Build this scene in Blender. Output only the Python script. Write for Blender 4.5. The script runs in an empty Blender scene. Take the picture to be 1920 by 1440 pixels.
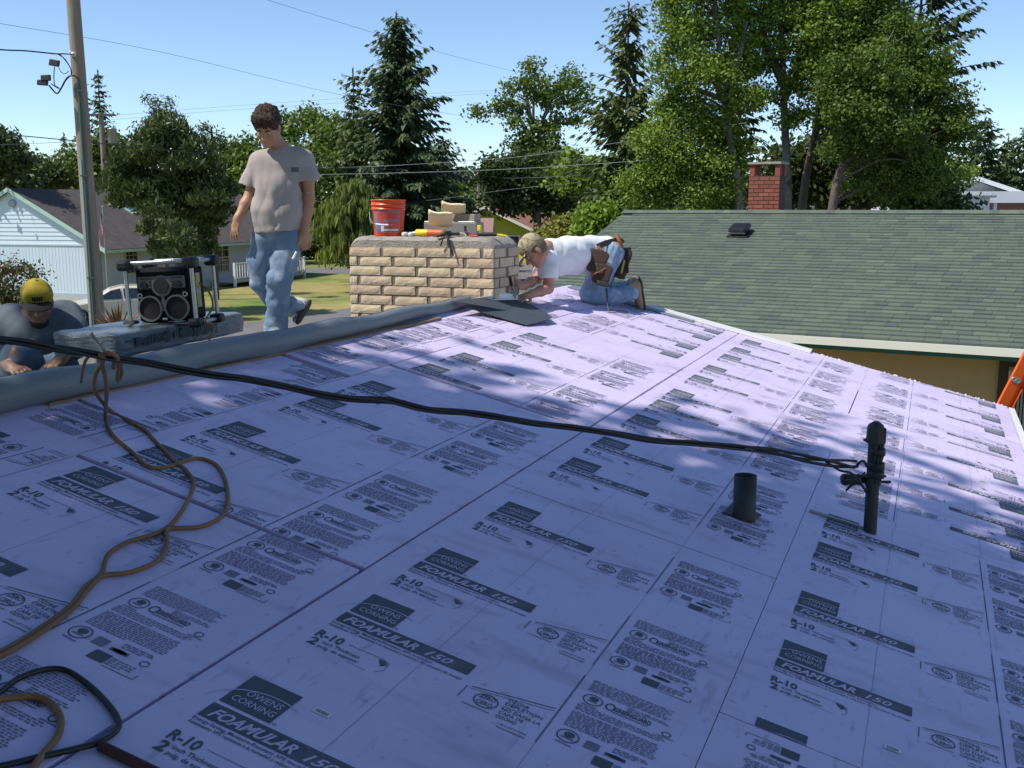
import bpy, bmesh, math, random
import numpy as np
from mathutils import Vector, Matrix, Quaternion

random.seed(7)
rng = np.random.default_rng(11)
SC = bpy.context.scene
COL = SC.collection

# ------------------------------------------------------------------ camera
CAM_LOC = np.array([1.689, -2.9185, 1.1787])
YAW, PITCH, FPX = -0.3778, 0.1642, 1970.0
cam_d = bpy.data.cameras.new('camera')
cam = bpy.data.objects.new('camera', cam_d)
COL.objects.link(cam)
cam.location = CAM_LOC
cam.rotation_euler = (math.pi / 2 - PITCH, 0, -YAW)
cam_d.sensor_width = 36.0
cam_d.lens = FPX / 1920 * 36.0
cam_d.clip_start = 0.05
cam_d.clip_end = 3000
SC.camera = cam

# ------------------------------------------------------------------ light
SUN_EL = math.radians(56)
TO_SUN = np.array([-0.76 * math.cos(SUN_EL), -0.65 * math.cos(SUN_EL), math.sin(SUN_EL)])
TO_SUN /= np.linalg.norm(TO_SUN)
world = bpy.data.worlds.new('World')
SC.world = world
world.use_nodes = True
wn = world.node_tree
wn.nodes.clear()
w_out = wn.nodes.new('ShaderNodeOutputWorld')
w_bg = wn.nodes.new('ShaderNodeBackground')
w_sky = wn.nodes.new('ShaderNodeTexSky')
w_sky.sky_type = 'NISHITA'
w_sky.sun_disc = False
w_sky.sun_elevation = SUN_EL
w_sky.sun_rotation = math.atan2(TO_SUN[0], TO_SUN[1])
w_sky.altitude = 1800
w_sky.air_density = 1.0
w_sky.dust_density = 0.05
w_sky.ozone_density = 3.5
w_bg.inputs['Strength'].default_value = 0.126
wn.links.new(w_sky.outputs[0], w_bg.inputs[0])
wn.links.new(w_bg.outputs[0], w_out.inputs[0])

sun_d = bpy.data.lights.new('sun', 'SUN')
sun_d.energy = 3.75
sun_d.angle = math.radians(0.53)
sun_d.color = (1.0, 0.95, 0.86)
sun = bpy.data.objects.new('sun', sun_d)
COL.objects.link(sun)
sun.rotation_euler = Vector(TO_SUN).to_track_quat('Z', 'Y').to_euler()
sun.location = (-40, -22, 60)

vs = SC.view_settings
vs.view_transform = 'Standard'
vs.look = 'None'
vs.gamma = 1.0
vs.use_curve_mapping = False
vs.exposure = 0.45

# ------------------------------------------------------------------ survey helpers: a ray of the surveying camera gives a real point
_F = np.array([math.sin(YAW) * math.cos(PITCH), math.cos(YAW) * math.cos(PITCH), -math.sin(PITCH)])
_R = np.array([math.cos(YAW), -math.sin(YAW), 0.0])
_U = np.cross(_R, _F)
FT = 0.3048
TH = 0.2327                      # roof pitch
CT, ST = math.cos(TH), math.sin(TH)
GZ = -3.1                        # ground level


def ray(x, y):
    return _F + _R * (x - 960) / FPX - _U * (y - 720) / FPX


def at(x, y, dep):
    return CAM_LOC + dep * ray(x, y)


def atv(x, y, dep):
    """like at(), but dep is the distance along the ground, so that one dep is one upright plane"""
    k = ray(x, y)
    fh = np.array([math.sin(YAW), math.cos(YAW), 0])
    return CAM_LOC + dep * 1.0127 / (k @ fh) * k


def onz(x, y, z):
    k = ray(x, y)
    return CAM_LOC + (z - CAM_LOC[2]) / k[2] * k


def ony(x, y, Y):
    k = ray(x, y)
    return CAM_LOC + (Y - CAM_LOC[1]) / k[1] * k


def RP(s, v, n=0.0):
    """point on the near roof slope: s feet down the slope, v feet along the ridge, n metres above the foam"""
    s *= FT
    v *= FT
    return np.array([s * CT + n * ST, v, -s * ST + n * CT])


def onroof(x, y, n=0.0):
    N = np.array([ST, 0, CT])
    k = ray(x, y)
    t = (n - CAM_LOC @ N) / (k @ N)
    return CAM_LOC + t * k


# ------------------------------------------------------------------ object helpers
def link(o):
    COL.objects.link(o)
    return o


def tag(o, label=None, cat=None, group=None, kind=None):
    if label: o['label'] = label
    if cat: o['category'] = cat
    if group: o['group'] = group
    if kind: o['kind'] = kind
    return o


def thing(name, loc, label, cat, group=None, rz=0.0):
    o = link(bpy.data.objects.new(name, None))
    o.empty_display_size = 0.2
    o.location = Vector(loc)
    o.rotation_euler = (0, 0, rz)
    return tag(o, label, cat, group)


def wmat(o):
    m = Matrix.LocRotScale(o.location, o.rotation_euler, o.scale)
    return (wmat(o.parent) @ m) if o.parent else m


def mesh_np(name, V, F, mats=None, mi=None, smooth=False):
    """V (n,3), F list/array of equal sized faces or a list of lists"""
    me = bpy.data.meshes.new(name)
    V = np.asarray(V, dtype=np.float32)
    if isinstance(F, np.ndarray):
        n, k = F.shape
        me.vertices.add(len(V)); me.vertices.foreach_set('co', V.ravel())
        me.loops.add(n * k); me.loops.foreach_set('vertex_index', F.astype(np.int32).ravel())
        me.polygons.add(n); me.polygons.foreach_set('loop_start', np.arange(0, n * k, k, dtype=np.int32))
        me.update(calc_edges=True)
    else:
        me.from_pydata([tuple(map(float, v)) for v in V], [], [list(map(int, f)) for f in F])
        me.update()
    for m in (mats or []):
        me.materials.append(m)
    if mi is not None:
        me.polygons.foreach_set('material_index', np.asarray(mi, dtype=np.int32))
    if smooth:
        me.polygons.foreach_set('use_smooth', np.ones(len(me.polygons), dtype=bool))
    return me


class MB:
    """collects shapes (world or local coordinates) that become ONE mesh object"""

    def __init__(s):
        s.v, s.f, s.m, s.sm = [], [], [], []

    def add(s, V, F, mi=0, smooth=False):
        b = len(s.v)
        s.v += [tuple(map(float, p)) for p in V]
        for f in F:
            s.f.append([int(i) + b for i in f]); s.m.append(mi); s.sm.append(smooth)
        return s

    def box(s, c, size, R=None, mi=0, bev=0.0):
        sx, sy, sz = [a / 2 for a in size]
        if bev <= 0:
            V = [(x, y, z) for x in (-sx, sx) for y in (-sy, sy) for z in (-sz, sz)]
            F = [(0, 1, 3, 2), (4, 6, 7, 5), (0, 4, 5, 1), (2, 3, 7, 6), (0, 2, 6, 4), (1, 5, 7, 3)]
        else:
            bm = bmesh.new()
            bmesh.ops.create_cube(bm, size=1.0)
            for v in bm.verts:
                v.co = Vector((v.co.x * 2 * sx, v.co.y * 2 * sy, v.co.z * 2 * sz))
            bmesh.ops.bevel(bm, geom=list(bm.edges), offset=bev, segments=2, affect='EDGES', profile=0.5)
            bm.verts.index_update()
            V = [tuple(v.co) for v in bm.verts]
            F = [[v.index for v in f.verts] for f in bm.faces]
            bm.free()
        V = np.array(V)
        if R is not None:
            V = V @ np.array(R).T
        s.add(V + np.array(c), F, mi)
        return s

    def tube(s, P, r, n=8, mi=0, caps=True, smooth=True):
        P = np.array(P, float)
        m = len(P)
        r = np.full(m, r) if np.isscalar(r) else np.array(r, float)
        T = np.gradient(P, axis=0)
        T /= np.linalg.norm(T, axis=1)[:, None] + 1e-12
        a = np.array([0, 0, 1.0]) if abs(T[0][2]) < 0.9 else np.array([1.0, 0, 0])
        A = np.cross(T[0], a); A /= np.linalg.norm(A)
        V = []
        ang = np.linspace(0, 2 * math.pi, n, endpoint=False)
        for i in range(m):
            A = A - T[i] * (A @ T[i]); A /= np.linalg.norm(A) + 1e-12
            B = np.cross(T[i], A)
            V += [P[i] + r[i] * (math.cos(t) * A + math.sin(t) * B) for t in ang]
        F = [(i * n + j, i * n + (j + 1) % n, (i + 1) * n + (j + 1) % n, (i + 1) * n + j) for i in range(m - 1) for j in range(n)]
        s.add(V, F, mi, smooth)
        if caps:
            s.add(V[:n], [list(range(n))[::-1]], mi)
            s.add(V[-n:], [list(range(n))], mi)
        return s

    def lathe(s, prof, c, n=20, mi=0, R=None, smooth=True):
        V = []
        for rr, z in prof:
            for k in range(n):
                t = 2 * math.pi * k / n
                V.append((rr * math.cos(t), rr * math.sin(t), z))
        V = np.array(V)
        if R is not None:
            V = V @ np.array(R).T
        F = [(i * n + j, i * n + (j + 1) % n, (i + 1) * n + (j + 1) % n, (i + 1) * n + j) for i in range(len(prof) - 1) for j in range(n)]
        s.add(V + np.array(c), F, mi, smooth)
        return s

    def prism(s, poly, d, mi=0):
        """poly: 3D points (planar), d: extrusion vector"""
        n = len(poly)
        P = [np.array(p, float) for p in poly]
        V = P + [p + np.array(d) for p in P]
        F = [list(range(n))[::-1], list(range(n, 2 * n))] + [(i, (i + 1) % n, n + (i + 1) % n, n + i) for i in range(n)]
        s.add(V, F, mi)
        return s

    def build(s, name, mats, parent=None, kind=None, world=True):
        """vertices are in world space when world is True (converted into the parent's space)"""
        if not isinstance(mats, (list, tuple)):
            mats = [mats]
        me = bpy.data.meshes.new(name)
        me.from_pydata(s.v, [], s.f)
        for m in mats:
            me.materials.append(m)
        me.polygons.foreach_set('material_index', np.array(s.m, dtype=np.int32))
        me.polygons.foreach_set('use_smooth', np.array(s.sm, dtype=bool))
        me.update()
        bm = bmesh.new(); bm.from_mesh(me)
        bmesh.ops.recalc_face_normals(bm, faces=bm.faces)
        bm.to_mesh(me); bm.free()
        return obj(name, me, parent, kind, world)


def obj(name, me, parent=None, kind=None, world=True):
    o = bpy.data.objects.new(name, me)
    COL.objects.link(o)
    if parent is not None:
        if world:
            me.transform(wmat(parent).inverted())
        o.parent = parent
    if kind:
        o['kind'] = kind
    return o


def rotz(a):
    c, s = math.cos(a), math.sin(a)
    return np.array([[c, -s, 0], [s, c, 0], [0, 0, 1]])


def basis(x, y, z):
    return np.array([x, y, z]).T


def nrm(a):
    a = np.asarray(a, float)
    return a / (np.linalg.norm(a) + 1e-12)


def catmull(P, per=6):
    P = [np.array(p, float) for p in P]
    P = [2 * P[0] - P[1]] + P + [2 * P[-1] - P[-2]]
    out = []
    for i in range(1, len(P) - 2):
        p0, p1, p2, p3 = P[i - 1:i + 3]
        for k in range(per):
            t = k / per
            out.append(0.5 * (2 * p1 + (p2 - p0) * t + (2 * p0 - 5 * p1 + 4 * p2 - p3) * t * t + (3 * p1 - p0 - 3 * p2 + p3) * t ** 3))
    out.append(P[-2])
    return np.array(out)


# ------------------------------------------------------------------ materials
def mat(name, col, rough=0.7, var=0.0, vscale=6.0, col2=None, c2scale=3.0, c2lo=0.45, c2hi=0.6, bump=0.0, bscale=40.0,
        island=0.0, rand=0.0, spec=0.5, metal=0.0, trans=0.0, coat=0.0, stretch=None, sss=0.0, islcol=None, coords='Object', detail=5.0):
    m = bpy.data.materials.new(name)
    m.use_nodes = True
    nt = m.node_tree
    N, L = nt.nodes, nt.links
    N.clear()
    out = N.new('ShaderNodeOutputMaterial')
    bs = N.new('ShaderNodeBsdfPrincipled')
    bs.inputs['Roughness'].default_value = rough
    bs.inputs['Specular IOR Level'].default_value = spec
    bs.inputs['Metallic'].default_value = metal
    bs.inputs['Coat Weight'].default_value = coat
    tc = N.new('ShaderNodeTexCoord')
    src = tc.outputs[coords]
    if stretch:
        mp = N.new('ShaderNodeMapping')
        mp.inputs['Scale'].default_value = stretch
        L.new(src, mp.inputs[0]); src = mp.outputs[0]

    def mix(fac, a, b, mode='MIX'):
        x = N.new('ShaderNodeMix'); x.data_type = 'RGBA'; x.blend_type = mode
        for sock, val in ((x.inputs[0], fac), (x.inputs[6], a), (x.inputs[7], b)):
            if hasattr(val, 'links'):
                L.new(val, sock)
            elif isinstance(val, (int, float)):
                sock.default_value = val
            else:
                sock.default_value = (*val, 1)
        return x.outputs[2]

    def noise(scale, det=detail, rough_=0.6):
        n = N.new('ShaderNodeTexNoise'); n.inputs['Scale'].default_value = scale
        n.inputs['Detail'].default_value = det; n.inputs['Roughness'].default_value = rough_
        L.new(src, n.inputs['Vector'])
        return n.outputs[0]

    def ramp(v, lo, hi):
        r = N.new('ShaderNodeMapRange'); r.inputs[1].default_value = lo; r.inputs[2].default_value = hi
        L.new(v, r.inputs[0]); return r.outputs[0]

    c = tuple(col)
    if col2 is not None:
        c = mix(ramp(noise(c2scale), c2lo, c2hi), col, col2)
    if islcol is not None:
        g = N.new('ShaderNodeNewGeometry')
        oi = N.new('ShaderNodeObjectInfo')
        ad = N.new('ShaderNodeMath'); ad.operation = 'ADD'
        L.new(g.outputs['Random Per Island'], ad.inputs[0]); L.new(oi.outputs['Random'], ad.inputs[1])
        fr = N.new('ShaderNodeMath'); fr.operation = 'FRACT'; L.new(ad.outputs[0], fr.inputs[0])
        cr = N.new('ShaderNodeValToRGB')
        cr.color_ramp.interpolation = 'LINEAR'
        els = cr.color_ramp.elements
        while len(els) < len(islcol):
            els.new(0.5)
        for i, cc in enumerate(islcol):
            els[i].position = i / (len(islcol) - 1); els[i].color = (*cc, 1)
        L.new(fr.outputs[0], cr.inputs[0])
        c = mix(0.0, cr.outputs[0], cr.outputs[0]) if col2 is None else mix(ramp(noise(c2scale), c2lo, c2hi), cr.outputs[0], col2)
    if var > 0:
        k = N.new('ShaderNodeMapRange'); k.inputs[1].default_value = 0.25; k.inputs[2].default_value = 0.75
        k.inputs[3].default_value = 1 - var; k.inputs[4].default_value = 1 + var
        L.new(noise(vscale), k.inputs[0])
        c = mix(1.0, c, k.outputs[0], 'MULTIPLY')
    if island > 0 or rand > 0:
        if island > 0:
            g = N.new('ShaderNodeNewGeometry'); vsrc = g.outputs['Random Per Island']; amt = island
        else:
            g = N.new('ShaderNodeObjectInfo'); vsrc = g.outputs['Random']; amt = rand
        k = N.new('ShaderNodeMapRange'); k.inputs[3].default_value = 1 - amt; k.inputs[4].default_value = 1 + amt
        L.new(vsrc, k.inputs[0])
        c = mix(1.0, c, k.outputs[0], 'MULTIPLY')
    if hasattr(c, 'links'):
        L.new(c, bs.inputs['Base Color'])
    else:
        bs.inputs['Base Color'].default_value = (*c, 1)
    if sss > 0:
        bs.inputs['Subsurface Weight'].default_value = sss
        bs.inputs['Subsurface Radius'].default_value = (0.02, 0.008, 0.004)
    if bump > 0:
        b = N.new('ShaderNodeBump'); b.inputs['Strength'].default_value = bump; b.inputs['Distance'].default_value = 0.02
        L.new(noise(bscale), b.inputs['Height']); L.new(b.outputs[0], bs.inputs['Normal'])
    sh = bs.outputs[0]
    if trans > 0:
        tl = N.new('ShaderNodeBsdfTranslucent')
        if hasattr(c, 'links'):
            L.new(mix(1.0, c, (1.15, 1.2, 0.6), 'MULTIPLY'), tl.inputs[0])
        else:
            tl.inputs[0].default_value = (c[0] * 1.15, c[1] * 1.2, c[2] * 0.6, 1)
        ms = N.new('ShaderNodeMixShader'); ms.inputs[0].default_value = trans
        L.new(sh, ms.inputs[1]); L.new(tl.outputs[0], ms.inputs[2]); sh = ms.outputs[0]
    L.new(sh, out.inputs[0])
    return m


def glass_mat(name, tint=(0.02, 0.025, 0.03)):
    return mat(name, tint, rough=0.06, spec=0.9)


M = {}
M['foam'] = mat('foam_pink', (0.655, 0.57, 0.79), 0.5, var=0.07, vscale=2.3, col2=(0.59, 0.50, 0.70), c2scale=1.1, c2lo=0.5, c2hi=0.72, bump=0.05, bscale=30, spec=0.5)
_nt = M['foam'].node_tree
_bs = [n for n in _nt.nodes if n.type == 'BSDF_PRINCIPLED'][0]
_src = _bs.inputs['Base Color'].links[0].from_socket
_tc = [n for n in _nt.nodes if n.type == 'TEX_COORD'][0]
for _sc, _st, _lo, _hi, _k in ((3.2, (1, 2.6, 1), .56, .72, .80), (26, (1, 1, 1), .65, .72, .72), (9, (3.5, .6, 1), .62, .70, .82)):
    _mp = _nt.nodes.new('ShaderNodeMapping'); _mp.inputs['Scale'].default_value = _st; _nt.links.new(_tc.outputs['Object'], _mp.inputs[0])
    _n = _nt.nodes.new('ShaderNodeTexNoise'); _n.inputs['Scale'].default_value = _sc; _n.inputs['Detail'].default_value = 7; _nt.links.new(_mp.outputs[0], _n.inputs['Vector'])
    _r = _nt.nodes.new('ShaderNodeMapRange'); _r.inputs[1].default_value = _lo; _r.inputs[2].default_value = _hi; _r.inputs[3].default_value = 1; _r.inputs[4].default_value = _k; _nt.links.new(_n.outputs[0], _r.inputs[0])
    _m = _nt.nodes.new('ShaderNodeMix'); _m.data_type = 'RGBA'; _m.blend_type = 'MULTIPLY'; _m.inputs[0].default_value = 1
    _nt.links.new(_src, _m.inputs[6]); _nt.links.new(_r.outputs[0], _m.inputs[7]); _src = _m.outputs[2]
_nt.links.new(_src, _bs.inputs['Base Color'])
M['foam_raw'] = mat('foam_letter', (0.60, 0.53, 0.69), 0.75, spec=0.2)
M['ink'] = mat('printed_ink', (0.095, 0.118, 0.138), 0.7, col2=(0.21, 0.20, 0.25), c2scale=3.5, c2lo=0.55, c2hi=0.8, spec=0.2)
M['ink_thin'] = mat('printed_ink_thin', (0.23, 0.22, 0.30), 0.7, var=0.25, vscale=5, spec=0.2)
M['deck'] = mat('deck_boards', (0.060, 0.022, 0.024), 0.8, var=0.3)
M['wood'] = mat('raw_lumber', (0.22, 0.15, 0.09), 0.7, var=0.2, stretch=(12, 1, 12))
M['membrane'] = mat('grey_membrane', (0.17, 0.195, 0.208), 0.42, var=0.12, vscale=2.5, bump=0.35, bscale=5, spec=0.4, stretch=(5, .7, 5))
M['white_metal'] = mat('white_metal', (0.80, 0.80, 0.80), 0.35)
M['white_paint'] = mat('white_paint', (0.78, 0.79, 0.80), 0.55, var=0.04)
M['black'] = mat('black_rubber', (0.018, 0.018, 0.02), 0.5, var=0.2, vscale=20)
M['black_gloss'] = mat('black_plastic', (0.012, 0.012, 0.014), 0.3)
M['pipe'] = mat('cast_iron', (0.030, 0.030, 0.032), 0.55, var=0.3, vscale=25, bump=0.15)
M['galv'] = mat('galvanised', (0.30, 0.31, 0.32), 0.4, metal=0.6, var=0.2)
M['alu'] = mat('aluminium', (0.42, 0.44, 0.45), 0.4, metal=0.8)
M['cable'] = mat('cable_black', (0.012, 0.012, 0.013), 0.45)
M['cord'] = mat('orange_cord', (0.235, 0.115, 0.045), 0.6, var=0.25, vscale=4)
M['felt'] = mat('black_felt', (0.060, 0.072, 0.090), 0.55, col2=(0.12, 0.13, 0.14), c2scale=55, c2lo=0.70, c2hi=0.74, spec=0.35, stretch=(1, 3, 1))
M['paper'] = mat('white_paper', (0.80, 0.80, 0.78), 0.8)
M['brick'] = mat('buff_brick', (0.50, 0.36, 0.22), 0.9, islcol=[(0.62, 0.485, 0.325), (0.67, 0.54, 0.37), (0.60, 0.46, 0.31), (0.55, 0.40, 0.29), (0.65, 0.52, 0.35), (0.61, 0.46, 0.32)], var=0.16, vscale=18, bump=0.3, bscale=90)
M['mortar'] = mat('mortar', (0.22, 0.185, 0.155), 0.95, var=0.15, vscale=15, bump=0.4, bscale=80)
M['crown'] = mat('cement_cap', (0.34, 0.31, 0.27), 0.95, var=0.25, vscale=12, bump=0.8, bscale=60)
M['redbrick'] = mat('red_brick', (0.30, 0.08, 0.045), 0.85, islcol=[(0.26, 0.078, 0.050), (0.20, 0.060, 0.042), (0.30, 0.098, 0.060)], var=0.1)
M['redmortar'] = mat('dark_mortar', (0.10, 0.06, 0.05), 0.95)
M['shingle'] = mat('green_shingle', (0.12, 0.16, 0.13), 0.9, islcol=[(0.082, 0.094, 0.090), (0.108, 0.138, 0.102), (0.096, 0.118, 0.098), (0.126, 0.160, 0.114), (0.088, 0.102, 0.096), (0.112, 0.142, 0.106)], var=0.12, vscale=120, bump=0.2, bscale=150)
M['shingle_base'] = mat('shingle_backing', (0.07, 0.085, 0.075), 0.9)  # plain dark colour of the roof slab beneath the shingle tabs
M['gutter'] = mat('gutter_cream', (0.70, 0.68, 0.62), 0.4)
M['teal'] = mat('teal_trim', (0.03, 0.12, 0.13), 0.5)
M['tan_wall'] = mat('tan_stucco', (0.46, 0.31, 0.18), 0.9, var=0.05)
M['brown'] = mat('brown_trim', (0.05, 0.025, 0.018), 0.6)
M['cream'] = mat('cream_trim', (0.45, 0.40, 0.25), 0.6)
M['glass'] = glass_mat('window_glass')
M['curtain'] = mat('curtain', (0.30, 0.30, 0.28), 0.9, var=0.3, stretch=(20, 20, 0.3))
M['ladder'] = mat('orange_fibreglass', (0.80, 0.115, 0.012), 0.4, var=0.05)
M['bucket'] = mat('orange_bucket', (0.82, 0.085, 0.022), 0.35)
M['siding'] = mat('pale_blue_siding', (0.60, 0.70, 0.80), 0.6, var=0.03)
M['siding_grey'] = mat('grey_siding', (0.42, 0.47, 0.50), 0.7, var=0.05)
M['trim_green'] = mat('pale_green_trim', (0.42, 0.58, 0.50), 0.6)
M['brown_roof'] = mat('brown_shingle', (0.085, 0.070, 0.066), 0.95, var=0.3, vscale=2.5, bump=0.4, bscale=12, col2=(0.15, 0.09, 0.03), c2scale=0.45, c2lo=0.6, c2hi=0.74)
M['roof_grey'] = mat('grey_roof', (0.25, 0.27, 0.27), 0.9, var=0.1)
M['roof_rust'] = mat('rust_roof', (0.26, 0.115, 0.07), 0.9, var=0.2, vscale=3)
M['roof_rose'] = mat('rose_roof', (0.30, 0.17, 0.15), 0.9, var=0.1)
M['yellow_wall'] = mat('yellow_green_wall', (0.50, 0.52, 0.05), 0.8, var=0.06)
M['teal_wall'] = mat('slate_door', (0.10, 0.19, 0.24), 0.7)
M['asphalt'] = mat('asphalt', (0.16, 0.15, 0.145), 0.95, var=0.12, vscale=0.8, coords='Object', bump=0.2)
M['grass'] = mat('lawn', (0.105, 0.175, 0.022), 0.95, col2=(0.30, 0.25, 0.085), c2scale=0.14, c2lo=0.36, c2hi=0.56, var=0.3, vscale=1.5, bump=0.5, bscale=9, detail=8)
M['bark'] = mat('bark', (0.12, 0.095, 0.075), 0.95, var=0.35, vscale=5, bump=0.6, bscale=14)
M['bark_pale'] = mat('pale_bark', (0.22, 0.20, 0.175), 0.95, col2=(0.10, 0.09, 0.075), c2scale=2.4, var=0.3, vscale=6, bump=0.5, bscale=14)
M['pole'] = mat('weathered_pole', (0.29, 0.235, 0.195), 0.9, var=0.25, vscale=5, stretch=(6, 6, 0.35), bump=0.4, bscale=20)
M['conduit'] = mat('green_conduit', (0.055, 0.10, 0.085), 0.5)
M['porcelain'] = mat('porcelain', (0.6, 0.6, 0.58), 0.3)
M['car'] = mat('champagne_paint', (0.62, 0.56, 0.46), 0.25, coat=0.6)
M['tyre'] = mat('tyre', (0.02, 0.02, 0.02), 0.8)
M['rim'] = mat('alloy', (0.6, 0.6, 0.6), 0.3, metal=0.7)
M['lamp'] = mat('headlight', (0.7, 0.65, 0.6), 0.15)


def leafmat(name, c, v=0.35, trans=0.30, c2=None):
    a = np.array(c)
    cols = [a * (1 - v), a, a * (1 + v * 1.1) * np.array([1.12, 1.0, 0.8]), a * (1 - v * .5)]
    if c2 is not None:
        cols.append(np.array(c2))
    return mat(name, c, 0.55, islcol=[tuple(x) for x in cols], trans=trans, spec=0.3)


M['lf_alder'] = leafmat('alder_leaf', (0.165, 0.245, 0.040))
M['lf_alder2'] = leafmat('alder_leaf_dark', (0.105, 0.165, 0.032))
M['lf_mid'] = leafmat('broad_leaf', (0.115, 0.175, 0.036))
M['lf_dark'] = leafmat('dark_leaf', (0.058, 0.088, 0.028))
M['lf_bright'] = leafmat('bright_leaf', (0.16, 0.26, 0.03))
M['lf_yel'] = leafmat('yellow_leaf', (0.20, 0.21, 0.045))
M['lf_spruce'] = leafmat('spruce_needle', (0.068, 0.105, 0.050), 0.3, 0.18)
M['lf_spruce2'] = leafmat('spruce_needle_olive', (0.095, 0.130, 0.050), 0.3, 0.18)
M['lf_pine'] = leafmat('pine_needle', (0.080, 0.112, 0.038), 0.35, 0.15)
M['lf_cedar'] = leafmat('cedar_spray', (0.20, 0.245, 0.075), 0.3, 0.4)
M['lf_far'] = leafmat('far_needle', (0.040, 0.062, 0.040), 0.25, 0.1)
M['lf_bush'] = leafmat('bush_leaf', (0.09, 0.10, 0.03), 0.3, 0.2, c2=(0.30, 0.11, 0.09))
M['lf_yucca'] = leafmat('dry_blade', (0.16, 0.095, 0.06), 0.4, 0.15)

# ------------------------------------------------------------------ ground, roads
def ground_sheet(name, poly, z, m, nsub=1):
    V = [(p[0], p[1], z) for p in poly]
    me = mesh_np(name, V, [list(range(len(V)))], [m])
    if me.polygons[0].normal.z < 0:
        me.flip_normals()
    o = obj(name, me, None, 'structure')
    return o


ground_sheet('lawn_ground', [(-900, -600), (900, -600), (900, 1500), (-900, 1500)], GZ, M['grass'])
g = lambda x, y: onz(x, y, GZ)
# street that passes behind the house and widens into the crossing on the right
far_edge = [g(330, 612), g(480, 604), g(600, 589), g(660, 577), g(800, 545), g(960, 502)]
near = [np.array([60, 44, 0]), np.array([-6, 16, 0]), np.array([-20, 9, 0]), np.array([-34, 2, 0])]
ground_sheet('street', [(p[0], p[1]) for p in far_edge] + [(g(1200, 496)[0], g(1200, 496)[1]), (80, 100)] + [(p[0], p[1]) for p in near], GZ + 0.02, M['asphalt'])
ground_sheet('side_road', [(p[0], p[1]) for p in (g(380, 516), g(560, 514), g(660, 513), g(962, 501), g(1210, 487), g(1210, 480), g(960, 493), g(660, 502), g(560, 503), g(380, 504))], GZ + 0.012, M['asphalt'])
ground_sheet('driveway', [(p[0], p[1]) for p in (g(60, 618), g(440, 606), g(330, 575), g(235, 578), g(60, 590))], GZ + 0.008, M['asphalt'])

# ------------------------------------------------------------------ our house: roof
house = thing('house', (1.0, 0, GZ), 'low house whose roof is being covered with printed pink foam boards', 'house')
V0, V1 = -9.5, 24.25             # feet along the ridge
S_EAVE, S_RIDGE = 8.14, -5.95
NB = -0.052                      # underside of the foam
RIDGE = RP(S_RIDGE, 0, NB)


def slab(mb, s0, s1, v0, v1, n0, n1, mi=0):
    c = [RP(s, v, n) for n in (n0, n1) for s, v in ((s0, v0), (s1, v0), (s1, v1), (s0, v1))]
    mb.add(c, [(3, 2, 1, 0), (4, 5, 6, 7), (0, 1, 5, 4), (1, 2, 6, 5), (2, 3, 7, 6), (3, 0, 4, 7)], mi)


mb = MB(); slab(mb, S_RIDGE, S_EAVE - 0.02, V0, V1 - 0.03, NB - 0.03, NB)
mb.build('roof_deck', M['deck'], house)
# the far slope, old grey roofing
XR, ZR = RIDGE[0], RIDGE[2]


def FP(d, Y, n=0.0):
    """point on the far slope, d metres horizontally beyond the ridge"""
    return np.array([XR - d, Y, ZR - d * math.tan(TH) + n / CT])


mb = MB()
Y0, Y1 = V0 * FT, (V1 - 0.05) * FT
c = [FP(d, Y, n) for n in (-0.06, 0.0) for d, Y in ((0.0, Y0), (4.3, Y0), (4.3, Y1), (0.0, Y1))]
mb.add(c, [(0, 1, 2, 3), (7, 6, 5, 4), (4, 5, 1, 0), (5, 6, 2, 1), (6, 7, 3, 2), (7, 4, 0, 3)])
mb.build('far_roof_slope', mat('old_roofing', (0.16, 0.165, 0.17), 0.9, var=0.2, vscale=8, bump=0.3), house)
mb = MB()
EX = RP(S_EAVE, 0)[0] - 0.35
gy = Y1 - 0.35
LX = XR - 3.9
topz = lambda x: (ZR - abs(x - XR) * math.tan(TH) - 0.13)
poly = [(EX, gy, GZ), (EX, gy, topz(EX)), (XR, gy, topz(XR)), (LX, gy, topz(LX)), (LX, gy, GZ)]
mb.prism(poly, (0, Y0 + 0.35 - gy, 0))
mb.build('wall', M['tan_wall'], house)
mb = MB()
for s0, s1 in ((S_RIDGE, S_EAVE),):
    slab(mb, s0, s1, V1 - 0.03, V1 + 0.03, -0.24, NB - 0.002)
slab(mb, S_EAVE - 0.015, S_EAVE + 0.06, V0, V1 - 0.04, -0.24, NB - 0.004)
mb.build('fascia', M['white_paint'], house)
# eave drip edge: bright strip along the eave
mb = MB()
slab(mb, S_EAVE + 0.0, S_EAVE + 0.16, 4.0, V1 - 0.15, -0.050, 0.004)
mb.build('drip_edge', M['white_metal'], house)

# ------------------------------------------------------------------ print of the foam boards
_fonts = {}


def text_geo(body, size, shear=0.0, bold=0.0, width=1.0):
    """flat text as (V2, F); left/baseline origin, height = size (cap height)"""
    key = (body, shear, bold, width)
    if key not in _fonts:
        cu = bpy.data.curves.new('t', 'FONT')
        cu.body = body; cu.size = 1.0; cu.shear = shear; cu.offset = bold; cu.resolution_u = 2
        ob = bpy.data.objects.new('t', cu); COL.objects.link(ob)
        dg = bpy.context.evaluated_depsgraph_get()
        me = ob.evaluated_get(dg).to_mesh()
        V = np.array([v.co[:2] for v in me.vertices]).reshape(-1, 2)
        F = [list(p.vertices) for p in me.polygons]
        ob.evaluated_get(dg).to_mesh_clear()
        bpy.data.objects.remove(ob); bpy.data.curves.remove(cu)
        V = V / 0.69
        V[:, 0] *= width
        _fonts[key] = (V, F)
    V, F = _fonts[key]
    return V * size, F


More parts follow.
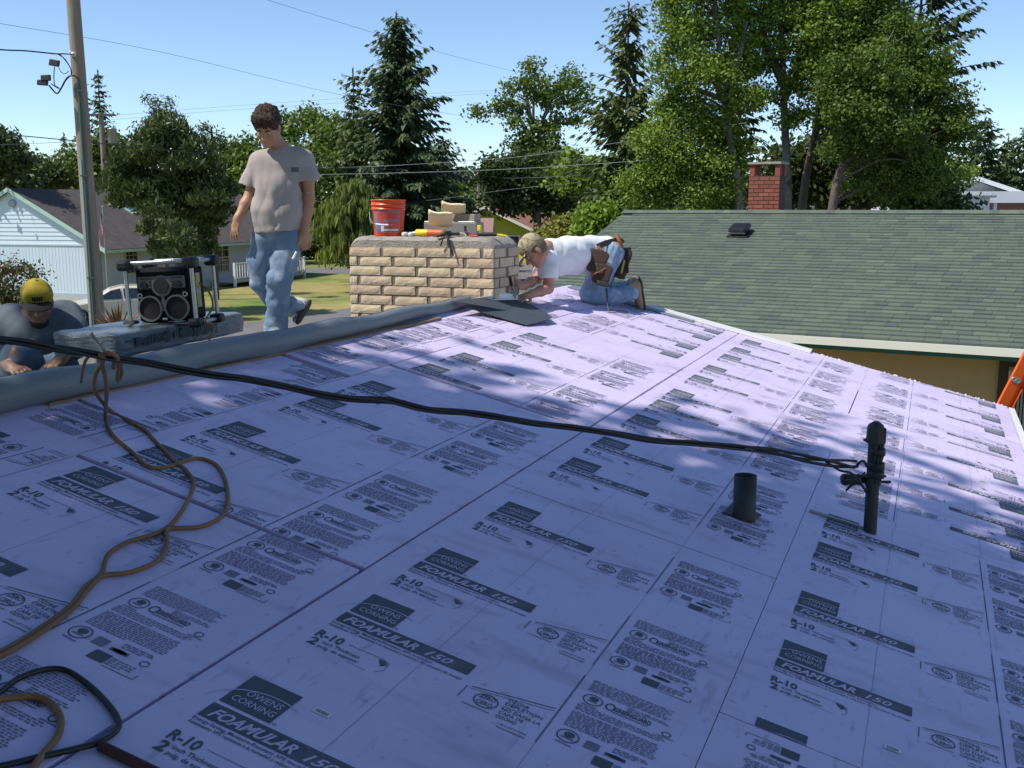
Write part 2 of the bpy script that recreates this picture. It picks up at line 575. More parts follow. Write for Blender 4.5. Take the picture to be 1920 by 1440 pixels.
class Flat:
    """flat print in the (x, y) plane in feet, with a level that lifts it by fractions of a millimetre"""

    def __init__(s):
        s.v, s.f, s.m = [], [], []

    def add(s, V, F, mi=0, lev=0):
        b = len(s.v)
        s.v += [(x, y, 0.0009 + 0.0006 * lev) for x, y in V]
        s.f += [[i + b for i in f] for f in F]; s.m += [mi] * len(F)

    def rect(s, x0, y0, x1, y1, mi=0, lev=0):
        s.add([(x0, y0), (x1, y0), (x1, y1), (x0, y1)], [(0, 1, 2, 3)], mi, lev)

    def text(s, t, x, y, size, mi=0, lev=0, fitw=None, **k):
        V, F = text_geo(t, size, **k)
        if fitw:
            V = V * np.array([fitw / (V[:, 0].max() - V[:, 0].min()), 1])
        V = V - np.array([V[:, 0].min(), 0])
        s.add(V + np.array([x, y]), F, mi, lev)

    def ring(s, cx, cy, rx, ry, w, mi=0, lev=0, n=28, a0=0.0, a1=2 * math.pi, rot=0.0):
        cr, sr = math.cos(rot), math.sin(rot)
        t = np.linspace(a0, a1, n)
        P = []
        for k in (0, 1):
            x = (rx - k * w) * np.cos(t); y = (ry - k * w) * np.sin(t)
            P += list(zip(cx + x * cr - y * sr, cy + x * sr + y * cr))
        s.add(P, [(i, i + 1, n + i + 1, n + i) for i in range(n - 1)], mi, lev)

    def disc(s, cx, cy, rx, ry, mi=0, lev=0, n=20):
        s.add([(cx + rx * math.cos(2 * math.pi * i / n), cy + ry * math.sin(2 * math.pi * i / n)) for i in range(n)], [list(range(n))], mi, lev)

    def line(s, P, w, mi=0, lev=0):
        P = [np.array(p, float) for p in P]
        for a, b in zip(P[:-1], P[1:]):
            d = nrm(b - a); nn = np.array([-d[1], d[0]]) * w / 2
            s.add([a - nn, b - nn, b + nn, a + nn], [(0, 1, 2, 3)], mi, lev)

    def para(s, x0, x1, ytop, n, pitch, h, mi=1, seed=0):
        r = random.Random(seed)
        for i in range(n):
            x = x0; end = x1 if i < n - 1 else x0 + (x1 - x0) * 0.6
            end -= r.random() * 0.05
            while x < end - 0.02:
                w = min(r.uniform(0.02, 0.075), end - x)
                s.rect(x, ytop - i * pitch - h, x + w, ytop - i * pitch, mi)
                x += w + 0.013


def print_geo(seed=0):
    """one print of the board, origin = left joint of the board, top edge of the dark name strip"""
    p = Flat()
    # square emblem with its arc and lettering
    p.rect(.345, .05, .84, .54, 0)
    p.ring(.70, -.02, .50, .40, .012, 2, 1, 22, math.radians(62), math.radians(172))
    p.text('OWENS', .46, .245, .085, 2, 1, fitw=.34)
    p.text('CORNING', .40, .12, .085, 2, 1, fitw=.41)
    p.ring(.875, .065, .018, .018, .006, 0, n=10)
    # name strip
    p.rect(.335, -.215, 1.785, -.02, 0)
    p.rect(.335, -.012, 1.785, .002, 0)
    p.text('FOAMULAR', .40, -.180, .125, 2, 1, fitw=.80, shear=.35, bold=.03)
    p.text('150', 1.30, -.180, .110, 2, 1, fitw=.28, shear=.35, bold=.02)
    # the two sentences under the strip
    p.text('Energy-Saving, Moisture-Resistant XPS Insulation', .335, -.278, .040, 0, fitw=1.10, bold=.012)
    p.text('Aislamiento XPS resistente a la humedad y reductor del consumo de energia', .335, -.338, .040, 0, fitw=1.44, bold=.012)
    p.text('R-10', .345, -.60, .125, 0, bold=.03, fitw=.28)
    p.text('2', .355, -.76, .125, 0, bold=.03, fitw=.09)
    p.text('inch Thickness', .475, -.685, .052, 0, fitw=.40, bold=.01)
    p.text('pulg. de espesor', .475, -.765, .052, 0, fitw=.43, bold=.01)
    p.line([(.68, -.53), (1.06, -.53), (1.14, -.57), (1.15, -.70), (1.10, -.78)], .007, 1)
    p.add([(1.02, -.55), (1.10, -.555), (1.135, -.60), (1.09, -.655)], [(0, 1, 2, 3)], 0)
    p.line([(.80, -.80), (1.02, -.81)], .006, 1)
    # tilted notice: zero / cero
    p.line([(1.90, -.36), (2.66, -.16)], .011, 0)
    p.line([(1.90, -.40), (2.66, -.21)], .007, 0)
    p.line([(1.86, -.38), (1.86, -.60)], .010, 0)
    p.ring(2.10, -.50, .118, .118, .013, 0, rot=.25)
    p.text('ZERO', 2.02, -.475, .062, 0, fitw=.155, bold=.015)
    p.text('CERO', 2.025, -.575, .062, 0, fitw=.155, bold=.015)
    p.text('OZONE', 2.26, -.36, .050, 0, fitw=.20, bold=.012)
    p.text('DEPLETION', 2.26, -.43, .050, 0, fitw=.36, bold=.012)
    p.line([(2.26, -.46), (2.44, -.46)], .008, 1)
    p.text('NO DAÑA LA', 2.26, -.53, .050, 0, fitw=.38, bold=.012)
    p.text('CAPA DE', 2.26, -.60, .050, 0, fitw=.24, bold=.012)
    p.text('OZONO', 2.26, -.67, .050, 0, fitw=.20, bold=.012)
    p.line([(1.93, -.66), (2.20, -.66)], .010, 1)
    p.text('1-800-GET-PINK', 2.32, -.76, .030, 0, fitw=.28)
    p.line([(2.33, -.80), (2.60, -.80)], .012, 1)
    # dividing rule
    p.rect(2.690, -.78, 2.703, .62, 0)
    # information panel
    p.para(2.80, 3.62, .60, 8, .030, .013, 1, seed + 1)
    p.para(3.22, 3.64, .355, 3, .030, .013, 1, seed + 2)
    p.ring(2.90, .23, .098, .098, .012, 0)
    p.disc(2.905, .255, .045, .040, 0); p.line([(2.85, .20), (2.95, .20)], .016, 1); p.line([(2.82, .11), (2.98, .10)], .014, 1)
    p.ring(3.075, .235, .050, .065, .016, 0)
    p.text('GREENGUARD', 3.115, .195, .070, 0, fitw=.36, bold=.03)
    p.line([(3.10, .165), (3.46, .165)], .012, 1)
    p.ring(3.64, .16, .045, .045, .011, 0, n=16); p.line([(3.56, .10), (3.72, .10)], .012, 1)
    p.para(2.80, 3.66, .075, 4, .030, .013, 1, seed + 3)
    p.para(2.80, 3.66, -.065, 10, .030, .014, 1, seed + 4)
    p.ring(2.90, -.50, .105, .105, .013, 0)
    p.disc(2.905, -.475, .050, .045, 0); p.line([(2.84, -.535), (2.96, -.535)], .018, 1); p.line([(2.82, -.63), (2.98, -.64)], .014, 1)
    p.rect(3.06, -.56, 3.19, -.44, 1)
    p.disc(3.345, -.52, .075, .028, 0)
    p.rect(3.25, -.545, 3.44, -.50, 0)
    p.ring(3.62, -.53, .045, .045, .011, 0, n=16)
    p.para(3.30, 3.66, -.385, 3, .030, .014, 1, seed + 5)
    p.rect(3.19, -.75, 3.36, -.61, 0)
    p.para(3.37, 3.66, -.625, 4, .032, .015, 1, seed + 6)
    p.line([(3.38, -.77), (3.70, -.77), (3.70, -.70)], .008, 0)
    return np.array(p.v), p.f, p.m


PV, PF, PM = print_geo()
PRINT_MATS = [M['ink'], M['ink_thin'], M['foam_raw']]


def make_print_mesh(clip=None):
    """clip = (x0,y0,x1,y1) in the print's own feet"""
    V = PV * np.array([FT, FT, 1])
    me = mesh_np('printed_label', V, PF, PRINT_MATS, PM)
    if clip:
        bm = bmesh.new(); bm.from_mesh(me)
        for co, no in (((clip[0] * FT, 0, 0), (-1, 0, 0)), ((0, clip[1] * FT, 0), (0, -1, 0)), ((clip[2] * FT, 0, 0), (1, 0, 0)), ((0, clip[3] * FT, 0), (0, 1, 0))):
            bmesh.ops.bisect_plane(bm, geom=bm.verts[:] + bm.edges[:] + bm.faces[:], plane_co=co, plane_no=no, clear_outer=True, dist=1e-6)
        bm.to_mesh(me); bm.free()
    return me


PRINT_FULL = make_print_mesh()
PYT, PYB = .62, -.82             # vertical reach of a print
ROOF_ROT = Matrix(((CT, 0, ST), (0, 1, 0), (-ST, 0, CT)))


def foam_board(s0, s1, v0, v1, prints, flip=False, lift=(0, 0, 0, 0), quad=None, label=None, xo=0.0, folds=True):
    """s0<s1 across the slope, v0<v1 along the ridge (feet)"""
    q = quad or [(s0, v0), (s1, v0), (s1, v1), (s0, v1)]
    lift = (sum(lift) / 4,) * 4
    origin = Vector(RP(s0, v0, 0))
    o = bpy.data.objects.new('foam_board', None)
    top = [RP(a, b, n) for (a, b), n in zip(q, lift)]
    bot = [RP(a, b, NB + n + 0.001) for (a, b), n in zip(q, lift)]
    mbb = MB()
    mbb.add(bot + top, [(3, 2, 1, 0), (4, 5, 6, 7), (0, 1, 5, 4), (1, 2, 6, 5), (2, 3, 7, 6), (3, 0, 4, 7)])
    o = mbb.build('foam_board', [M['foam']], house)
    if label: o['label'] = label
    inv = wmat(house).inverted()
    ln = sum(lift) / 4
    for V in prints:
        # print origin (left joint, strip top) on the roof
        if not flip:
            org, rot = (s0 + xo, V), 0.0
            fullw = s1 - s0
            clip = (-xo + 0.0, v0 - V, s1 - s0 - xo, v1 - V)
        else:
            org, rot = (s0 + 4.0 + xo, V), math.pi
            clip = (org[0] - s1, V - v1, org[0] - s0, V - v0)
        full = clip[0] <= .33 and clip[1] <= PYB and clip[2] >= 3.72 and clip[3] >= PYT
        me = PRINT_FULL if full else make_print_mesh(clip)
        if len(me.polygons) == 0:
            continue
        po = bpy.data.objects.new('printed_label', me)
        COL.objects.link(po)
        po.parent = o
        Mx = Matrix.Translation(Vector(RP(org[0], org[1], ln + 0.0004))) @ (ROOF_ROT @ Matrix.Rotation(rot, 3, 'Z')).to_4x4()
        po.matrix_local = inv @ Mx
    if folds:
        f = MB()
        for k in (1.36, 2.70):
            s = s0 + k if not flip else s1 - k
            if s0 < s < s1:
                P = [RP(s - .0022, v0 + .02, ln + .0006), RP(s + .0022, v0 + .02, ln + .0006), RP(s + .0022, v1 - .02, ln + .0006), RP(s - .0022, v1 - .02, ln + .0006)]
                f.add(P, [(0, 1, 2, 3)])
        if f.v:
            f.build('fold_line', M['ink_thin'], o)
    return o


def sticker(s, v, w=.16, h=.075, white=True):
    m_ = MB()
    m_.add([RP(s, v, .0035), RP(s + w, v, .0035), RP(s + w, v + h, .0035), RP(s, v + h, .0035)], [(0, 1, 2, 3)], 0)
    x = s + .02
    r = random.Random(int(s * 100))
    while x < s + w - .03:
        ww = r.uniform(.003, .010)
        m_.add([RP(x, v + .015, .0042), RP(x + ww, v + .015, .0042), RP(x + ww, v + h - .015, .0042), RP(x, v + h - .015, .0042)], [(0, 1, 2, 3)], 1)
        x += ww + r.uniform(.004, .008)
    m_.build('barcode_sticker', [M['paper'], M['ink']], house)


B = foam_board
# column just below the ridge strip
B(-4.03, -.03, -8.0, -.035, [-.62, -2.45, -4.15, -6.3], lift=(0, 0, .004, .004))
B(-4.04, -.02, .055, 7.95, [.60, 2.22, 4.48, 6.15], lift=(.006, .006, .002, .002))
B(-4.05, -.02, 8.07, 16.02, [8.45, 10.15, 12.35, 14.1], lift=(.010, .008, 0, 0))
B(-4.05, -.02, 16.06, 24.2, [17.4, 19.15, 21.35, 23.0], flip=True)
# middle column
B(.02, 4.0, -4.02, 3.965, [-3.04, -.95, .70, 2.84], lift=(0, 0, .004, .004))
B(.02, 4.0, 3.995, 11.95, [5.66, 7.36, 9.60, 11.30], lift=(.003, .003, .002, .0))
B(.02, 4.02, 11.97, 19.95, [12.80, 15.0, 16.75, 19.0], lift=(.0, .0, .002, .002))
B(.02, 4.04, 19.97, 24.2, [20.6, 22.6], lift=(.0, .0, .002, .002))
B(.02, 4.0, -9.4, -4.05, [-5.05, -6.8, -8.9])
# lowest column
B(4.008, 8.1, -8.0, -.02, [.30 - 1.25, -2.9, -4.6, -6.6], flip=True, lift=(.004, .0, 0, .004))
B(4.008, 8.1, .005, 7.95, [-.35, 1.66, 3.36, 5.55, 7.12], lift=(.0, .0, .002, .002))
B(4.010, 8.1, 7.97, 16.3, [9.0, 10.3, 12.1, 14.5], flip=True, xo=.05)
B(4.045, 8.1, 16.33, 24.2, [16.2, 17.3, 19.6, 21.4, 23.7], flip=True, xo=.05)
# cut strips under the ridge, laid the other way round
B(-5.93, -4.07, -7.9, -1.3, [-6.2, -4.4, -2.3], flip=True, xo=-.05, folds=False)
B(-5.93, -4.08, -1.22, 1.48, [-.9, 1.05], flip=True, xo=.2, folds=False, lift=(.004, .004, 0, 0))
B(-5.93, -4.08, 1.56, 5.48, [1.95, 3.7, 5.3], flip=True, xo=1.1, folds=False, quad=[(-5.93, 1.6), (-4.08, 1.50), (-4.08, 5.48), (-5.93, 5.48)], lift=(.004, .004, .006, .006))
B(-5.93, -4.09, 5.53, 6.42, [6.2], flip=True, xo=.6, folds=False)
B(-5.93, -4.09, 6.58, 10.80, [7.4, 9.3, 10.9], flip=True, xo=.1, folds=False, lift=(.010, .010, .002, .002))
B(-5.93, -4.09, 10.86, 16.0, [11.5, 13.3, 15.2], flip=True, xo=.1, folds=False)
B(-5.93, -4.09, 16.04, 24.2, [17.3, 19.0, 21.2, 22.9], flip=True, xo=.1, folds=False)
for s, v in ((1.02, -2.62), (5.55, .55), (-1.75, 2.75), (1.22, 6.25), (2.55, 14.6), (6.9, 13.3), (2.25, 20.9), (7.2, 22.8)):
    sticker(s, v)
# crumbs of cut foam along the gable edge
mb = MB()
for i in range(70):
    s = random.uniform(2.3, 8.0); r_ = random.uniform(.002, .007) * (1.5 if random.random() < .12 else 1)
    p = RP(s, 24.2 + random.uniform(-.06, .01), r_ * .6)
    mb.box(p, (r_ * 2, r_ * 1.6, r_ * 1.6), rotz(random.random() * 3))
for i in range(40):
    p = onroof(random.uniform(500, 1600), random.uniform(600, 900), .003)
    mb.box(p, (.006, .008, .005), rotz(random.random() * 3))
mb.build('foam_crumb', M['paper'], house, 'stuff')

# lumber strip in front of the roll, underlayment and rake metal near the peak
mb = MB(); slab(mb, -5.60, -5.47, 1, 13.2, .0025, .016); mb.build('lumber_strip', M['wood'], house)
mb = MB(); slab(mb, -5.75, -1.45, 23.45, 24.22, .003, .010); mb.build('underlayment_strip', mat('underlay', (0.17, 0.21, 0.26), 0.6, var=.15), house)
mb = MB(); slab(mb, -3.1, 2.28, 23.84, 24.36, .004, .024); slab(mb, -3.1, 2.28, 24.30, 24.36, -.16, .003); mb.build('rake_flashing', M['white_metal'], house)

# ------------------------------------------------------------------ roof pipes
def pipe_x(px, py, n=0.0):
    return onroof(px, py, n)


c0 = pipe_x(1395, 972)
o_ = MB()
hole = [onroof(*p, .006) for p in ((1356, 962), (1376, 940), (1428, 966), (1408, 980))]
o_.prism(hole, np.array([ST, 0, CT]) * .003)
o_.build('pipe_cutout', M['black'], house)
pp = MB()
pp.lathe([(.050, -.12), (.052, .0), (.052, .205), (.048, .205), (.046, .15), (.046, -.1)], c0, 26)
pp.build('vent_pipe', M['pipe'], house)['label'] = 'short wide open vent pipe'

mbase = onroof(1631, 998)
mast = MB()
mast.lathe([(.031, -.1), (.031, .47)], mbase, 20)
mo = mast.build('service_mast', M['pipe'], house)
mo['label'] = 'slim conduit mast where the black cable ends'
w = MB()
w.lathe([(.033, .44), (.043, .442), (.044, .452), (.041, .475), (.040, .515), (.034, .53), (.012, .545), (.0, .546)], mbase, 10, smooth=False)
w.box(mbase + _R * .036 + np.array([0, 0, .478]), (.018, .05, .075), rotz(.3), 0, .004)
w.box(mbase - _R * .044 + np.array([0, 0, .455]), (.02, .02, .012), rotz(.3))
w.build('weather_cap', M['pipe'], mo)
tp = MB()
Ch0 = -nrm(np.array([_F[0], _F[1], 0]))
for k_, (ox, oy, rr_t) in enumerate(((.024, -.020, .0085), (.030, -.006, .0080), (.012, -.030, .0075), (-.004, -.034, .0065), (.020, -.028, .007))):
    pts = [mbase + _R * (ox + .006 * math.sin(z * 28 + k_)) + Ch0 * (-oy + .003 * math.sin(z * 40 + 2 * k_)) + np.array([0, 0, .45 - z]) for z in np.linspace(0, .20, 12)]
    tp.tube(pts, [rr_t * (1 + .18 * math.sin(i * 2.3 + k_)) for i in range(12)], 7)
for z in (.40, .33, .29):
    tp.lathe([(.033, z - .018), (.0375, z - .016), (.0370, z + .016), (.033, z + .018)], mbase + _R * .010 + Ch0 * .010, 14)
tp.build('taped_wires', M['black'], mo)
cl = MB()
cl.lathe([(.037, .235), (.037, .275)], mbase, 18)
L = nrm(-_R)
cl.tube([mbase + _R * .085 + np.array([0, 0, .25]), mbase - _R * .06 + np.array([0, 0, .25])], .007, 8)
cl.tube([mbase + _R * .062 + np.array([0, -.03, .285]), mbase - _R * .05 + np.array([0, -.03, .285])], .006, 8)
cl.build('clamp_bolts', M['pipe'], mo)
ins = MB()
ax = basis(np.array([0, 0, 1.]), np.cross(-_R, [0, 0, 1.]), -_R)
ins.lathe([(0, .035), (.014, .037), (.014, .058), (.026, .06), (.029, .07), (.025, .08), (.029, .09), (.029, .105), (.025, .115), (.029, .125), (.029, .14), (.024, .15), (.012, .152), (0, .153)], mbase + np.array([0, 0, .262]), 16, R=ax)
ins.build('strain_insulator', M['black_gloss'], mo)
st = MB()
slab(st, 4.06, 4.98, 7.39, 7.45, .004, .014)
st.build('metal_strap', M['galv'], house)

# ------------------------------------------------------------------ chimney of the house
ch_x0, ch_x1, ch_y0, ch_y1 = -2.951, -1.616, 5.0, 5.56
ch_top, ch_bot = .872, -.25
chim = MB()
chim.box(((ch_x0 + ch_x1) / 2, (ch_y0 + ch_y1) / 2, (ch_top + ch_bot) / 2 - .01), (ch_x1 - ch_x0 - .004, ch_y1 - ch_y0 - .004, ch_top - ch_bot))
chimney = chim.build('chimney', M['mortar'], house)
chimney['label'] = 'wide buff brick chimney with tools on top'


def rough_brick(name, L_, H_, D_, seed):
    """front face towards -Y, origin at the middle of the back, rock-faced"""
    r = np.random.default_rng(seed)
    nx, nz = 9, 4
    xs = np.linspace(-L_ / 2, L_ / 2, nx); zs = np.linspace(-H_ / 2, H_ / 2, nz)
    V = []
    for j, z in enumerate(zs):
        for i, x in enumerate(xs):
            edge = (i in (0, nx - 1)) or (j in (0, nz - 1))
            y = -D_ + (.0045 if edge else 0) + r.normal(0, .0008)
            V.append((x + (r.normal(0, .0015)), y, z + (r.normal(0, .0010) if edge else 0)))
    F = [(j * nx + i, j * nx + i + 1, (j + 1) * nx + i + 1, (j + 1) * nx + i) for j in range(nz - 1) for i in range(nx - 1)]
    ring = [i for i in range(nx)] + [j * nx + nx - 1 for j in range(1, nz)] + [(nz - 1) * nx + i for i in range(nx - 2, -1, -1)] + [j * nx for j in range(nz - 2, 0, -1)]
    b = len(V)
    V += [(V[i][0], 0.0, V[i][2]) for i in ring]
    n = len(ring)
    F += [(ring[(k + 1) % n], ring[k], b + k, b + (k + 1) % n) for k in range(n)]
    return mesh_np(name, V, F, [M['brick']])


pitch_z = .0815
bw, bh, bd = .295, .0715, .026
full = [rough_brick('brick', bw, bh, bd, k) for k in range(4)]
half = [rough_brick('brick', .068, bh, bd, 20 + k) for k in range(2)]
wide = [rough_brick('brick', .085, bh, bd, 30 + k) for k in range(2)]
mid = [rough_brick('brick', .235, bh, bd, 40 + k) for k in range(2)]


def put_brick(me, loc, rz):
    o = bpy.data.objects.new('brick', me)
    COL.objects.link(o); o.parent = chimney
    o.matrix_local = wmat(house).inverted() @ (Matrix.Translation(Vector(loc)) @ Matrix.Rotation(rz + random.gauss(0, .006), 4, 'Z'))


for row in range(13):
    z = ch_top - .042 - row * pitch_z
    x = ch_x0
    if row % 2 == 0:
        seq = [(bw, full), (bw, full), (bw, full), (.235, mid), (.085, wide)]
    else:
        seq = [(.068, half), (bw, full), (bw, full), (bw, full), (.235, mid)]
    gap = (ch_x1 - ch_x0 - sum(a for a, _ in seq)) / (len(seq) - 1)
    for wd, pool in seq:
        put_brick(random.choice(pool), (x + wd / 2, ch_y0 + .016, z + random.gauss(0, .0015)), 0)
        x += wd + gap
    y = ch_y0 + .018
    seq = [(.235, mid), (.235, mid)] if row % 2 == 0 else [(.085, wide), (bw, full), (.085, wide)]
    gap = (ch_y1 - y - sum(a for a, _ in seq)) / max(1, len(seq) - 1)
    for wd, pool in seq:
        put_brick(random.choice(pool), (ch_x1 - .016, y + wd / 2, z + random.gauss(0, .0015)), math.pi / 2)
        y += wd + gap
# cement cap, rounded at the corners
mb = MB()
bm = bmesh.new()
bmesh.ops.create_grid(bm, x_segments=40, y_segments=18, size=1.0)
W2, D2 = (ch_x1 - ch_x0) / 2 - .004, (ch_y1 - ch_y0) / 2 - .004
V = []
for v in bm.verts:
    x, y = v.co.x, v.co.y
    ex = max(0, abs(x) * W2 - (W2 - .10)) / .10
    ey = max(0, abs(y) * D2 - (D2 - .05)) / .05
    z = .084 - .060 * ex ** 2.4 - .030 * ey ** 2.4 + random.gauss(0, .0022)
    V.append((x * W2 + (ch_x0 + ch_x1) / 2, y * D2 + (ch_y0 + ch_y1) / 2, ch_top + z))
F = [[v.index for v in f.verts] for f in bm.faces]
bm.free()
mb.add(V, F, 0, True)
nx = 41
border = [i for i, v in enumerate(V) if abs(abs(v[0] - (ch_x0 + ch_x1) / 2) - W2) < 1e-6 or abs(abs(v[1] - (ch_y0 + ch_y1) / 2) - D2) < 1e-6]
cx_, cy_ = (ch_x0 + ch_x1) / 2, (ch_y0 + ch_y1) / 2
border.sort(key=lambda i: math.atan2((V[i][1] - cy_) / D2, (V[i][0] - cx_) / W2))
skirt = [V[i] for i in border] + [(V[i][0], V[i][1], ch_top - .012) for i in border]
n = len(border)
mb.add(skirt, [(k, (k + 1) % n, n + (k + 1) % n, n + k) for k in range(n)])
mb.build('cement_cap', M['crown'], chimney)
CAPZ = ch_top + .082


def captop(px, Y):
    """point on the cap seen at picture column px, at depth row Y"""
    k = ray(px, 440)
    t = (Y - CAM_LOC[1]) / k[1]
    p = CAM_LOC + t * k
    p[2] = CAPZ
    return p


# bucket
bp = captop(729, 5.20)
bucket = thing('bucket', bp, 'orange plastic bucket with a paper label standing on the brick chimney', 'bucket')
b = MB()
b.lathe([(0, .0), (.118, .0), (.122, .01), (.142, .225), (.149, .226), (.149, .234), (.143, .236), (.144, .262), (.151, .263), (.151, .270), (.145, .272), (.147, .302), (.153, .303), (.153, .312), (.145, .312), (.141, .30), (.118, .02), (0, .02)], bp, 36)
b.build('bucket_body', M['bucket'], bucket)
lab = MB()
t0 = math.atan2(-_F[1], -_F[0])


def on_bucket(a, z, e=.0012):
    rr = .122 + (.142 - .122) * (z - .01) / .215 + e
    return bp + np.array([rr * math.cos(t0 + a), rr * math.sin(t0 + a), z])


def bucket_patch(mbx, a0, a1, z0, z1, mi, e):
    n_ = 10
    P = [on_bucket(a0 + (a1 - a0) * i / n_, z, e) for z in (z0, z1) for i in range(n_ + 1)]
    mbx.add(P, [(i, i + 1, n_ + 2 + i, n_ + 1 + i) for i in range(n_)], mi, True)


bucket_patch(lab, -1.0, .95, .035, .222, 0, .0012)
bucket_patch(lab, -.62, -.22, .115, .205, 1, .0020)
bucket_patch(lab, -.15, .75, .150, .200, 1, .0020)
bucket_patch(lab, -.10, .80, .070, .120, 1, .0020)
bucket_patch(lab, -.75, -.45, .050, .140, 3, .0024)
bucket_patch(lab, -.40, -.20, .045, .095, 2, .0024)
bucket_patch(lab, -.20, .80, .050, .062, 2, .0024)
lab.build('paper_label', [mat('label_ground', (.40, .16, .20), .5), mat('label_red', (.62, .07, .05), .5), M['paper'], mat('label_blue', (.10, .22, .42), .5)], bucket)
h = MB()
hp = [on_bucket(-1.45, .245, .012), on_bucket(-1.40, .20, .020), on_bucket(-1.0, .13, .035), on_bucket(-.5, .105, .04), on_bucket(.0, .10, .04), on_bucket(.35, .10, .035)]
h.tube(catmull(hp, 5), .0028, 6)
hd = h.build('handle', M['galv'], bucket)
h = MB(); h.tube(catmull([on_bucket(-.55, .105, .041), on_bucket(-.2, .10, .041), on_bucket(.1, .099, .041)], 4), .008, 8)
h.build('grip', M['paper'], hd)

# grey toolbox behind
tb = captop(855, 5.40)
tbox = thing('toolbox', tb, 'grey open metal toolbox lying at the back of the chimney top', 'toolbox')
m_ = MB(); m_.box(tb + np.array([-.02, 0, .06]), (.50, .16, .12), None, 0, .008); m_.build('box_body', mat('grey_tin', (.22, .22, .22), .5), tbox)
m_ = MB(); m_.box(tb + np.array([.04, .03, .155]), (.32, .11, .07), rotz(-.1), 0, .005); m_.build('tray', mat('tan_tin', (.34, .28, .22), .6), tbox)
m_ = MB(); m_.tube([tb + np.array([-.27, -.06, .125]), tb + np.array([.2, -.06, .125])], .005, 6); m_.build('lid_rim', M['alu'], tbox)


def pad(px, py, dep, w_, h_, tilt, label):
    c = at(px, py, dep)
    e1 = nrm(_R * math.cos(tilt) - _U * math.sin(tilt)); e3 = nrm(_F * .6 + _U * .8); e3 = nrm(e3 - e1 * (e3 @ e1)); e2 = np.cross(e3, e1)
    V, F = [], []
    nx, ny = 9, 5
    for lay in (0, 1):
        for j in range(ny):
            for i in range(nx):
                u_, v_ = i / (nx - 1) - .5, j / (ny - 1) - .5
                bend = .022 * (1 - (2 * u_) ** 2) * .6 + .003 * math.sin(7 * u_ + 3)
                V.append(c + e1 * u_ * w_ + e2 * v_ * h_ * (1 + .05 * math.sin(9 * u_)) + e3 * (-bend + lay * .022))
    for j in range(ny - 1):
        for i in range(nx - 1):
            a = j * nx + i
            F += [(a, a + 1, a + nx + 1, a + nx)]
            F += [(a + nx * ny + nx, a + nx * ny + nx + 1, a + nx * ny + 1, a + nx * ny)]
    ring = [i for i in range(nx)] + [j * nx + nx - 1 for j in range(1, ny)] + [(ny - 1) * nx + i for i in range(nx - 2, -1, -1)] + [j * nx for j in range(ny - 2, 0, -1)]
    F += [(ring[k], ring[(k + 1) % len(ring)], ring[(k + 1) % len(ring)] + nx * ny, ring[k] + nx * ny) for k in range(len(ring))]
    q = MB().add(V, F, 0, True).build('paper_roll', M_pad)
    tag(q, label, 'paper bundle', 'paper bundles on the chimney')


M_pad = mat('manila_paper', (.85, .66, .44), .8, var=.1, vscale=5)
pad(826, 411, 8.78, .205, .150, .10, 'tan paper bundle with a torn slit lying in front on the toolbox')
pad(850, 391, 8.95, .205, .105, .12, 'tan paper bundle lying higher and farther back on the toolbox')

# tubes lying on the cap


def lying_tube(name, p0, p1, r_, m1, m2, label, cat, nozzle=True, group=None):
    root = thing(name, (np.array(p0) + p1) / 2, label, cat, group)
    d = nrm(np.array(p1) - p0); L_ = np.linalg.norm(np.array(p1) - p0)
    a = np.cross(d, [0, 0, 1.]); Rb = basis(a, np.cross(d, a), d)
    q = MB(); q.lathe([(0, 0), (r_, 0), (r_, L_ * .8), (r_ * .9, L_ * .82), (0, L_ * .82)], p0, 16, R=Rb); q.build('tube_body', m1, root)
    if nozzle:
        q = MB(); q.lathe([(r_ * .45, L_ * .815), (r_ * .35, L_ * .9), (r_ * .12, L_), (0, L_)], p0, 12, R=Rb); q.build('nozzle', m2, root)
    return root, d, L_


yel = mat('yellow_tube', (.80, .62, .02), .4)
ra, d_, L_ = lying_tube('caulk_tube', captop(832, 5.11) + [0, 0, .032], captop(770, 5.14) + [0, 0, .034], .030, yel, M['paper'], 'yellow caulking tube with red lettering beside the clamp', 'caulk tube')
q = MB(); q.tube([captop(829, 5.11) + [0, 0, .032], captop(803, 5.123) + [0, 0, .0325]], .0305, 16, caps=False); q.build('red_band', mat('red_band', (.62, .12, .04), .5), ra)
lying_tube('caulk_tube', captop(757, 5.10) + [0, 0, .020], captop(771, 5.38) + [0, 0, .020], .019, M['paper'], M['paper'], 'white roll of paper lying end on, left of its pair by the bucket', 'paper roll', False, 'white rolls by the bucket')
lying_tube('caulk_tube', captop(769, 5.09) + [0, 0, .020], captop(783, 5.38) + [0, 0, .020], .019, M['paper'], M['paper'], 'white roll of paper lying end on, right of its pair by the bucket', 'paper roll', False, 'white rolls by the bucket')
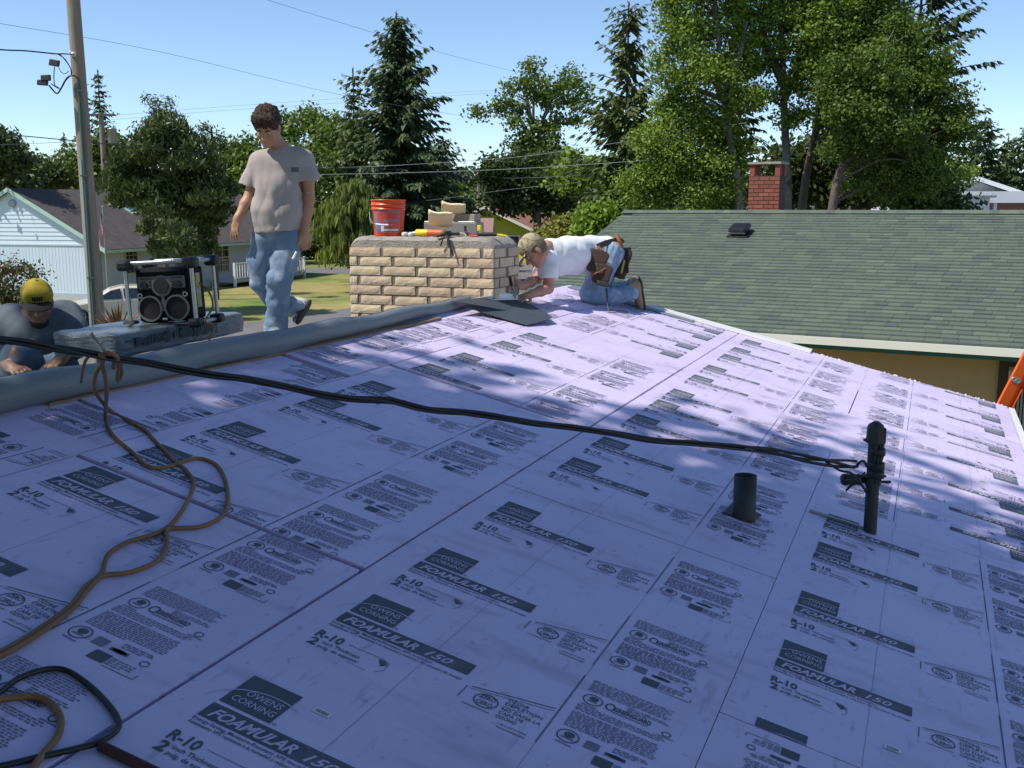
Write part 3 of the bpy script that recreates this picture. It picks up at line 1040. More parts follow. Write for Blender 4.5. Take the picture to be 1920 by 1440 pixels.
# caulking gun draped over the front edge
gun = thing('caulking_gun', captop(845, 5.06), 'black caulking gun lying on the cap with its handle over the chimney edge', 'caulking gun')
q = MB()
q.tube([captop(862, 5.08) + [0, 0, .03], captop(835, 5.03) + [0, 0, .03], captop(818, 5.0) + [0, 0, .01]], .012, 8)
q.box(captop(840, 5.03) + [0, 0, .03], (.05, .03, .05), rotz(.3), 0, .006); q.build('gun_body', M['black'], gun)
q = MB(); q.tube(catmull([ony(838, 441, 4.985), ony(842, 455, 4.965), ony(846, 468, 4.96), ony(850, 480, 4.962)], 4), [.012] * 5 + [.010] * 4 + [.008] * 3 + [.006], 8); q.build('handle', M['black'], gun)
q = MB(); q.tube(catmull([ony(833, 443, 4.985), ony(829, 452, 4.97), ony(826, 461, 4.968)], 4), .006, 6); q.build('trigger', M['black'], gun)
q = MB(); q.tube(catmull([captop(850, 5.08) + [0, 0, .035], captop(862, 5.1) + [0, 0, .035], captop(871, 5.12) + [0, 0, .03], captop(873, 5.12) + [0, 0, .012]], 4), .005, 6); q.build('push_rod', M['paper'], gun)
snips = thing('tin_snips', captop(890, 5.2), 'black and red handled snips lying near the right end of the chimney top', 'snips')
q = MB(); q.tube(catmull([captop(872, 5.25) + [0, 0, .09], captop(874, 5.24) + [0, 0, .04], captop(882, 5.2) + [0, 0, .02], captop(895, 5.15) + [0, 0, .015]], 4), .012, 8); q.build('blade', M['black'], snips)
q = MB(); q.tube([captop(880, 5.17) + [0, 0, .014], captop(896, 5.14) + [0, 0, .012]], .008, 8); q.build('handle', mat('red_grip', (.6, .05, .03), .5), snips)
drill = thing('hammer_tool', captop(905, 5.2), 'black and yellow hammer lying at the right end of the chimney top', 'hammer')
q = MB(); q.tube([captop(897, 5.12) + [0, 0, .025], captop(931, 5.16) + [0, 0, .025]], .016, 8); q.build('grip', M['black'], drill)
q = MB(); q.box(captop(899, 5.14) + [0, 0, .075], (.035, .03, .05), None, 0, .006); q.box(captop(901, 5.14) + [0, 0, .045], (.02, .02, .05)); q.build('head', yel, drill)
q = MB(); q.tube([captop(931, 5.16) + [0, 0, .022], captop(949, 5.18) + [0, 0, .012]], .010, 8); q.build('shaft', yel, drill)

# ------------------------------------------------------------------ membrane roll and sheet along the ridge
roll = thing('membrane_roll', RP(-5.7, 5, 0), 'long grey rubber membrane rolled up along the ridge in front of the chimney', 'membrane roll')
cpts, crad = [], []
for i in range(60):
    v = -6 + i * (15.75 + 6) / 59
    r0 = .066 - .026 * max(0, (v - 6) / 10)
    s = -5.45 - .30 * max(0, (v - 6.5) / 9.5) ** 1.3 - .21
    cpts.append(RP(s, v, r0 * .95 + .007 * math.sin(v * 1.7)))
    crad.append(r0 * (1 + .05 * math.sin(v * 2.3) + .03 * math.sin(v * 5.1 + 1)))
q = MB(); q.tube(cpts, crad, 22)
q.build('rolled_part', M['membrane'], roll)
# sheet spreading from the roll over the ridge onto the far slope
V, F = [], []
nu, nv = 16, 60
for j in range(nv):
    i0 = j
    base = cpts[i0]; r0 = crad[i0]
    for i in range(nu):
        a = i / (nu - 1)
        d = a * 1.75
        p0 = base + np.array([-.02, 0, r0 * .98])
        dx = XR - p0[0]
        y = base[1]
        x = p0[0] - d
        zf = ZR - max(0, XR - x) * math.tan(TH) + .03 + .015 * math.sin(3 * y + 5 * a) * a + .010 * math.sin(9 * y + 3 * a)
        k = min(1, d / .30)
        k = k * k * (3 - 2 * k)
        z = p0[2] * (1 - k) + zf * k if x > XR - 1e9 else zf
        V.append((x, y, z))
F = [(j * nu + i, j * nu + i + 1, (j + 1) * nu + i + 1, (j + 1) * nu + i) for j in range(nv - 1) for i in range(nu - 1)]
q = MB().add(V, F, 0, True)
so = q.build('spread_part', M['membrane'], roll)
md = so.modifiers.new('thick', 'SOLIDIFY'); md.thickness = .003; md.offset = 0


def sheet_poly(name, pts, nvals, m_, label, cat, thick=.004):
    P = [onroof(x, y, nn) for (x, y), nn in zip(pts, nvals)]
    c = sum(P) / len(P)
    V = P + [c]
    n = len(P)
    me = mesh_np(name, V, [[i, (i + 1) % n, n] for i in range(n)], [m_])
    bm = bmesh.new(); bm.from_mesh(me)
    bmesh.ops.subdivide_edges(bm, edges=bm.edges[:], cuts=3, use_grid_fill=True)
    for v in bm.verts:
        v.co += Vector((0, 0, .004 * math.sin(9 * v.co.x + 5 * v.co.y)))
    bmesh.ops.recalc_face_normals(bm, faces=bm.faces)
    bm.to_mesh(me); bm.free()
    if me.polygons[0].normal.z < 0: me.flip_normals()
    o = obj(name, me)
    md = o.modifiers.new('thick', 'SOLIDIFY'); md.thickness = thick; md.offset = -1
    return tag(o, label, cat)


sheet_poly('felt_sheet', [(845, 565), (900, 559), (945, 561), (985, 565), (1012, 580), (1037, 595), (1014, 604), (988, 609), (945, 597), (900, 585), (868, 574)],
           [.10, .09, .06, .03, .03, .05, .03, .02, .02, .03, .06], M['felt'], 'black slate felt sheet curling on the pink boards below the chimney', 'felt sheet')
sheet_poly('white_membrane_scrap', [(872, 563), (905, 556), (945, 548), (972, 553), (986, 563), (945, 562)], [.07, .10, .12, .08, .04, .07], M['paper'], 'crumpled white scrap lying between the chimney and the black sheet', 'scrap')
# dark debris at the chimney foot
q = MB()
for i in range(60):
    t = random.random()
    p = ony(790 + t * 90 + random.uniform(-5, 5), 583 - t * 20 + random.uniform(-4, 6), 4.93 - random.random() * .12)
    q.box(p, (random.uniform(.02, .08), random.uniform(.01, .04), random.uniform(.005, .02)), rotz(random.random() * 3))
tag(q.build('rubble', mat('char', (.06, .055, .05), .95)), 'dark broken roofing bits at the foot of the chimney', 'rubble', kind='stuff')

# ------------------------------------------------------------------ wrapped bundle and radio
M_wrap = mat('shrink_wrap', (.15, .175, .19), .25, col2=(.05, .06, .07), c2scale=9, c2lo=.60, c2hi=.66, bump=.7, bscale=14, spec=.6, stretch=(1, 1, 4))
bund = thing('wrapped_bundle', (-2.5, 2.1, .33), 'plastic wrapped roofing package on the ridge under the radio', 'package')
A_, B_ = at(405, 668, 5.55), at(455, 612, 6.75)          # near right edge, near and far end
C_ = at(195, 640, 5.9)
A_ = at(225, 668, 5.6)
B_ = at(462, 610, 6.85)
A_ = np.array([A_[0], A_[1], .525])
dirL = B_ - A_; dirL[2] = 0
LL = np.linalg.norm(dirL); e1 = dirL / LL
e2 = np.array([-e1[1], e1[0], 0])
V, F = [], []
nx, ny, nz = 22, 8, 4
Wd, Hh = .44, .13
idx = {}


def crumple(p):
    return .005 * math.sin(17 * p[0] + 3 * p[1]) * math.sin(13 * p[1] + 2) + .003 * math.sin(41 * p[0] + 29 * p[1] + 60 * p[2])


bm = bmesh.new()
bmesh.ops.create_cube(bm, size=1)
bmesh.ops.bevel(bm, geom=bm.edges[:], offset=.06, segments=2, affect='EDGES', profile=.5)
bmesh.ops.subdivide_edges(bm, edges=bm.edges[:], cuts=7, use_grid_fill=True)
for v in bm.verts:
    x, y, z = v.co
    p = A_ + e1 * (x + .5) * LL + e2 * (y + .5) * Wd + np.array([0, 0, (z - .5) * Hh])
    d = crumple(p)
    p = p + np.array([-e2[0], -e2[1], .8]) * d * 1.3
    v.co = Vector(p)
me = bpy.data.meshes.new('wrap'); bm.to_mesh(me); bm.free()
me.materials.append(M_wrap)
for pl in me.polygons: pl.use_smooth = True
obj('wrap', me, bund)
q = MB()
for k in range(26):
    a = .12 + .6 * k / 26 + random.uniform(-.006, .006)
    p = A_ + e1 * a * LL - e2 * .012 + np.array([0, 0, -.055 + random.uniform(-.008, .008)])
    q.box(p, (.022 + random.random() * .03, .002, .02 + random.random() * .05), basis(e1, e2, np.array([0, 0, 1.])))
q.build('dark_print', mat('wrap_print', (.03, .04, .05), .5), bund)

# radio: front towards the camera, turned a little
rc = at(312, 612, 6.15)
rad_yaw = math.atan2(_R[1], _R[0]) - math.radians(9)
radio = thing('jobsite_radio', rc, 'black jobsite radio with two round speakers inside a tube roll cage', 'radio')
Rr = rotz(rad_yaw)
tilt = math.radians(-3)
Rt = np.array([[math.cos(tilt), 0, math.sin(tilt)], [0, 1, 0], [-math.sin(tilt), 0, math.cos(tilt)]])
RX = Rr @ Rt
W = lambda x, y, z: rc + RX @ np.array([x, y, z])


class LB(MB):
    def bx(s, c, size, mi=0, bev=0.0):
        return s.box(W(*c), size, RX, mi, bev)

    def disc(s, c, r0, r1, y0, y1, mi=0, n=28):
        """ring facing -y"""
        prof = [(r0, y0), (r0, y1), (r1, y1), (r1, y0)]
        Rb = RX @ np.array([[1, 0, 0], [0, 0, -1], [0, 1, 0]])
        return s.lathe(prof, W(*c), n, mi, Rb, smooth=False)


q = LB(); q.bx((0, .10, .185), (.335, .20, .315), 0, .022); q.build('radio_body', mat('radio_black', (.006, .006, .007), .6, spec=.15), radio)
q = LB(); q.bx((0, -.004, .258), (.29, .012, .072), 0, .004); q.disc((0, -.004, .238), .0, .062, 0, .008)
q.bx((0, -.003, .150), (.022, .010, .12), 0, .004)
pan = q.build('control_panel', mat('silver_panel', (.13, .135, .145), .45), radio)
q = LB()
q.disc((0, -.016, .238), 0, .046, 0, .004)
for x in (-.105, .105): q.disc((x, -.010, .245), 0, .021, 0, .016)
for i in range(4):
    for sx in (-1, 1):
        q.bx((sx * (.07 + .018 * i), -.012, .282), (.012, .006, .008))
for i in range(3):
    for sx in (-1, 1):
        q.bx((sx * .070, -.012, .225 + .018 * i), (.012, .006, .009))
q.build('dial_and_buttons', M['black'], pan)
for x in (-.083, .083):
    q = LB(); q.disc((x, -.002, .108), .066, .076, 0, .014); r1_ = q.build('speaker', mat('speaker_ring', (.13, .135, .14), .4), radio)
    q = LB(); q.disc((x, .0, .108), .0, .066, 0, .005); q.build('speaker_cone', mat('speaker_cloth', (.018, .010, .012), .8), r1_)
q = LB(); q.bx((0, -.004, .045), (.03, .006, .012)); q.build('badge', M['alu'], radio)
for x in (-.14, .14):
    q = LB(); q.disc((x, -.002, .185), .009, .015, 0, .008); q.build('socket_ring', M['alu'], radio)
q = LB()
q.bx((.172, .10, .20), (.006, .055, .20), 0); q.build('side_label', [mat('warning_label', (.42, .34, .06), .6, col2=(.4, .4, .38), c2scale=14, c2lo=.45, c2hi=.55)], radio)
corners = [(-.205, -.03), (.205, -.03), (.205, .255), (-.205, .255)]
for k, (x, y) in enumerate(corners):
    q = LB(); q.tube([W(x, y, .02), W(x, y, .345)], .0125, 10); q.build('cage_post', M['alu'], radio)
    q = LB()
    q.bx((x * .985, y, .365), (.085, .08, .065), 0, .020); q.build('corner_bumper', M['black'], radio)
    q = LB(); q.bx((x * .985, y, .018), (.08, .075, .055), 0, .018); q.build('corner_bumper', M['black'], radio)
for y in (-.03, .255):
    q = LB(); q.tube([W(-.17, y, .375), W(.17, y, .375)], .0125, 10); q.build('cage_rail', M['alu'], radio)
    q = LB(); q.tube([W(-.17, y, .012), W(.17, y, .012)], .010, 10); q.build('cage_rail', M['black'], radio)
for x in (-.205, .205):
    for z in (.372, .015):
        q = LB(); q.tube([W(x, .0, z), W(x, .225, z)], .0115, 10); q.build('cage_rail', M['alu'], radio)
q = LB(); q.tube([W(.20, .26, .36), W(.215, .28, .30), W(.20, .29, .22)], .002, 5); q.build('aerial', M['black'], radio)
q = MB()
q.tube(catmull([W(.175, .12, .24), W(.24, .10, .18), W(.262, .08, .10), W(.235, .02, .02), at(402, 612, 5.95), at(394, 634, 5.80), at(384, 655, 5.70)], 6), .006, 7)
tag(q.build('power_cord', M['cord']), 'orange cord hanging from the radio over the grey membrane', 'cord')

# ------------------------------------------------------------------ cable drop and cords
cable = thing('service_cable', mbase + np.array([0, 0, .25]), 'black twisted service cable running from the mast across the roof', 'cable')
pc = [(1606, 872), (1560, 867), (1500, 858), (1440, 845), (1380, 838), (1300, 832), (1225, 826), (1150, 812), (1080, 802), (1010, 795), (940, 782), (870, 774), (800, 767), (730, 752), (660, 747), (590, 737), (520, 722), (450, 708), (400, 703), (330, 692), (260, 678), (200, 669), (140, 659), (70, 646), (0, 637), (-60, 630), (-160, 615)]


def cdep(x):
    a = (x + 160) / 1766
    return 1 / ((1 / 3.3) * (1 - a) + (1 / 4.86) * a)


ctr = catmull([at(x, y, cdep(x)) for x, y in pc], 5)
n = len(ctr)
for k in range(3):
    P = []
    for i, p in enumerate(ctr):
        a = i * .16 + .5 * math.sin(i * .11) + 2.094 * k
        rr = .0078 if i > 22 else .0078 + .0005 * (22 - i)
        P.append(p + np.array([0, 0, 1]) * rr * math.cos(a) + np.array([.35, .93, 0]) * rr * math.sin(a))
    q = MB(); q.tube(P, [.0072 if k else .0062] * n, 7); q.build('wire', M['cable'] if k else mat('bare_wire', (.05, .05, .05), .4, metal=.5), cable)
q = MB(); q.tube(catmull([ctr[0], ctr[0] + _R * .03 + np.array([0, 0, .02]), mbase + np.array([-.03, -.03, .33])], 6), .006, 7)
q.tube(catmull([ctr[6], at(1575, 882, 4.84), at(1600, 890, 4.86), mbase + np.array([-.02, -.035, .20])], 6), .006, 7)
q.tube(catmull([at(1597, 888, 4.86), at(1597, 905, 4.86), at(1586, 920, 4.86), at(1605, 903, 4.85), at(1622, 885, 4.84)], 6), .0045, 7)
q.build('wire_tail', M['cable'], cable)


def roof_cord(name, px, r_, m_, label, n0=None, lead=None, group=None):
    P = [onroof(x, y, r_ + .003) for x, y in px]
    if lead: P = P + [np.array(p) for p in lead]
    P = catmull(P, 6)
    q = MB(); q.tube(P, r_, 8)
    return tag(q.build(name, m_), label, 'cord', group)


hang = at(200, 668, cdep(200))
roof_cord('extension_cord', [(-40, 1232), (0, 1222), (60, 1188), (130, 1138), (160, 1100), (190, 1075), (203, 1040), (240, 1016), (287, 1002), (322, 982), (350, 943), (363, 907), (350, 883), (330, 867), (313, 850), (287, 823), (273, 807), (243, 790), (212, 773)],
          .0075, M['cord'], 'orange extension cord whose left strand hangs from the black cable', lead=[at(190, 752, 4.0), at(177, 728, 3.75), at(180, 700, 3.62), at(192, 680, 3.56), hang + [0, -.02, .01], hang + [.01, .02, -.0], at(212, 690, 3.62)])
roof_cord('extension_cord', [(-40, 1240), (0, 1230), (62, 1195), (133, 1144), (165, 1105), (192, 1080), (233, 1075), (270, 1064), (300, 1047), (313, 1020), (313, 993), (340, 990), (377, 987), (413, 970), (427, 943), (423, 903), (407, 873), (377, 860), (350, 863), (317, 875), (287, 877), (267, 867), (247, 847), (223, 827), (205, 807), (198, 783)],
          .0075, M['cord'], 'orange extension cord with the wide loop over the printed boards', lead=[at(199, 755, 4.0), at(200, 730, 3.78), at(196, 700, 3.62), at(191, 680, 3.55), hang + [.012, -.02, .015], hang + [.03, .02, -.01], at(220, 712, 3.75), at(228, 700, 3.72), at(226, 684, 3.6)])
q = MB(); q.tube(catmull([at(152, 716, 4.1), at(156, 690, 3.9), at(163, 672, 3.75), at(178, 664, 3.6), at(195, 668, 3.5), at(187, 650, 4.2), at(172, 636, 5.0), at(176, 622, 5.8), at(230, 616, 5.95), at(252, 606, 5.95)], 6), .006, 7)
tag(q.build('extension_cord', M['cord']), 'thin orange cord looping over the cable towards the wrapped bundle', 'cord')
roof_cord('black_cord', [(-40, 1320), (0, 1297), (37, 1271), (86, 1255), (124, 1257), (161, 1280), (195, 1312), (219, 1344), (220, 1367), (187, 1391), (142, 1404), (75, 1419), (22, 1432), (-40, 1445)], .0075, M['cable'], 'black cord looping at the lower left corner of the boards')
roof_cord('orange_cord', [(-40, 1318), (0, 1311), (30, 1307), (67, 1306), (97, 1320), (114, 1348), (108, 1380), (86, 1407), (60, 1442), (40, 1475)], .0085, M['cord'], 'short brown orange cord curve inside the black loop')
# dark stick at the bottom left
q = MB(); q.tube([onroof(188, 1398, .012), onroof(300, 1452, .012)], .012, 8); tag(q.build('dark_stick', M['deck']), 'dark wooden stick at the lower left edge of the boards', 'stick')

# ------------------------------------------------------------------ ladder at the eave corner
Lb = onroof(1882, 760, -.03)
La, Lt = at(1884, 752, 9.72), at(1960, 606, 9.55)
ld = nrm(Lt - La)
foot = La + ld * ((GZ - La[2]) / ld[2])
top = La + ld * 1.6
lad = thing('ladder', foot, 'orange fibreglass ladder leaning at the far corner of the eave', 'ladder')
web = nrm(_R - ld * (_R @ ld) + .0 * _F)              # width of the rail web
nn = np.cross(ld, web)
for k, off in enumerate((0, .40)):
    o0 = foot + (nrm(ray(1884, 752)) + .12 * _R) * off
    q = MB()
    Rl = basis(web, nn, ld)
    Ln = np.linalg.norm(top - foot)
    mid_ = (foot + top) / 2 + (o0 - foot)
    sg = 1 if k == 0 else -1
    q.box(mid_, (.088, .006, Ln), Rl)
    q.box(mid_ - web * .041 - nn * .015 * sg * -1, (.006, .034, Ln), Rl)
    q.box(mid_ + web * .041 - nn * .015 * sg * -1, (.006, .034, Ln), Rl)
    rail = q.build('rail', M['ladder'], lad)
    if k == 0:
        q = MB()
        for d0 in np.arange(.2, Ln, .305):
            for e in ((-.018, .018) if int(d0 / .305) % 2 else (.0,)):
                c = foot + ld * d0 + web * e
                for hgt in (-1, 1):
                    q.lathe([(0, .006), (.016, .0065), (.018, .010), (.026, .010), (.027, .002)], c + nn * .0 * hgt, 12, R=basis(web, np.cross(nn * hgt, web), nn * hgt))
        q.build('rivet', M['alu'], rail)
    else:
        oth = o0
i = 0
for d0 in np.arange(.2, np.linalg.norm(top - foot), .305):
    q = MB(); q.tube([foot + ld * d0, oth + ld * d0], .016, 10); q.build('rung', M['alu'], lad)

# ------------------------------------------------------------------ people: signed distance bodies
class SDF:
    def __init__(s, k=.02):
        s.p = []; s.k = k

    def cap(s, a, b, ra, rb=None, k=None, sub=False):
        rb = ra if rb is None else rb
        a, b = np.array(a, float), np.array(b, float)
        lo, hi = np.minimum(a, b) - max(ra, rb), np.maximum(a, b) + max(ra, rb)

        def f(P):
            ba = b - a; t = np.clip(((P - a) @ ba) / (ba @ ba + 1e-12), 0, 1)
            return np.linalg.norm(P - a - t[..., None] * ba, axis=-1) - (ra + (rb - ra) * t)
        s.p.append((f, lo, hi, s.k if k is None else k, sub)); return s

    def chain(s, pts, rad, k=None):
        for i in range(len(pts) - 1):
            s.cap(pts[i], pts[i + 1], rad[i], rad[i + 1], k)
        return s

    def ell(s, c, R, r, k=None, sub=False):
        """R: 3x3 columns = axes"""
        c, R, r = np.array(c, float), np.array(R, float), np.array(r, float)

        def f(P):
            q = (P - c) @ R
            k0 = np.linalg.norm(q / r, axis=-1); k1 = np.linalg.norm(q / (r * r), axis=-1)
            return k0 * (k0 - 1) / (k1 + 1e-9)
        m = np.abs(R) @ r
        s.p.append((f, c - m, c + m, s.k if k is None else k, sub)); return s

    def plane_cut(s, c, n):
        s.p.append(('cut', np.array(c, float), nrm(n), 0, False)); return s

    def ball_cut(s, c, r, n, extra=.0):
        """flat cut limited to a ball: removes what lies beyond the plane inside the ball"""
        s.p.append(('bcut', np.array(c, float), nrm(n), r, False)); return s

    def mesh(s, h, disp=None, pad=.03):
        los = [p[1] for p in s.p if not isinstance(p[0], str)]; his = [p[2] for p in s.p if not isinstance(p[0], str)]
        lo = np.min(los, 0) - pad; hi = np.max(his, 0) + pad
        n = np.ceil((hi - lo) / h).astype(int) + 1
        D = np.full(n, 1.0, np.float32)
        ax = [lo[i] + h * np.arange(n[i]) for i in range(3)]
        for f, a, b, k, sub in s.p:
            if isinstance(f, str):
                if f == 'cut':
                    G = (ax[0][:, None, None] - a[0]) * b[0] + (ax[1][None, :, None] - a[1]) * b[1] + (ax[2][None, None, :] - a[2]) * b[2]
                    D = np.maximum(D, G.astype(np.float32))
                else:
                    G = (ax[0][:, None, None] - a[0]) * b[0] + (ax[1][None, :, None] - a[1]) * b[1] + (ax[2][None, None, :] - a[2]) * b[2]
                    Q = np.sqrt((ax[0][:, None, None] - a[0]) ** 2 + (ax[1][None, :, None] - a[1]) ** 2 + (ax[2][None, None, :] - a[2]) ** 2) - k
                    D = np.maximum(D, np.minimum(G, -Q).astype(np.float32))
                continue
            m_ = k + 2 * h
            i0 = np.clip(np.floor((a - m_ - lo) / h).astype(int), 0, n); i1 = np.clip(np.ceil((b + m_ - lo) / h).astype(int) + 1, 0, n)
            P = np.stack(np.meshgrid(ax[0][i0[0]:i1[0]], ax[1][i0[1]:i1[1]], ax[2][i0[2]:i1[2]], indexing='ij'), -1)
            d2 = f(P)
            sl = D[i0[0]:i1[0], i0[1]:i1[1], i0[2]:i1[2]]
            if sub:
                d2 = -d2
                if k > 0:
                    hh = np.maximum(k - np.abs(sl - d2), 0) / k
                    sl[...] = np.maximum(sl, d2) + hh * hh * k * .25
                else:
                    sl[...] = np.maximum(sl, d2)
            elif k > 0:
                hh = np.maximum(k - np.abs(sl - d2), 0) / k
                sl[...] = np.minimum(sl, d2) - hh * hh * k * .25
            else:
                sl[...] = np.minimum(sl, d2)
        if disp is not None:
            band = np.abs(D) < .06
            ii = np.nonzero(band)
            P = np.stack([ax[0][ii[0]], ax[1][ii[1]], ax[2][ii[2]]], -1)
            D[ii] += disp(P).astype(np.float32)
        return nets(D, lo, h)


def nets(D, lo, h):
    """surface nets"""
    n = np.array(D.shape)
    ins = D < 0
    c = np.zeros(n - 1, np.int8)
    for dx in (0, 1):
        for dy in (0, 1):
            for dz in (0, 1):
                c += ins[dx:n[0] - 1 + dx, dy:n[1] - 1 + dy, dz:n[2] - 1 + dz]
    act = (c > 0) & (c < 8)
    ci = np.argwhere(act)
    idx = -np.ones(n - 1, np.int64); idx[act] = np.arange(len(ci))
    acc = np.zeros((len(ci), 3)); cnt = np.zeros(len(ci))
    cor = [(0, 0, 0), (1, 0, 0), (0, 1, 0), (1, 1, 0), (0, 0, 1), (1, 0, 1), (0, 1, 1), (1, 1, 1)]
    for a in range(8):
        for b in range(a + 1, 8):
            A, B_ = np.array(cor[a]), np.array(cor[b])
            if np.abs(A - B_).sum() != 1: continue
            da = D[tuple((ci + A).T)]; db = D[tuple((ci + B_).T)]
            m_ = (da < 0) != (db < 0)
            t = da[m_] / (da[m_] - db[m_])
            acc[m_] += A + t[:, None] * (B_ - A); cnt[m_] += 1
    V = lo + h * (ci + acc / cnt[:, None])
    F = []
    for axis in range(3):
        u_, v_ = (axis + 1) % 3, (axis + 2) % 3
        sl0 = [slice(1, -1)] * 3; sl1 = [slice(1, -1)] * 3
        sl0[axis] = slice(0, -1); sl1[axis] = slice(1, None)
        a, b = ins[tuple(sl0)], ins[tuple(sl1)]
        ch = np.argwhere(a != b)
        sgn = a[tuple(ch.T)]
        base = ch + 1; base[:, axis] = ch[:, axis]
        du = np.zeros(3, int); du[u_] = 1; dv = np.zeros(3, int); dv[v_] = 1
        q = np.stack([idx[tuple((base - du - dv).T)], idx[tuple((base - dv).T)], idx[tuple(base.T)], idx[tuple((base - du).T)]], 1)
        q[~sgn] = q[~sgn][:, ::-1]
        F.append(q)
    F = np.concatenate(F)
    F = F[(F >= 0).all(1)]
    return V, F


def relax(V, F, it=1, f=.5):
    for _ in range(it):
        S = np.zeros_like(V); c = np.zeros(len(V))
        for k in range(4):
            np.add.at(S, F[:, k], V[F[:, (k + 1) % 4]]); np.add.at(c, F[:, k], 1)
            np.add.at(S, F[:, (k + 1) % 4], V[F[:, k]]); np.add.at(c, F[:, (k + 1) % 4], 1)
        V = V * (1 - f) + f * S / np.maximum(c, 1)[:, None]
    return V


def sdf_obj(name, sdf, h, m_, parent, disp=None, it=1):
    V, F = sdf.mesh(h, disp)
    V = relax(V, F, it)
    me = mesh_np(name, V, F, [m_], None, True)
    return obj(name, me, parent)


def folds(seed, amp, freq, axis_scale=(1, 1, 1), ridge=False, n=7):
    r = np.random.default_rng(seed)
    K = r.normal(0, 1, (n, 3)) * np.array(axis_scale) * freq
    ph = r.uniform(0, 6.28, n)
    K2 = r.normal(0, 1, (3, 3)) * freq * .5

    def f(P):
        wv = np.sin(P @ K2.T) * .5
        o = 0
        for k, p_ in zip(K, ph):
            s_ = np.sin(P @ k + p_ + wv @ np.array([1, 1, 1]))
            o = o + ((1 - 2 * np.abs(s_)) if ridge else s_)
        return amp * o / math.sqrt(n)
    return f


M['skin'] = mat('skin', (.46, .235, .15), .5, var=.08, vscale=20, sss=.12)
M['skin_red'] = mat('skin_red', (.50, .24, .16), .5, var=.08, vscale=20, sss=.12)
M['skin_dark'] = mat('skin_tan', (.25, .14, .09), .5, var=.08, vscale=20)
M['hair'] = mat('brown_hair', (.052, .026, .016), .7, var=.5, vscale=60, bump=.8, bscale=120)
M['hair_grey'] = mat('short_hair', (.16, .12, .08), .8, var=.3, vscale=60)
M['shirt_grey'] = mat('grey_shirt', (.40, .345, .335), .9, var=.06, vscale=9, bump=.1, bscale=300)
M['shirt_white'] = mat('white_shirt', (.84, .84, .85), .9)
M['shirt_blue'] = mat('heather_shirt', (.105, .125, .155), .9, var=.06)
M['denim'] = mat('worn_denim', (.15, .225, .34), .9, col2=(.40, .45, .50), c2scale=4.5, c2lo=.50, c2hi=.72, var=.12, vscale=14, bump=.15, bscale=260)
M['denim2'] = mat('pale_denim', (.20, .29, .42), .9, col2=(.45, .53, .62), c2scale=5, c2lo=.48, c2hi=.66, var=.12, vscale=14, bump=.15, bscale=260)
M['shoe'] = mat('pale_shoe', (.50, .47, .41), .7, col2=(.10, .10, .09), c2scale=16, c2lo=.55, c2hi=.6)
M['boot'] = mat('tan_boot', (.36, .26, .17), .8, var=.2)
M['sole'] = mat('dark_sole', (.055, .042, .035), .8)
M['leather'] = mat('dark_leather', (.055, .030, .020), .6, var=.3, vscale=12)
M['leather_tan'] = mat('tan_leather', (.30, .12, .05), .6, var=.2)
M['camo'] = mat('camo_cap', (.42, .35, .23), .9, col2=(.20, .18, .10), c2scale=28, c2lo=.5, c2hi=.56)
M['cap_yel'] = mat('yellow_cap', (.38, .28, .010), .8, var=.05)
M['eye'] = mat('eye', (.6, .58, .55), .2)
M['dark'] = mat('dark_hair', (.03, .02, .016), .8)


def head(S, c, R, sc=1.0, neck=None, rn=.056):
    """R columns: person's left, forward, up"""
    c = np.array(c, float)
    P = lambda x, y, z: c + R @ (np.array([x, y, z]) * sc)
    r = lambda *a: np.array(a) * sc
    S.ell(P(0, -.012, .035), R, r(.078, .098, .098), .02)
    S.ell(P(0, .030, -.040), R, r(.060, .066, .082), .03)
    S.ell(P(0, .066, -.100), R, r(.026, .024, .022), .025)
    S.cap(P(-.050, .0, -.070), P(-.018, .065, -.10), .018 * sc, .016 * sc, .02)
    S.cap(P(.050, .0, -.070), P(.018, .065, -.10), .018 * sc, .016 * sc, .02)
    S.cap(P(-.034, .082, .020), P(.034, .082, .020), .012 * sc, None, .012)
    for x in (-.031, .031):
        S.ell(P(x, .098, .000), R, r(.017, .014, .011), .010, True)
        S.ell(P(x * 1.3, .066, -.030), R, r(.022, .018, .020), .02)
    S.cap(P(0, .092, .008), P(0, .116, -.034), .008 * sc, .013 * sc, .010)
    S.cap(P(-.010, .098, -.038), P(.010, .098, -.038), .010 * sc, None, .008)
    S.cap(P(-.020, .090, -.064), P(.020, .090, -.064), .0075 * sc, None, .006)
    S.cap(P(-.017, .088, -.078), P(.017, .088, -.078), .0085 * sc, None, .006)
    for x in (-1, 1):
        S.ell(P(x * .079, -.008, -.010), R, r(.011, .022, .034), .010)
    if neck is not None:
        S.cap(P(0, -.030, -.055), neck, rn * sc, rn * 1.15 * sc, .03)
    return P


def eyes(P, R, parent, sc=1.0):
    for x in (-.031, .031):
        q = MB(); q.lathe([(0, -.010 * sc), (.007 * sc, -.007 * sc), (.010 * sc, 0), (.007 * sc, .007 * sc), (0, .010 * sc)], P(x, .081, .001), 10)
        e = q.build('eye', M['eye'], parent)
        q = MB(); q.lathe([(0, -.005 * sc), (.005 * sc, 0), (0, .005 * sc)], P(x, .0895, .0), 8); q.build('pupil', M['dark'], e)
        s_ = 1 if x > 0 else -1
        q = MB(); q.tube([P(s_ * .016, .094, .019), P(s_ * .032, .094, .025), P(s_ * .047, .084, .019)], .0045 * sc, 6); q.build('brow', M['dark'], parent)


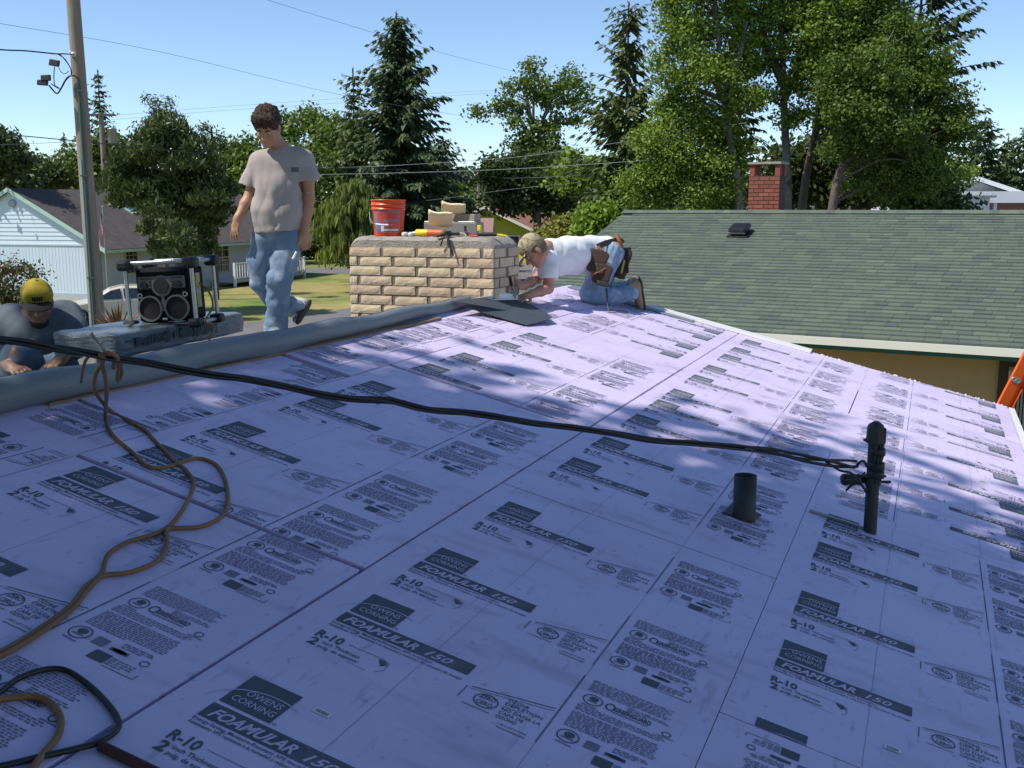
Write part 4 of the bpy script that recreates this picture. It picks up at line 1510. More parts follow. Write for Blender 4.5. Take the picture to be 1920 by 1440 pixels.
def hand(S, wrist, d, up, curl=.5, side=1, sc=1.0, spread=.0, thumb_in=.0):
    """d: pointing direction of the palm, up: back of the hand normal; side=+1 thumb on the d x up side"""
    d = nrm(d); up = nrm(up - d * (up @ d)); lat = np.cross(d, up) * side
    w = np.array(wrist, float)
    pal = w + d * .045 * sc
    S.ell(pal, basis(d, lat, up), np.array([.055, .042, .017]) * sc, .012)
    S.cap(w - d * .02 * sc, w + d * .03 * sc, .026 * sc, .026 * sc, .02)
    lens = [.070, .080, .074, .058]
    for i in range(4):
        off = (.030 - .020 * i) * sc
        p0 = w + d * (.082 - .004 * abs(i - 1)) * sc + lat * off
        ang = curl * (1 + .06 * i)
        dd, uu = d + lat * spread * (1.5 - i) * .12, up
        pts = [p0]
        segs = [.48, .30, .22]
        a = 0
        for k in range(3):
            a += ang * (.75 if k == 0 else 1.0)
            v = nrm(dd * math.cos(a) - uu * math.sin(a))
            pts.append(pts[-1] + v * lens[i] * segs[k] * sc)
        S.chain([w + d * .055 * sc + lat * off * .9] + pts, [.0105 * sc, .0100 * sc, .0095 * sc, .0085 * sc, .0070 * sc], .004)
    t0 = w + d * .022 * sc + lat * .030 * sc - up * .006 * sc
    t1 = t0 + nrm(d * .75 + lat * (.75 - thumb_in) - up * .25) * .040 * sc
    t2 = t1 + nrm(d * 1.0 + lat * (.25 - thumb_in) - up * .4) * .032 * sc
    t3 = t2 + nrm(d * 1.0 - lat * (.05 + thumb_in) - up * .5) * .022 * sc
    S.chain([t0, t1, t2, t3], [.015 * sc, .0125 * sc, .0105 * sc, .0085 * sc], .006)


Rh = _R.copy()
Ch = -nrm(np.array([_F[0], _F[1], 0]))         # horizontally towards the camera
UPV = np.array([0, 0, 1.])


def frame(fwd, up):
    fwd = nrm(fwd); left = nrm(np.cross(np.array(up, float), fwd)); u2 = np.cross(fwd, left)
    return basis(left, fwd, u2)


# ============ walking man
d0 = 8.15
J = lambda x, y, dd=0: atv(x, y, d0 + dd)
walker = thing('person', J(520, 622), 'man in a grey t-shirt and worn jeans walking beyond the ridge', 'person')
hd = J(501, 238, -.06)
TCw = -nrm(ray(501, 236) * [1, 1, 0]); Lw = np.array([TCw[1], -TCw[0], 0]); Lw = Lw if Lw @ Rh < 0 else -Lw
Rw = frame(TCw * .78 + Lw * .26 - UPV * .58, UPV * .8 + TCw * .58 + Lw * .15)
neck0 = J(527, 285, .05)
S = SDF(.03)
Ph = head(S, hd, Rw, 1.10, neck0, .054)
sr, sl_ = J(483, 302, .02), J(572, 298, .06)
S.cap(neck0, J(524, 320, .05), .06, .10, .05)
S.cap(sr, sl_, .058, .058, .05)
S.chain([J(524, 320, .04), J(521, 370, .03), J(522, 425, .03)], [.105, .105, .11], .05)
# arms
el_r, wr_r = J(469, 366, .0), J(445, 412, -.10)
S.chain([sr, J(476, 335, .02), el_r], [.056, .050, .043], .02)
S.chain([el_r, el_r * .65 + wr_r * .35, wr_r], [.043, .043, .030], .02)
hand(S, wr_r, J(436, 452, -.12) - wr_r, -Rh * .5 + Ch * .6, .28, 1, 1.05, 1.2)
el_l, wr_l = J(579, 372, .03), J(571, 436, -.02)
S.chain([sl_, J(577, 335, .04), el_l], [.056, .052, .044], .02)
S.chain([el_l, el_l * .65 + wr_l * .35, wr_l], [.044, .044, .032], .02)
hand(S, wr_l, J(566, 478, -.06) - wr_l, Ch * .8 + Rh * .5, .75, -1, 1.10, .5, .15)
# legs under the jeans
S.chain([J(500, 432, .03), J(488, 520, .0), J(553, 580, .30)], [.09, .06, .045], .03)
S.chain([J(545, 432, .03), J(523, 520, -.06), J(517, 612, .0), J(511, 640, -.05)], [.09, .06, .045, .04], .03)
sdf_obj('body', S, .0055, M['skin'], walker, None, 1)
eyes(Ph, Rw, walker, 1.1)
# hair: short dark curls
S = SDF(.01)
S.ell(Ph(0, -.018, .050), Rw, np.array([.093, .108, .103]) * 1.1, .01)
S.cap(Ph(-.05, .052, .088), Ph(.05, .052, .088), .034, None, .02)
S.plane_cut(Ph(0, .02, -.005), Rw @ np.array([0, .58, -.80]))
cur = folds(3, .0065, 120, n=5)
sdf_obj('hair', S, .0055, M['hair'], walker, lambda P: cur(P) - .002, 1)
# shirt
S = SDF(.04)
S.cap(J(497, 312, .02), J(556, 308, .05), .098, .098, .05)
S.cap(J(487, 304, .02), J(568, 301, .06), .066, .066, .05)
S.chain([J(505, 340, .02), J(504, 395, .0), J(507, 428, .01)], [.122, .120, .128], .06)
S.chain([J(541, 340, .05), J(540, 395, .03), J(536, 424, .03)], [.122, .122, .128], .06)
S.chain([J(524, 318, .04), J(522, 350, .02), J(521, 400, .01), J(521, 426, .01)], [.125, .138, .136, .136], .05)
S.cap(J(527, 283, .05), J(525, 315, .05), .072, .11, .03)
S.cap(J(500, 300, .03), J(556, 295, .05), .075, None, .05)
S.chain([sr + Rh * .01, J(474, 338, .02), J(467, 352, .01)], [.070, .078, .080], .03)
S.chain([sl_, J(578, 330, .04), J(581, 346, .03)], [.070, .074, .078], .03)
S.ball_cut(J(467, 348, .01), .12, nrm(J(463, 372) - J(474, 330)))
S.ball_cut(J(580, 339, .03), .11, nrm(J(582, 372) - J(577, 320)))
S.ball_cut(J(521, 433, .02), .30, -UPV + .04 * Rh)
S.ball_cut(J(522, 276, .0), .060, UPV)
f1 = folds(5, .0075, 15, (1, 1, .22), True, 6); f2 = folds(6, .0035, 26, (.5, .5, 1), False, 6)
zc, zh = J(520, 400)[2], J(520, 320)[2]
sdf_obj('shirt', S, .006, M['shirt_grey'], walker, lambda P: f1(P) * np.clip((zh + .05 - P[..., 2]) / .2, .25, 1) + f2(P) * np.clip((zc + .12 - P[..., 2]) / .2, .2, 1.6), 1)
q = MB()
cn = J(524, 279, .02)
ring_ = [cn + (Rh * math.cos(a) * .068 + Ch * math.sin(a) * .070) + UPV * (-.022 * math.sin(a) - .006) for a in np.linspace(0, 2 * math.pi, 25)]
q.tube(ring_, .0075, 7, 0, False); q.build('collar', M['shirt_grey'], walker)
q = MB(); q.box(J(553, 318, -.10), (.055, .004, .035), basis(Rh, -Ch, UPV)); q.build('chest_print', mat('shirt_print', (.12, .12, .14), .9), walker)
# jeans
S = SDF(.04)
S.chain([J(508, 415, .02), J(506, 440, .02)], [.115, .118], .05)
S.chain([J(534, 415, .03), J(536, 440, .03)], [.115, .118], .05)
S.chain([J(499, 450, .01), J(489, 490, .0), J(489, 528, .02), J(512, 556, .15), J(556, 578, .32)], [.110, .096, .078, .074, .066], .04)
S.chain([J(543, 450, .02), J(533, 490, -.02), J(524, 525, -.08), J(521, 565, -.03), J(517, 612, .0), J(514, 630, -.02)], [.112, .100, .086, .078, .080, .086], .04)
f3 = folds(8, .0045, 20, (.5, .5, 1), True, 7); f4 = folds(9, .0016, 45, (1, 1, .5))
zk = J(520, 500)[2]
sdf_obj('jeans', S, .006, M['denim'], walker, lambda P: f3(P) * np.clip((zk + .22 - P[..., 2]) / .25, .3, 1.3) + f4(P), 1)


def shoe(parent, heel, toe, up, m1, m2, sc=1.0, names=('shoe', 'sole')):
    d = nrm(np.array(toe) - heel); up = nrm(up - d * (up @ d)); lat = np.cross(d, up)
    L_ = np.linalg.norm(np.array(toe) - heel)
    S = SDF(.02)
    S.ell(heel + d * L_ * .18 + up * .055, basis(d, lat, up), np.array([.065, .040, .052]) * sc)
    S.ell(heel + d * L_ * .70 + up * .035, basis(d, lat, up), np.array([.095, .048, .036]) * sc)
    S.cap(heel + d * L_ * .2 + up * .05, heel + d * L_ * .6 + up * .05, .040 * sc, .038 * sc, .03)
    S.cap(heel + d * L_ * .18 + up * .06, heel + d * L_ * .16 + up * .11, .042 * sc, .045 * sc, .02)
    S.plane_cut(heel + up * .018, -up)
    o = sdf_obj(names[0], S, .006, m1, parent)
    S = SDF(.01)
    S.ell(heel + d * L_ * .2 + up * .012, basis(d, lat, up), np.array([.075, .044, .03]) * sc)
    S.ell(heel + d * L_ * .68 + up * .012, basis(d, lat, up), np.array([.11, .052, .03]) * sc)
    S.cap(heel + d * L_ * .2 + up * .012, heel + d * L_ * .6 + up * .012, .036 * sc, .040 * sc)
    S.plane_cut(heel + up * .022, up); S.plane_cut(heel, -up)
    sdf_obj(names[1], S, .006, m2, o)
    return o


hee = J(584, 572, .45)
shoe(walker, hee + np.array([0, 0, .02]), J(560, 604, .22), Rh * -.75 - Ch * .3 + UPV * .35, M['shoe'], M['sole'])
shoe(walker, J(516, 640, .08), J(503, 646, -.19), UPV, M['shoe'], M['sole'])
q = MB(); q.tube([J(556, 472, -.10), J(549, 486, -.12)], .010, 8)
tag(q.build('chalk_stub', M['paper']), 'short pale chalk stub in the walking man\'s hand', 'chalk')

# ============ kneeling man
def K(x, y, dd=0):
    return at(x, y, float(np.interp(x, [955, 1000, 1030, 1060, 1105, 1150, 1210], [8.86, 9.22, 9.50, 9.70, 10.0, 10.08, 10.16])) + dd)



kn = thing('person', K(1140, 585), 'man in a white t-shirt kneeling on the boards and reaching to the chimney', 'person')
hk = K(1001, 470, -.08)
Rk = frame(-Rh * .62 - UPV * .72 + Ch * .25, -Rh * .70 + UPV * .62 + Ch * .1)
S = SDF(.03)
nk = K(1024, 466, -.02)
Pk = head(S, hk, Rk, 1.06, nk, .056)
shn, shf = K(1033, 487, -.20), K(1030, 474, .20)
S.cap(nk, K(1050, 475), .065, .12, .04)
S.cap(shn, shf, .06, .06, .05)
S.chain([K(1045, 480), K(1090, 477, .05), K(1145, 470, .12)], [.13, .125, .13], .05)
eln, wrn = K(1028, 541, -.24), K(993, 553, -.12)
S.chain([shn, K(1029, 515, -.22), eln], [.058, .053, .046], .02)
S.chain([eln, eln * .6 + wrn * .4, wrn], [.046, .046, .032], .02)
hand(S, wrn, K(965, 562, -.02) - wrn, UPV * .8 + Ch * .4, .25, -1, 1.05, 1.0)
elf, wrf = K(1006, 524, .06), K(981, 536, -.02)
S.chain([shf, K(1020, 505, .18), elf], [.056, .050, .044], .02)
S.chain([elf, elf * .5 + wrf * .5, wrf], [.044, .044, .032], .02)
hand(S, wrf, K(958, 531, -.02) - wrf, Ch * .8 + UPV * .3, 1.15, 1, 1.10, .2, .35)
S.chain([K(1148, 470, 0.0), K(1102, 556, -.03), K(1180, 553, .08)], [.09, .06, .042], .03)
S.chain([K(1150, 470, .25), K(1110, 550, .28), K(1182, 543, .38)], [.09, .06, .042], .03)
sdf_obj('body', S, .0055, M['skin_red'], kn)
eyes(Pk, Rk, kn, 1.06)
S = SDF(.01)
S.ell(Pk(0, -.025, .010), Rk, np.array([.086, .100, .105]) * 1.06)
S.plane_cut(Pk(0, -.01, -.050), Rk @ np.array([0, .75, -.66]))
sdf_obj('hair', S, .006, M['hair_grey'], kn)
S = SDF(.015)
S.ell(Pk(0, -.010, .050), Rk, np.array([.090, .112, .098]) * 1.06)
S.plane_cut(Pk(0, 0, .032), Rk @ np.array([0, .12, -.99]))
capk = sdf_obj('cap', S, .0055, M['camo'], kn)
S = SDF(.01)
S.ell(Pk(0, .125, .030), Rk @ np.array([[1, 0, 0], [0, .95, .3], [0, -.3, .95]]), np.array([.070, .075, .008]) * 1.06)
sdf_obj('cap_bill', S, .005, M['camo'], capk)
S = SDF(.04)
S.chain([K(1036, 478, .0), K(1070, 474, .03), K(1110, 472, .08), K(1135, 470, .12)], [.140, .142, .136, .134], .06)
S.chain([K(1040, 490, -.02), K(1078, 488, .02), K(1112, 484, .06)], [.125, .120, .115], .06)
S.cap(K(1027, 484, -.20), K(1030, 472, .22), .072, .072, .06)
S.cap(nk, K(1040, 472), .072, .10, .03)
S.chain([shn, K(1027, 508, -.22), K(1027, 524, -.23)], [.076, .084, .088], .03)
S.chain([shf, K(1021, 502, .18), K(1014, 514, .15)], [.074, .078, .080], .03)
S.ball_cut(K(1027, 521, -.23), .125, nrm(K(1027, 560) - K(1029, 500)))
S.ball_cut(K(1014, 511, .15), .11, nrm(K(1004, 528) - K(1024, 498)))
S.ball_cut(K(1143, 466, .12), .28, nrm(K(1160, 470, .14) - K(1120, 462, .08)))
S.ball_cut(K(1020, 466, -.02), .072, nrm(K(1000, 465) - K(1030, 468)))
f5 = folds(12, .0065, 15, (.5, .5, 1), True, 6)
sdf_obj('shirt', S, .006, M['shirt_white'], kn, lambda P: f5(P))
S = SDF(.04)
S.chain([K(1128, 470, .08), K(1147, 472, .12)], [.118, .122], .06)
S.chain([K(1144, 478, .0), K(1122, 520, -.04), K(1106, 552, -.05)], [.122, .106, .086], .05)
S.chain([K(1106, 553, -.04), K(1146, 556, .03), K(1185, 549, .09)], [.086, .084, .070], .04)
S.chain([K(1147, 478, .22), K(1128, 520, .22), K(1112, 548, .24)], [.120, .104, .085], .05)
S.chain([K(1112, 548, .24), K(1150, 546, .32), K(1190, 538, .38)], [.085, .082, .068], .04)
f6 = folds(14, .0045, 20, (1, 1, .7), True, 7)
sdf_obj('jeans', S, .006, M['denim2'], kn, lambda P: f6(P))
hb = K(1190, 528, .08)
shoe(kn, K(1202, 524, .06), K(1209, 583, .16), -Rh * .9 + Ch * .2, M['boot'], M['sole'], 1.12, ('boot', 'sole'))
shoe(kn, K(1200, 520, .38), K(1206, 576, .44), -Rh * .9, M['boot'], M['sole'], 1.1, ('boot', 'sole'))
# tool belt
q = MB()
bel = [K(1109, 468, -.06), K(1122, 462, -.12), K(1136, 456, -.10), K(1152, 452, -.02), K(1162, 451, .10), K(1168, 456, .22)]
for a, b_ in zip(catmull(bel, 4)[:-1], catmull(bel, 4)[1:]):
    c_ = (a + b_) / 2; e = nrm(b_ - a)
    q.box(c_, (np.linalg.norm(b_ - a) * 1.1, .008, .055), basis(e, np.cross(nrm(np.cross(e, Ch)), e), nrm(np.cross(e, Ch))), 0)
belt = q.build('tool_belt', M['leather'], kn)


def pouch(c, w_, h_, d_, R_, m_, name='pouch', taper=.82):
    bm = bmesh.new()
    bmesh.ops.create_cube(bm, size=1)
    bmesh.ops.bevel(bm, geom=bm.edges[:], offset=.16, segments=3, affect='EDGES', profile=.5)
    bmesh.ops.subdivide_edges(bm, edges=bm.edges[:], cuts=1, use_grid_fill=True)
    for v in bm.verts:
        t = v.co.z + .5
        k_ = taper + (1 - taper) * t
        p = np.array([v.co.x * w_ * k_, v.co.y * d_ * (1.25 - .45 * t), v.co.z * h_]) + .004 * np.sin(np.array([31, 37, 41]) * v.co.z + 9 * v.co.x)
        v.co = Vector(np.array(c) + R_ @ p)
    me = bpy.data.meshes.new(name); bm.to_mesh(me); bm.free()
    me.materials.append(m_)
    for pl in me.polygons: pl.use_smooth = True
    return obj(name, me, belt)


Rp = basis(nrm(_R + _U * -.25), -Ch, nrm(_U + _R * .25))
pouch(K(1119, 490, -.20), .20, .22, .10, Rp, M['leather'])
pouch(K(1128, 514, -.25), .19, .19, .09, Rp, M['leather'])
q = MB()
for k in range(3):
    a0 = K(1108, 517 - 4 * k, -.30 + .01 * k); b0 = K(1145, 497 + 8 * k, -.29 + .01 * k)
    q.tube([a0, (a0 + b0) / 2 + Ch * .012 - UPV * .006, b0], .006, 6)
q.build('pouch_rim', M['leather_tan'], belt)
pouch(K(1168, 494, .14), .13, .30, .09, Rp, M['leather'])
q = MB(); q.tube(catmull([K(1122, 462, -.18), K(1128, 472, -.20), K(1133, 482, -.20)], 4), .017, 8); q.build('tool_handle', M['leather_tan'], belt)
q = MB(); q.tube(catmull([K(1156, 441, .02), K(1161, 452, .0), K(1166, 466, .02)], 4), .022, 8); q.build('tool_handle', M['leather_tan'], belt)
q = MB(); q.tube([K(1164, 468, .02), K(1182, 466, .06)], .014, 8); q.tube([K(1177, 468, .04), K(1177, 512, .04)], .010, 8); q.build('dark_tool', M['black'], belt)
q = MB(); q.box(K(1168, 500, .03), (.018, .006, .13), Rp); q.build('tape', mat('tape_yellow', (.5, .42, .05), .5), belt)
# hammer
ham = thing('hammer', K(1137, 535, -.30), 'hammer hanging head up from the kneeling man\'s belt', 'hammer')
q = MB(); q.box(K(1130, 532, -.32), (.115, .035, .045), Rp, 0, .010); q.build('head', M['pipe'], ham)
q = MB(); q.tube([K(1137, 541, -.32), K(1138, 560, -.34), K(1140, 575, -.38), K(1143, 599, -.46)], [.013, .011, .007, .006], 8); q.build('handle', M['black_gloss'], ham)
# trowel / chisel in the far fist
ch = thing('chisel', K(962, 540, -.02), 'pry bar held upright in the kneeling man\'s fist beside the chimney', 'pry bar')
q = MB(); q.tube([K(956, 519, -.03), K(960, 535, -.03)], .013, 8); q.build('grip', M['black'], ch)
q = MB(); q.box(K(965, 548, -.03), (.040, .008, .10), basis(nrm(_R - _U * .25), -Ch, nrm(_U + _R * .25))); q.tube([K(960, 535, -.03), K(964, 545, -.03)], .009, 8); q.build('blade', M['galv'], ch)

# ============ crouching man with the yellow cap
ds = 6.35
Q = lambda x, y, dd=0: at(x, y, ds + dd)
st_ = thing('person', Q(70, 725, .2), 'man in a yellow cap and heather grey shirt crouching beyond the ridge', 'person')
hs = Q(70, 566, -.14)
TCs = -nrm(ray(70, 566) * [1, 1, 0])
Rs = frame(TCs * .93 - UPV * .38, UPV * .93 + TCs * .38)
S = SDF(.03)
ns = Q(74, 596, .06)
Ps = head(S, hs, Rs, 1.0, ns, .06)
a_l, a_r = Q(15, 596, .08), Q(124, 590, .10)
S.cap(a_l, a_r, .065, .065, .05)
S.chain([Q(72, 610, .08), Q(70, 650, .12), Q(66, 700, .22)], [.15, .15, .15], .05)
e_l, w_l = Q(-8, 655, -.05), Q(20, 690, -.35)
S.chain([a_l, e_l], [.06, .05], .02); S.chain([e_l, w_l], [.048, .034], .02)
hand(S, w_l, Q(45, 697, -.45) - w_l, UPV + Ch * .3, .5, -1, 1.05, .5)
e_r, w_r = Q(140, 640, -.02), Q(112, 676, -.30)
S.chain([a_r, e_r], [.06, .05], .02); S.chain([e_r, w_r], [.048, .034], .02)
hand(S, w_r, Q(92, 690, -.40) - w_r, UPV + Ch * .3, .6, 1, 1.05, .5)
S.chain([Q(45, 700, .15), Q(36, 668, -.25), Q(40, 740, -.15)], [.10, .07, .05], .03)
S.chain([Q(95, 700, .15), Q(112, 690, -.15), Q(110, 740, .0)], [.10, .07, .05], .03)
sdf_obj('body', S, .006, M['skin_dark'], st_)
eyes(Ps, Rs, st_, 1.05)
S = SDF(.012)
S.ell(Ps(0, .055, -.10), Rs, np.array([.052, .042, .045]))
S.plane_cut(Ps(0, .045, -.085), Rs @ np.array([0, .2, .97]))
sdf_obj('beard', S, .006, M['dark'], st_, folds(31, .002, 90))
S = SDF(.015)
S.ell(Ps(0, -.008, .040), Rs, np.array([.090, .110, .098]))
S.cap(Ps(-.042, .066, .080), Ps(.042, .066, .080), .034, None, .03)
S.plane_cut(Ps(0, 0, .030), Rs @ np.array([0, .05, -1]))
cap_ = sdf_obj('cap', S, .0055, M['cap_yel'], st_)
S = SDF(.01)
S.ell(Ps(0, .122, .036), Rs @ np.array([[1, 0, 0], [0, .985, .17], [0, -.17, .985]]), np.array([.080, .062, .008]) * 1.05)
sdf_obj('cap_bill', S, .005, mat('black_bill', (.02, .02, .02), .8), cap_)
q = MB()
for i in range(9):
    a = -.5 + i / 8
    q.box(Ps(a * .095, .1125 - .10 * a * a, .070), (.009, .004, .024), Rs, 0)
q.box(Ps(0, .1135, .086), (.07, .004, .004), Rs, 0)
q.build('cap_lettering', M['black'], cap_)
q = MB(); q.lathe([(0, .006), (.008, .004), (.009, 0)], Ps(0, -.01, .146), 10); q.build('cap_button', M['cap_yel'], cap_)
S = SDF(.05)
S.cap(Q(28, 604, .06), Q(112, 600, .08), .105, .105, .06)
S.chain([Q(50, 630, .05), Q(52, 665, .10), Q(55, 700, .18)], [.15, .15, .16], .06)
S.chain([Q(92, 626, .06), Q(90, 665, .10), Q(85, 700, .18)], [.15, .15, .16], .06)
S.cap(ns, Q(72, 612, .05), .085, .12, .04)
S.chain([a_l, Q(0, 630, .0), Q(-6, 648, -.03)], [.088, .090, .092], .03)
S.chain([a_r, Q(136, 622, .02), Q(140, 640, -.01), Q(130, 652, -.10)], [.088, .088, .086, .080], .03)
f7 = folds(17, .005, 13, (1, 1, .5), True, 6)
sdf_obj('shirt', S, .0075, M['shirt_blue'], st_, lambda P: f7(P))
S = SDF(.05)
S.cap(Q(50, 712, .18), Q(90, 712, .18), .15, .15, .05)
S.chain([Q(48, 705, .10), Q(37, 674, -.22), Q(39, 745, -.15)], [.13, .098, .085], .05)
S.chain([Q(95, 705, .12), Q(114, 694, -.12), Q(110, 745, .0)], [.13, .095, .085], .05)
f8 = folds(18, .004, 18, (1, 1, 1), True, 6)
sdf_obj('jeans', S, .0075, mat('shade_denim', (.11, .155, .22), .9, var=.15, vscale=12), st_, lambda P: f8(P))
shoe(st_, Q(40, 752, -.10), Q(38, 764, -.40), UPV, M['boot'], M['sole'], 1.0, ('boot', 'sole'))
shoe(st_, Q(110, 752, .02), Q(112, 764, -.28), UPV, M['boot'], M['sole'], 1.0, ('boot', 'sole'))

at = atv                          # from here on: distances along the ground

# ------------------------------------------------------------------ neighbour's house with the green roof
GA = math.radians(-9.5)
nx_, ny_ = np.array([math.cos(GA), math.sin(GA), 0]), np.array([-math.sin(GA), math.cos(GA), 0])
gut = onz(1480, 623, -.62)
NP = 0.335                                            # roof slope
run = (1.145 + .62) / NP
nh = thing('neighbour_house', (6, 15, GZ), 'house with a green shingle roof and red brick chimney beyond the gable', 'house')


def NR(a, b, h=0.0):
    """a along the eave from the gutter reference, b up the slope horizontally"""
    return gut + nx_ * a + ny_ * b + np.array([0, 0, NP * b + h])


ridge_dep = (gut + ny_ * run)
# left rake: column 1170 on the ridge
k = ray(1170, 407)
A2 = np.array([[nx_[0], -k[0]], [nx_[1], -k[1]]])
sol = np.linalg.solve(A2, (CAM_LOC - (gut + ny_ * run))[:2])
aL = sol[0]
aR = aL + 17.0
sl = math.hypot(1, NP)
m_ = MB()
m_.add([NR(aL, -.05, -.03), NR(aR, -.05, -.03), NR(aR, run, -.03), NR(aL, run, -.03), NR(aL, -.05, -.13), NR(aR, -.05, -.13), NR(aR, run, -.13), NR(aL, run, -.13)], [(0, 1, 2, 3), (7, 6, 5, 4), (0, 4, 5, 1), (1, 5, 6, 2), (2, 6, 7, 3), (3, 7, 4, 0)])
back = lambda a, b, h: gut + nx_ * a + ny_ * (2 * run - b) + np.array([0, 0, NP * b + h])
m_.add([back(aL, -.05, -.02), back(aR, -.05, -.02), back(aR, run, -.02), back(aL, run, -.02)], [(3, 2, 1, 0)])
nroof = m_.build('roof', M['shingle_base'], nh)
# shingle tabs
EXPO = .148
nrows = int((run * sl) / EXPO)
tabs = []
for r_ in range(nrows):
    b0 = r_ * EXPO / sl - .04
    a = aL + random.random() * .3
    while a < aR - .05:
        w_ = random.uniform(.15, .36)
        tabs.append((a, min(a + w_, aR), b0, random.uniform(.0, .007)))
        a += w_ + .004


def tab_geo(a0, a1, b0, up):
    dz = .012 + up
    e = EXPO / sl
    V = [NR(a0, b0, -.028), NR(a1, b0, -.028), NR(a1, b0, dz), NR(a0, b0, dz), NR(a0, b0 + e * 1.12, .0 - .012), NR(a1, b0 + e * 1.12, .0 - .012)]
    F = [(0, 1, 2, 3), (3, 2, 5, 4), (0, 3, 4), (1, 5, 2)]
    return V, F


seen = []
rest = []
for i, t in enumerate(tabs):
    p = NR((t[0] + t[1]) / 2, t[2])
    e = p - CAM_LOC
    z = e @ _F
    px = 960 + FPX * (e @ _R) / z; py = 720 - FPX * (e @ _U) / z
    (seen if (1270 < px < 1930 and 500 < py < 650) else rest).append((z, t))
seen.sort(key=lambda q: q[0])
rest += seen[295:]
seen = seen[:295]
for z, t in seen:
    V, F = tab_geo(*t)
    me = mesh_np('shingle', V, F, [M['shingle']])
    obj('shingle', me, nroof)
q = MB()
for z, t in rest:
    V, F = tab_geo(*t); q.add(V, F)
q.build('shingle', M['shingle'], nroof, 'stuff')
# ridge caps
q = MB()
a = aL
while a < aR:
    p0, p1 = NR(a, run, .0), NR(min(a + .30, aR), run, .0)
    q.add([p0 - ny_ * .14 + [0, 0, -.03], p0 + [0, 0, .035], p0 + ny_ * .14 + [0, 0, -.03], p1 - ny_ * .14 + [0, 0, -.035], p1 + [0, 0, .028], p1 + ny_ * .14 + [0, 0, -.035]], [(0, 3, 4, 1), (1, 4, 5, 2), (0, 1, 2)])
    a += .16
q.build('ridge_cap', M['shingle'], nroof)
q = MB()
prof = [(-.10, .0), (-.10, -.105), (-.03, -.115), (-.0, -.10), (-.0, .0), (-.012, .0), (-.012, -.09), (-.088, -.09), (-.088, .0)]
V = [NR(a, -.05, 0) + ny_ * (d + .0) + np.array([0, 0, z - .015]) for a in (aL + .05, aR) for d, z in prof]
n = len(prof)
q.add(V, [(i, (i + 1) % n, n + (i + 1) % n, n + i) for i in range(n)])
q.build('gutter', M['gutter'], nh)
q = MB()
q.box((NR(aL, .0, 0) + NR(aR, .0, 0)) / 2 + ny_ * .02 + [0, 0, -.155], (aR - aL, .03, .12), rotz(GA))
q.build('eave_trim', M['teal'], nh)
wall_d = .62
zt = gut[2] + .06
q = MB()
q.box((NR(aL + .4, wall_d, 0) + NR(aR - .4, wall_d, 0)) / 2 * np.array([1, 1, 0]) + np.array([0, 0, (zt + GZ) / 2]) + ny_ * (run - wall_d), (aR - aL - .8, 2 * (run - wall_d), zt - GZ), rotz(GA))
q.prism([NR(aL + .4, wall_d, -.14 - wall_d * 0), NR(aL + .4, run, -.14), back(aL + .4, wall_d, -.14)], nx_ * .1)
q.build('wall', M['tan_wall'], nh)
q = MB()
q.add([NR(aL, -.05, -.12), NR(aL, wall_d, -.12), NR(aR, wall_d, -.12), NR(aR, -.05, -.12)], [(0, 1, 2, 3)])
q.build('soffit', M['brown'], nh)
# patio door at the right edge of the picture
wc = onz(1872, 690, -.9)


def wall_pt(px, z):
    """point on the neighbour's front wall in picture column px"""
    k = ray(px, 700)
    w0 = NR(0, wall_d, 0)
    t = ((w0 - CAM_LOC) @ ny_) / (k @ ny_)
    p = CAM_LOC + t * k
    p[2] = z
    return p


pL = wall_pt(1873, -1); aw = (pL - gut) @ nx_
Rn = rotz(GA)


def wallbox(q_, a0, a1, z0, z1, off, th, mi=0):
    c = NR((a0 + a1) / 2, wall_d, 0); c[2] = (z0 + z1) / 2
    q_.box(c - ny_ * off, (a1 - a0, th, z1 - z0), Rn, mi)


q = MB(); wallbox(q, aw, aw + 2.2, GZ + .1, -.85, .02, .06); dr = q.build('door', M['brown'], nh)
q = MB()
for a0, a1, z0, z1 in ((aw + .13, aw + .19, GZ + .2, -.98), (aw + .95, aw + 1.01, GZ + .2, -.98), (aw + .13, aw + 1.01, -1.04, -.98)): wallbox(q, a0, a1, z0, z1, .055, .05)
q.build('frame', M['cream'], dr)
q = MB(); wallbox(q, aw + .19, aw + .95, GZ + .2, -1.04, .055, .012); q.build('pane', M['glass'], dr)
q = MB()
for i in range(16):
    wallbox(q, aw + .22 + i * .044, aw + .245 + i * .044, GZ + .25, -1.12, .064, .006)
q.build('blind_slats', M['curtain'], dr)
# roof vent
vc = None
for b in np.linspace(run - .2, run - 2, 60):
    a = 0
    k = ray(1388, 440)
    A2 = np.array([[nx_[0], -k[0]], [nx_[1], -k[1]]])
    s2 = np.linalg.solve(A2, (CAM_LOC - (gut + ny_ * b))[:2])
    z_ = CAM_LOC[2] + s2[1] * k[2]
    if vc is None or abs(z_ - NR(s2[0], b)[2]) < vc[0]:
        vc = (abs(z_ - NR(s2[0], b)[2]), s2[0], b)
vp = NR(vc[1], vc[2], .0)
NRM = nrm(np.cross(nx_, ny_ + np.array([0, 0, NP])))
SLP = np.cross(NRM, nx_)
RB = basis(nx_, SLP, NRM)
q = MB(); q.box(vp + NRM * .02, (.40, .42, .02), RB, 0, .005); q.box(vp + NRM * .07, (.26, .28, .10), RB)
rv = q.build('roof_vent', M['black'], nh)
q = MB(); q.box(vp + NRM * .13, (.36, .36, .10), RB, 0, .045); q.build('vent_hood', M['black_gloss'], rv)
q = MB(); q.box(vp + NRM * .085 - SLP * .18, (.33, .012, .012), RB); q.build('vent_lip', M['galv'], rv)
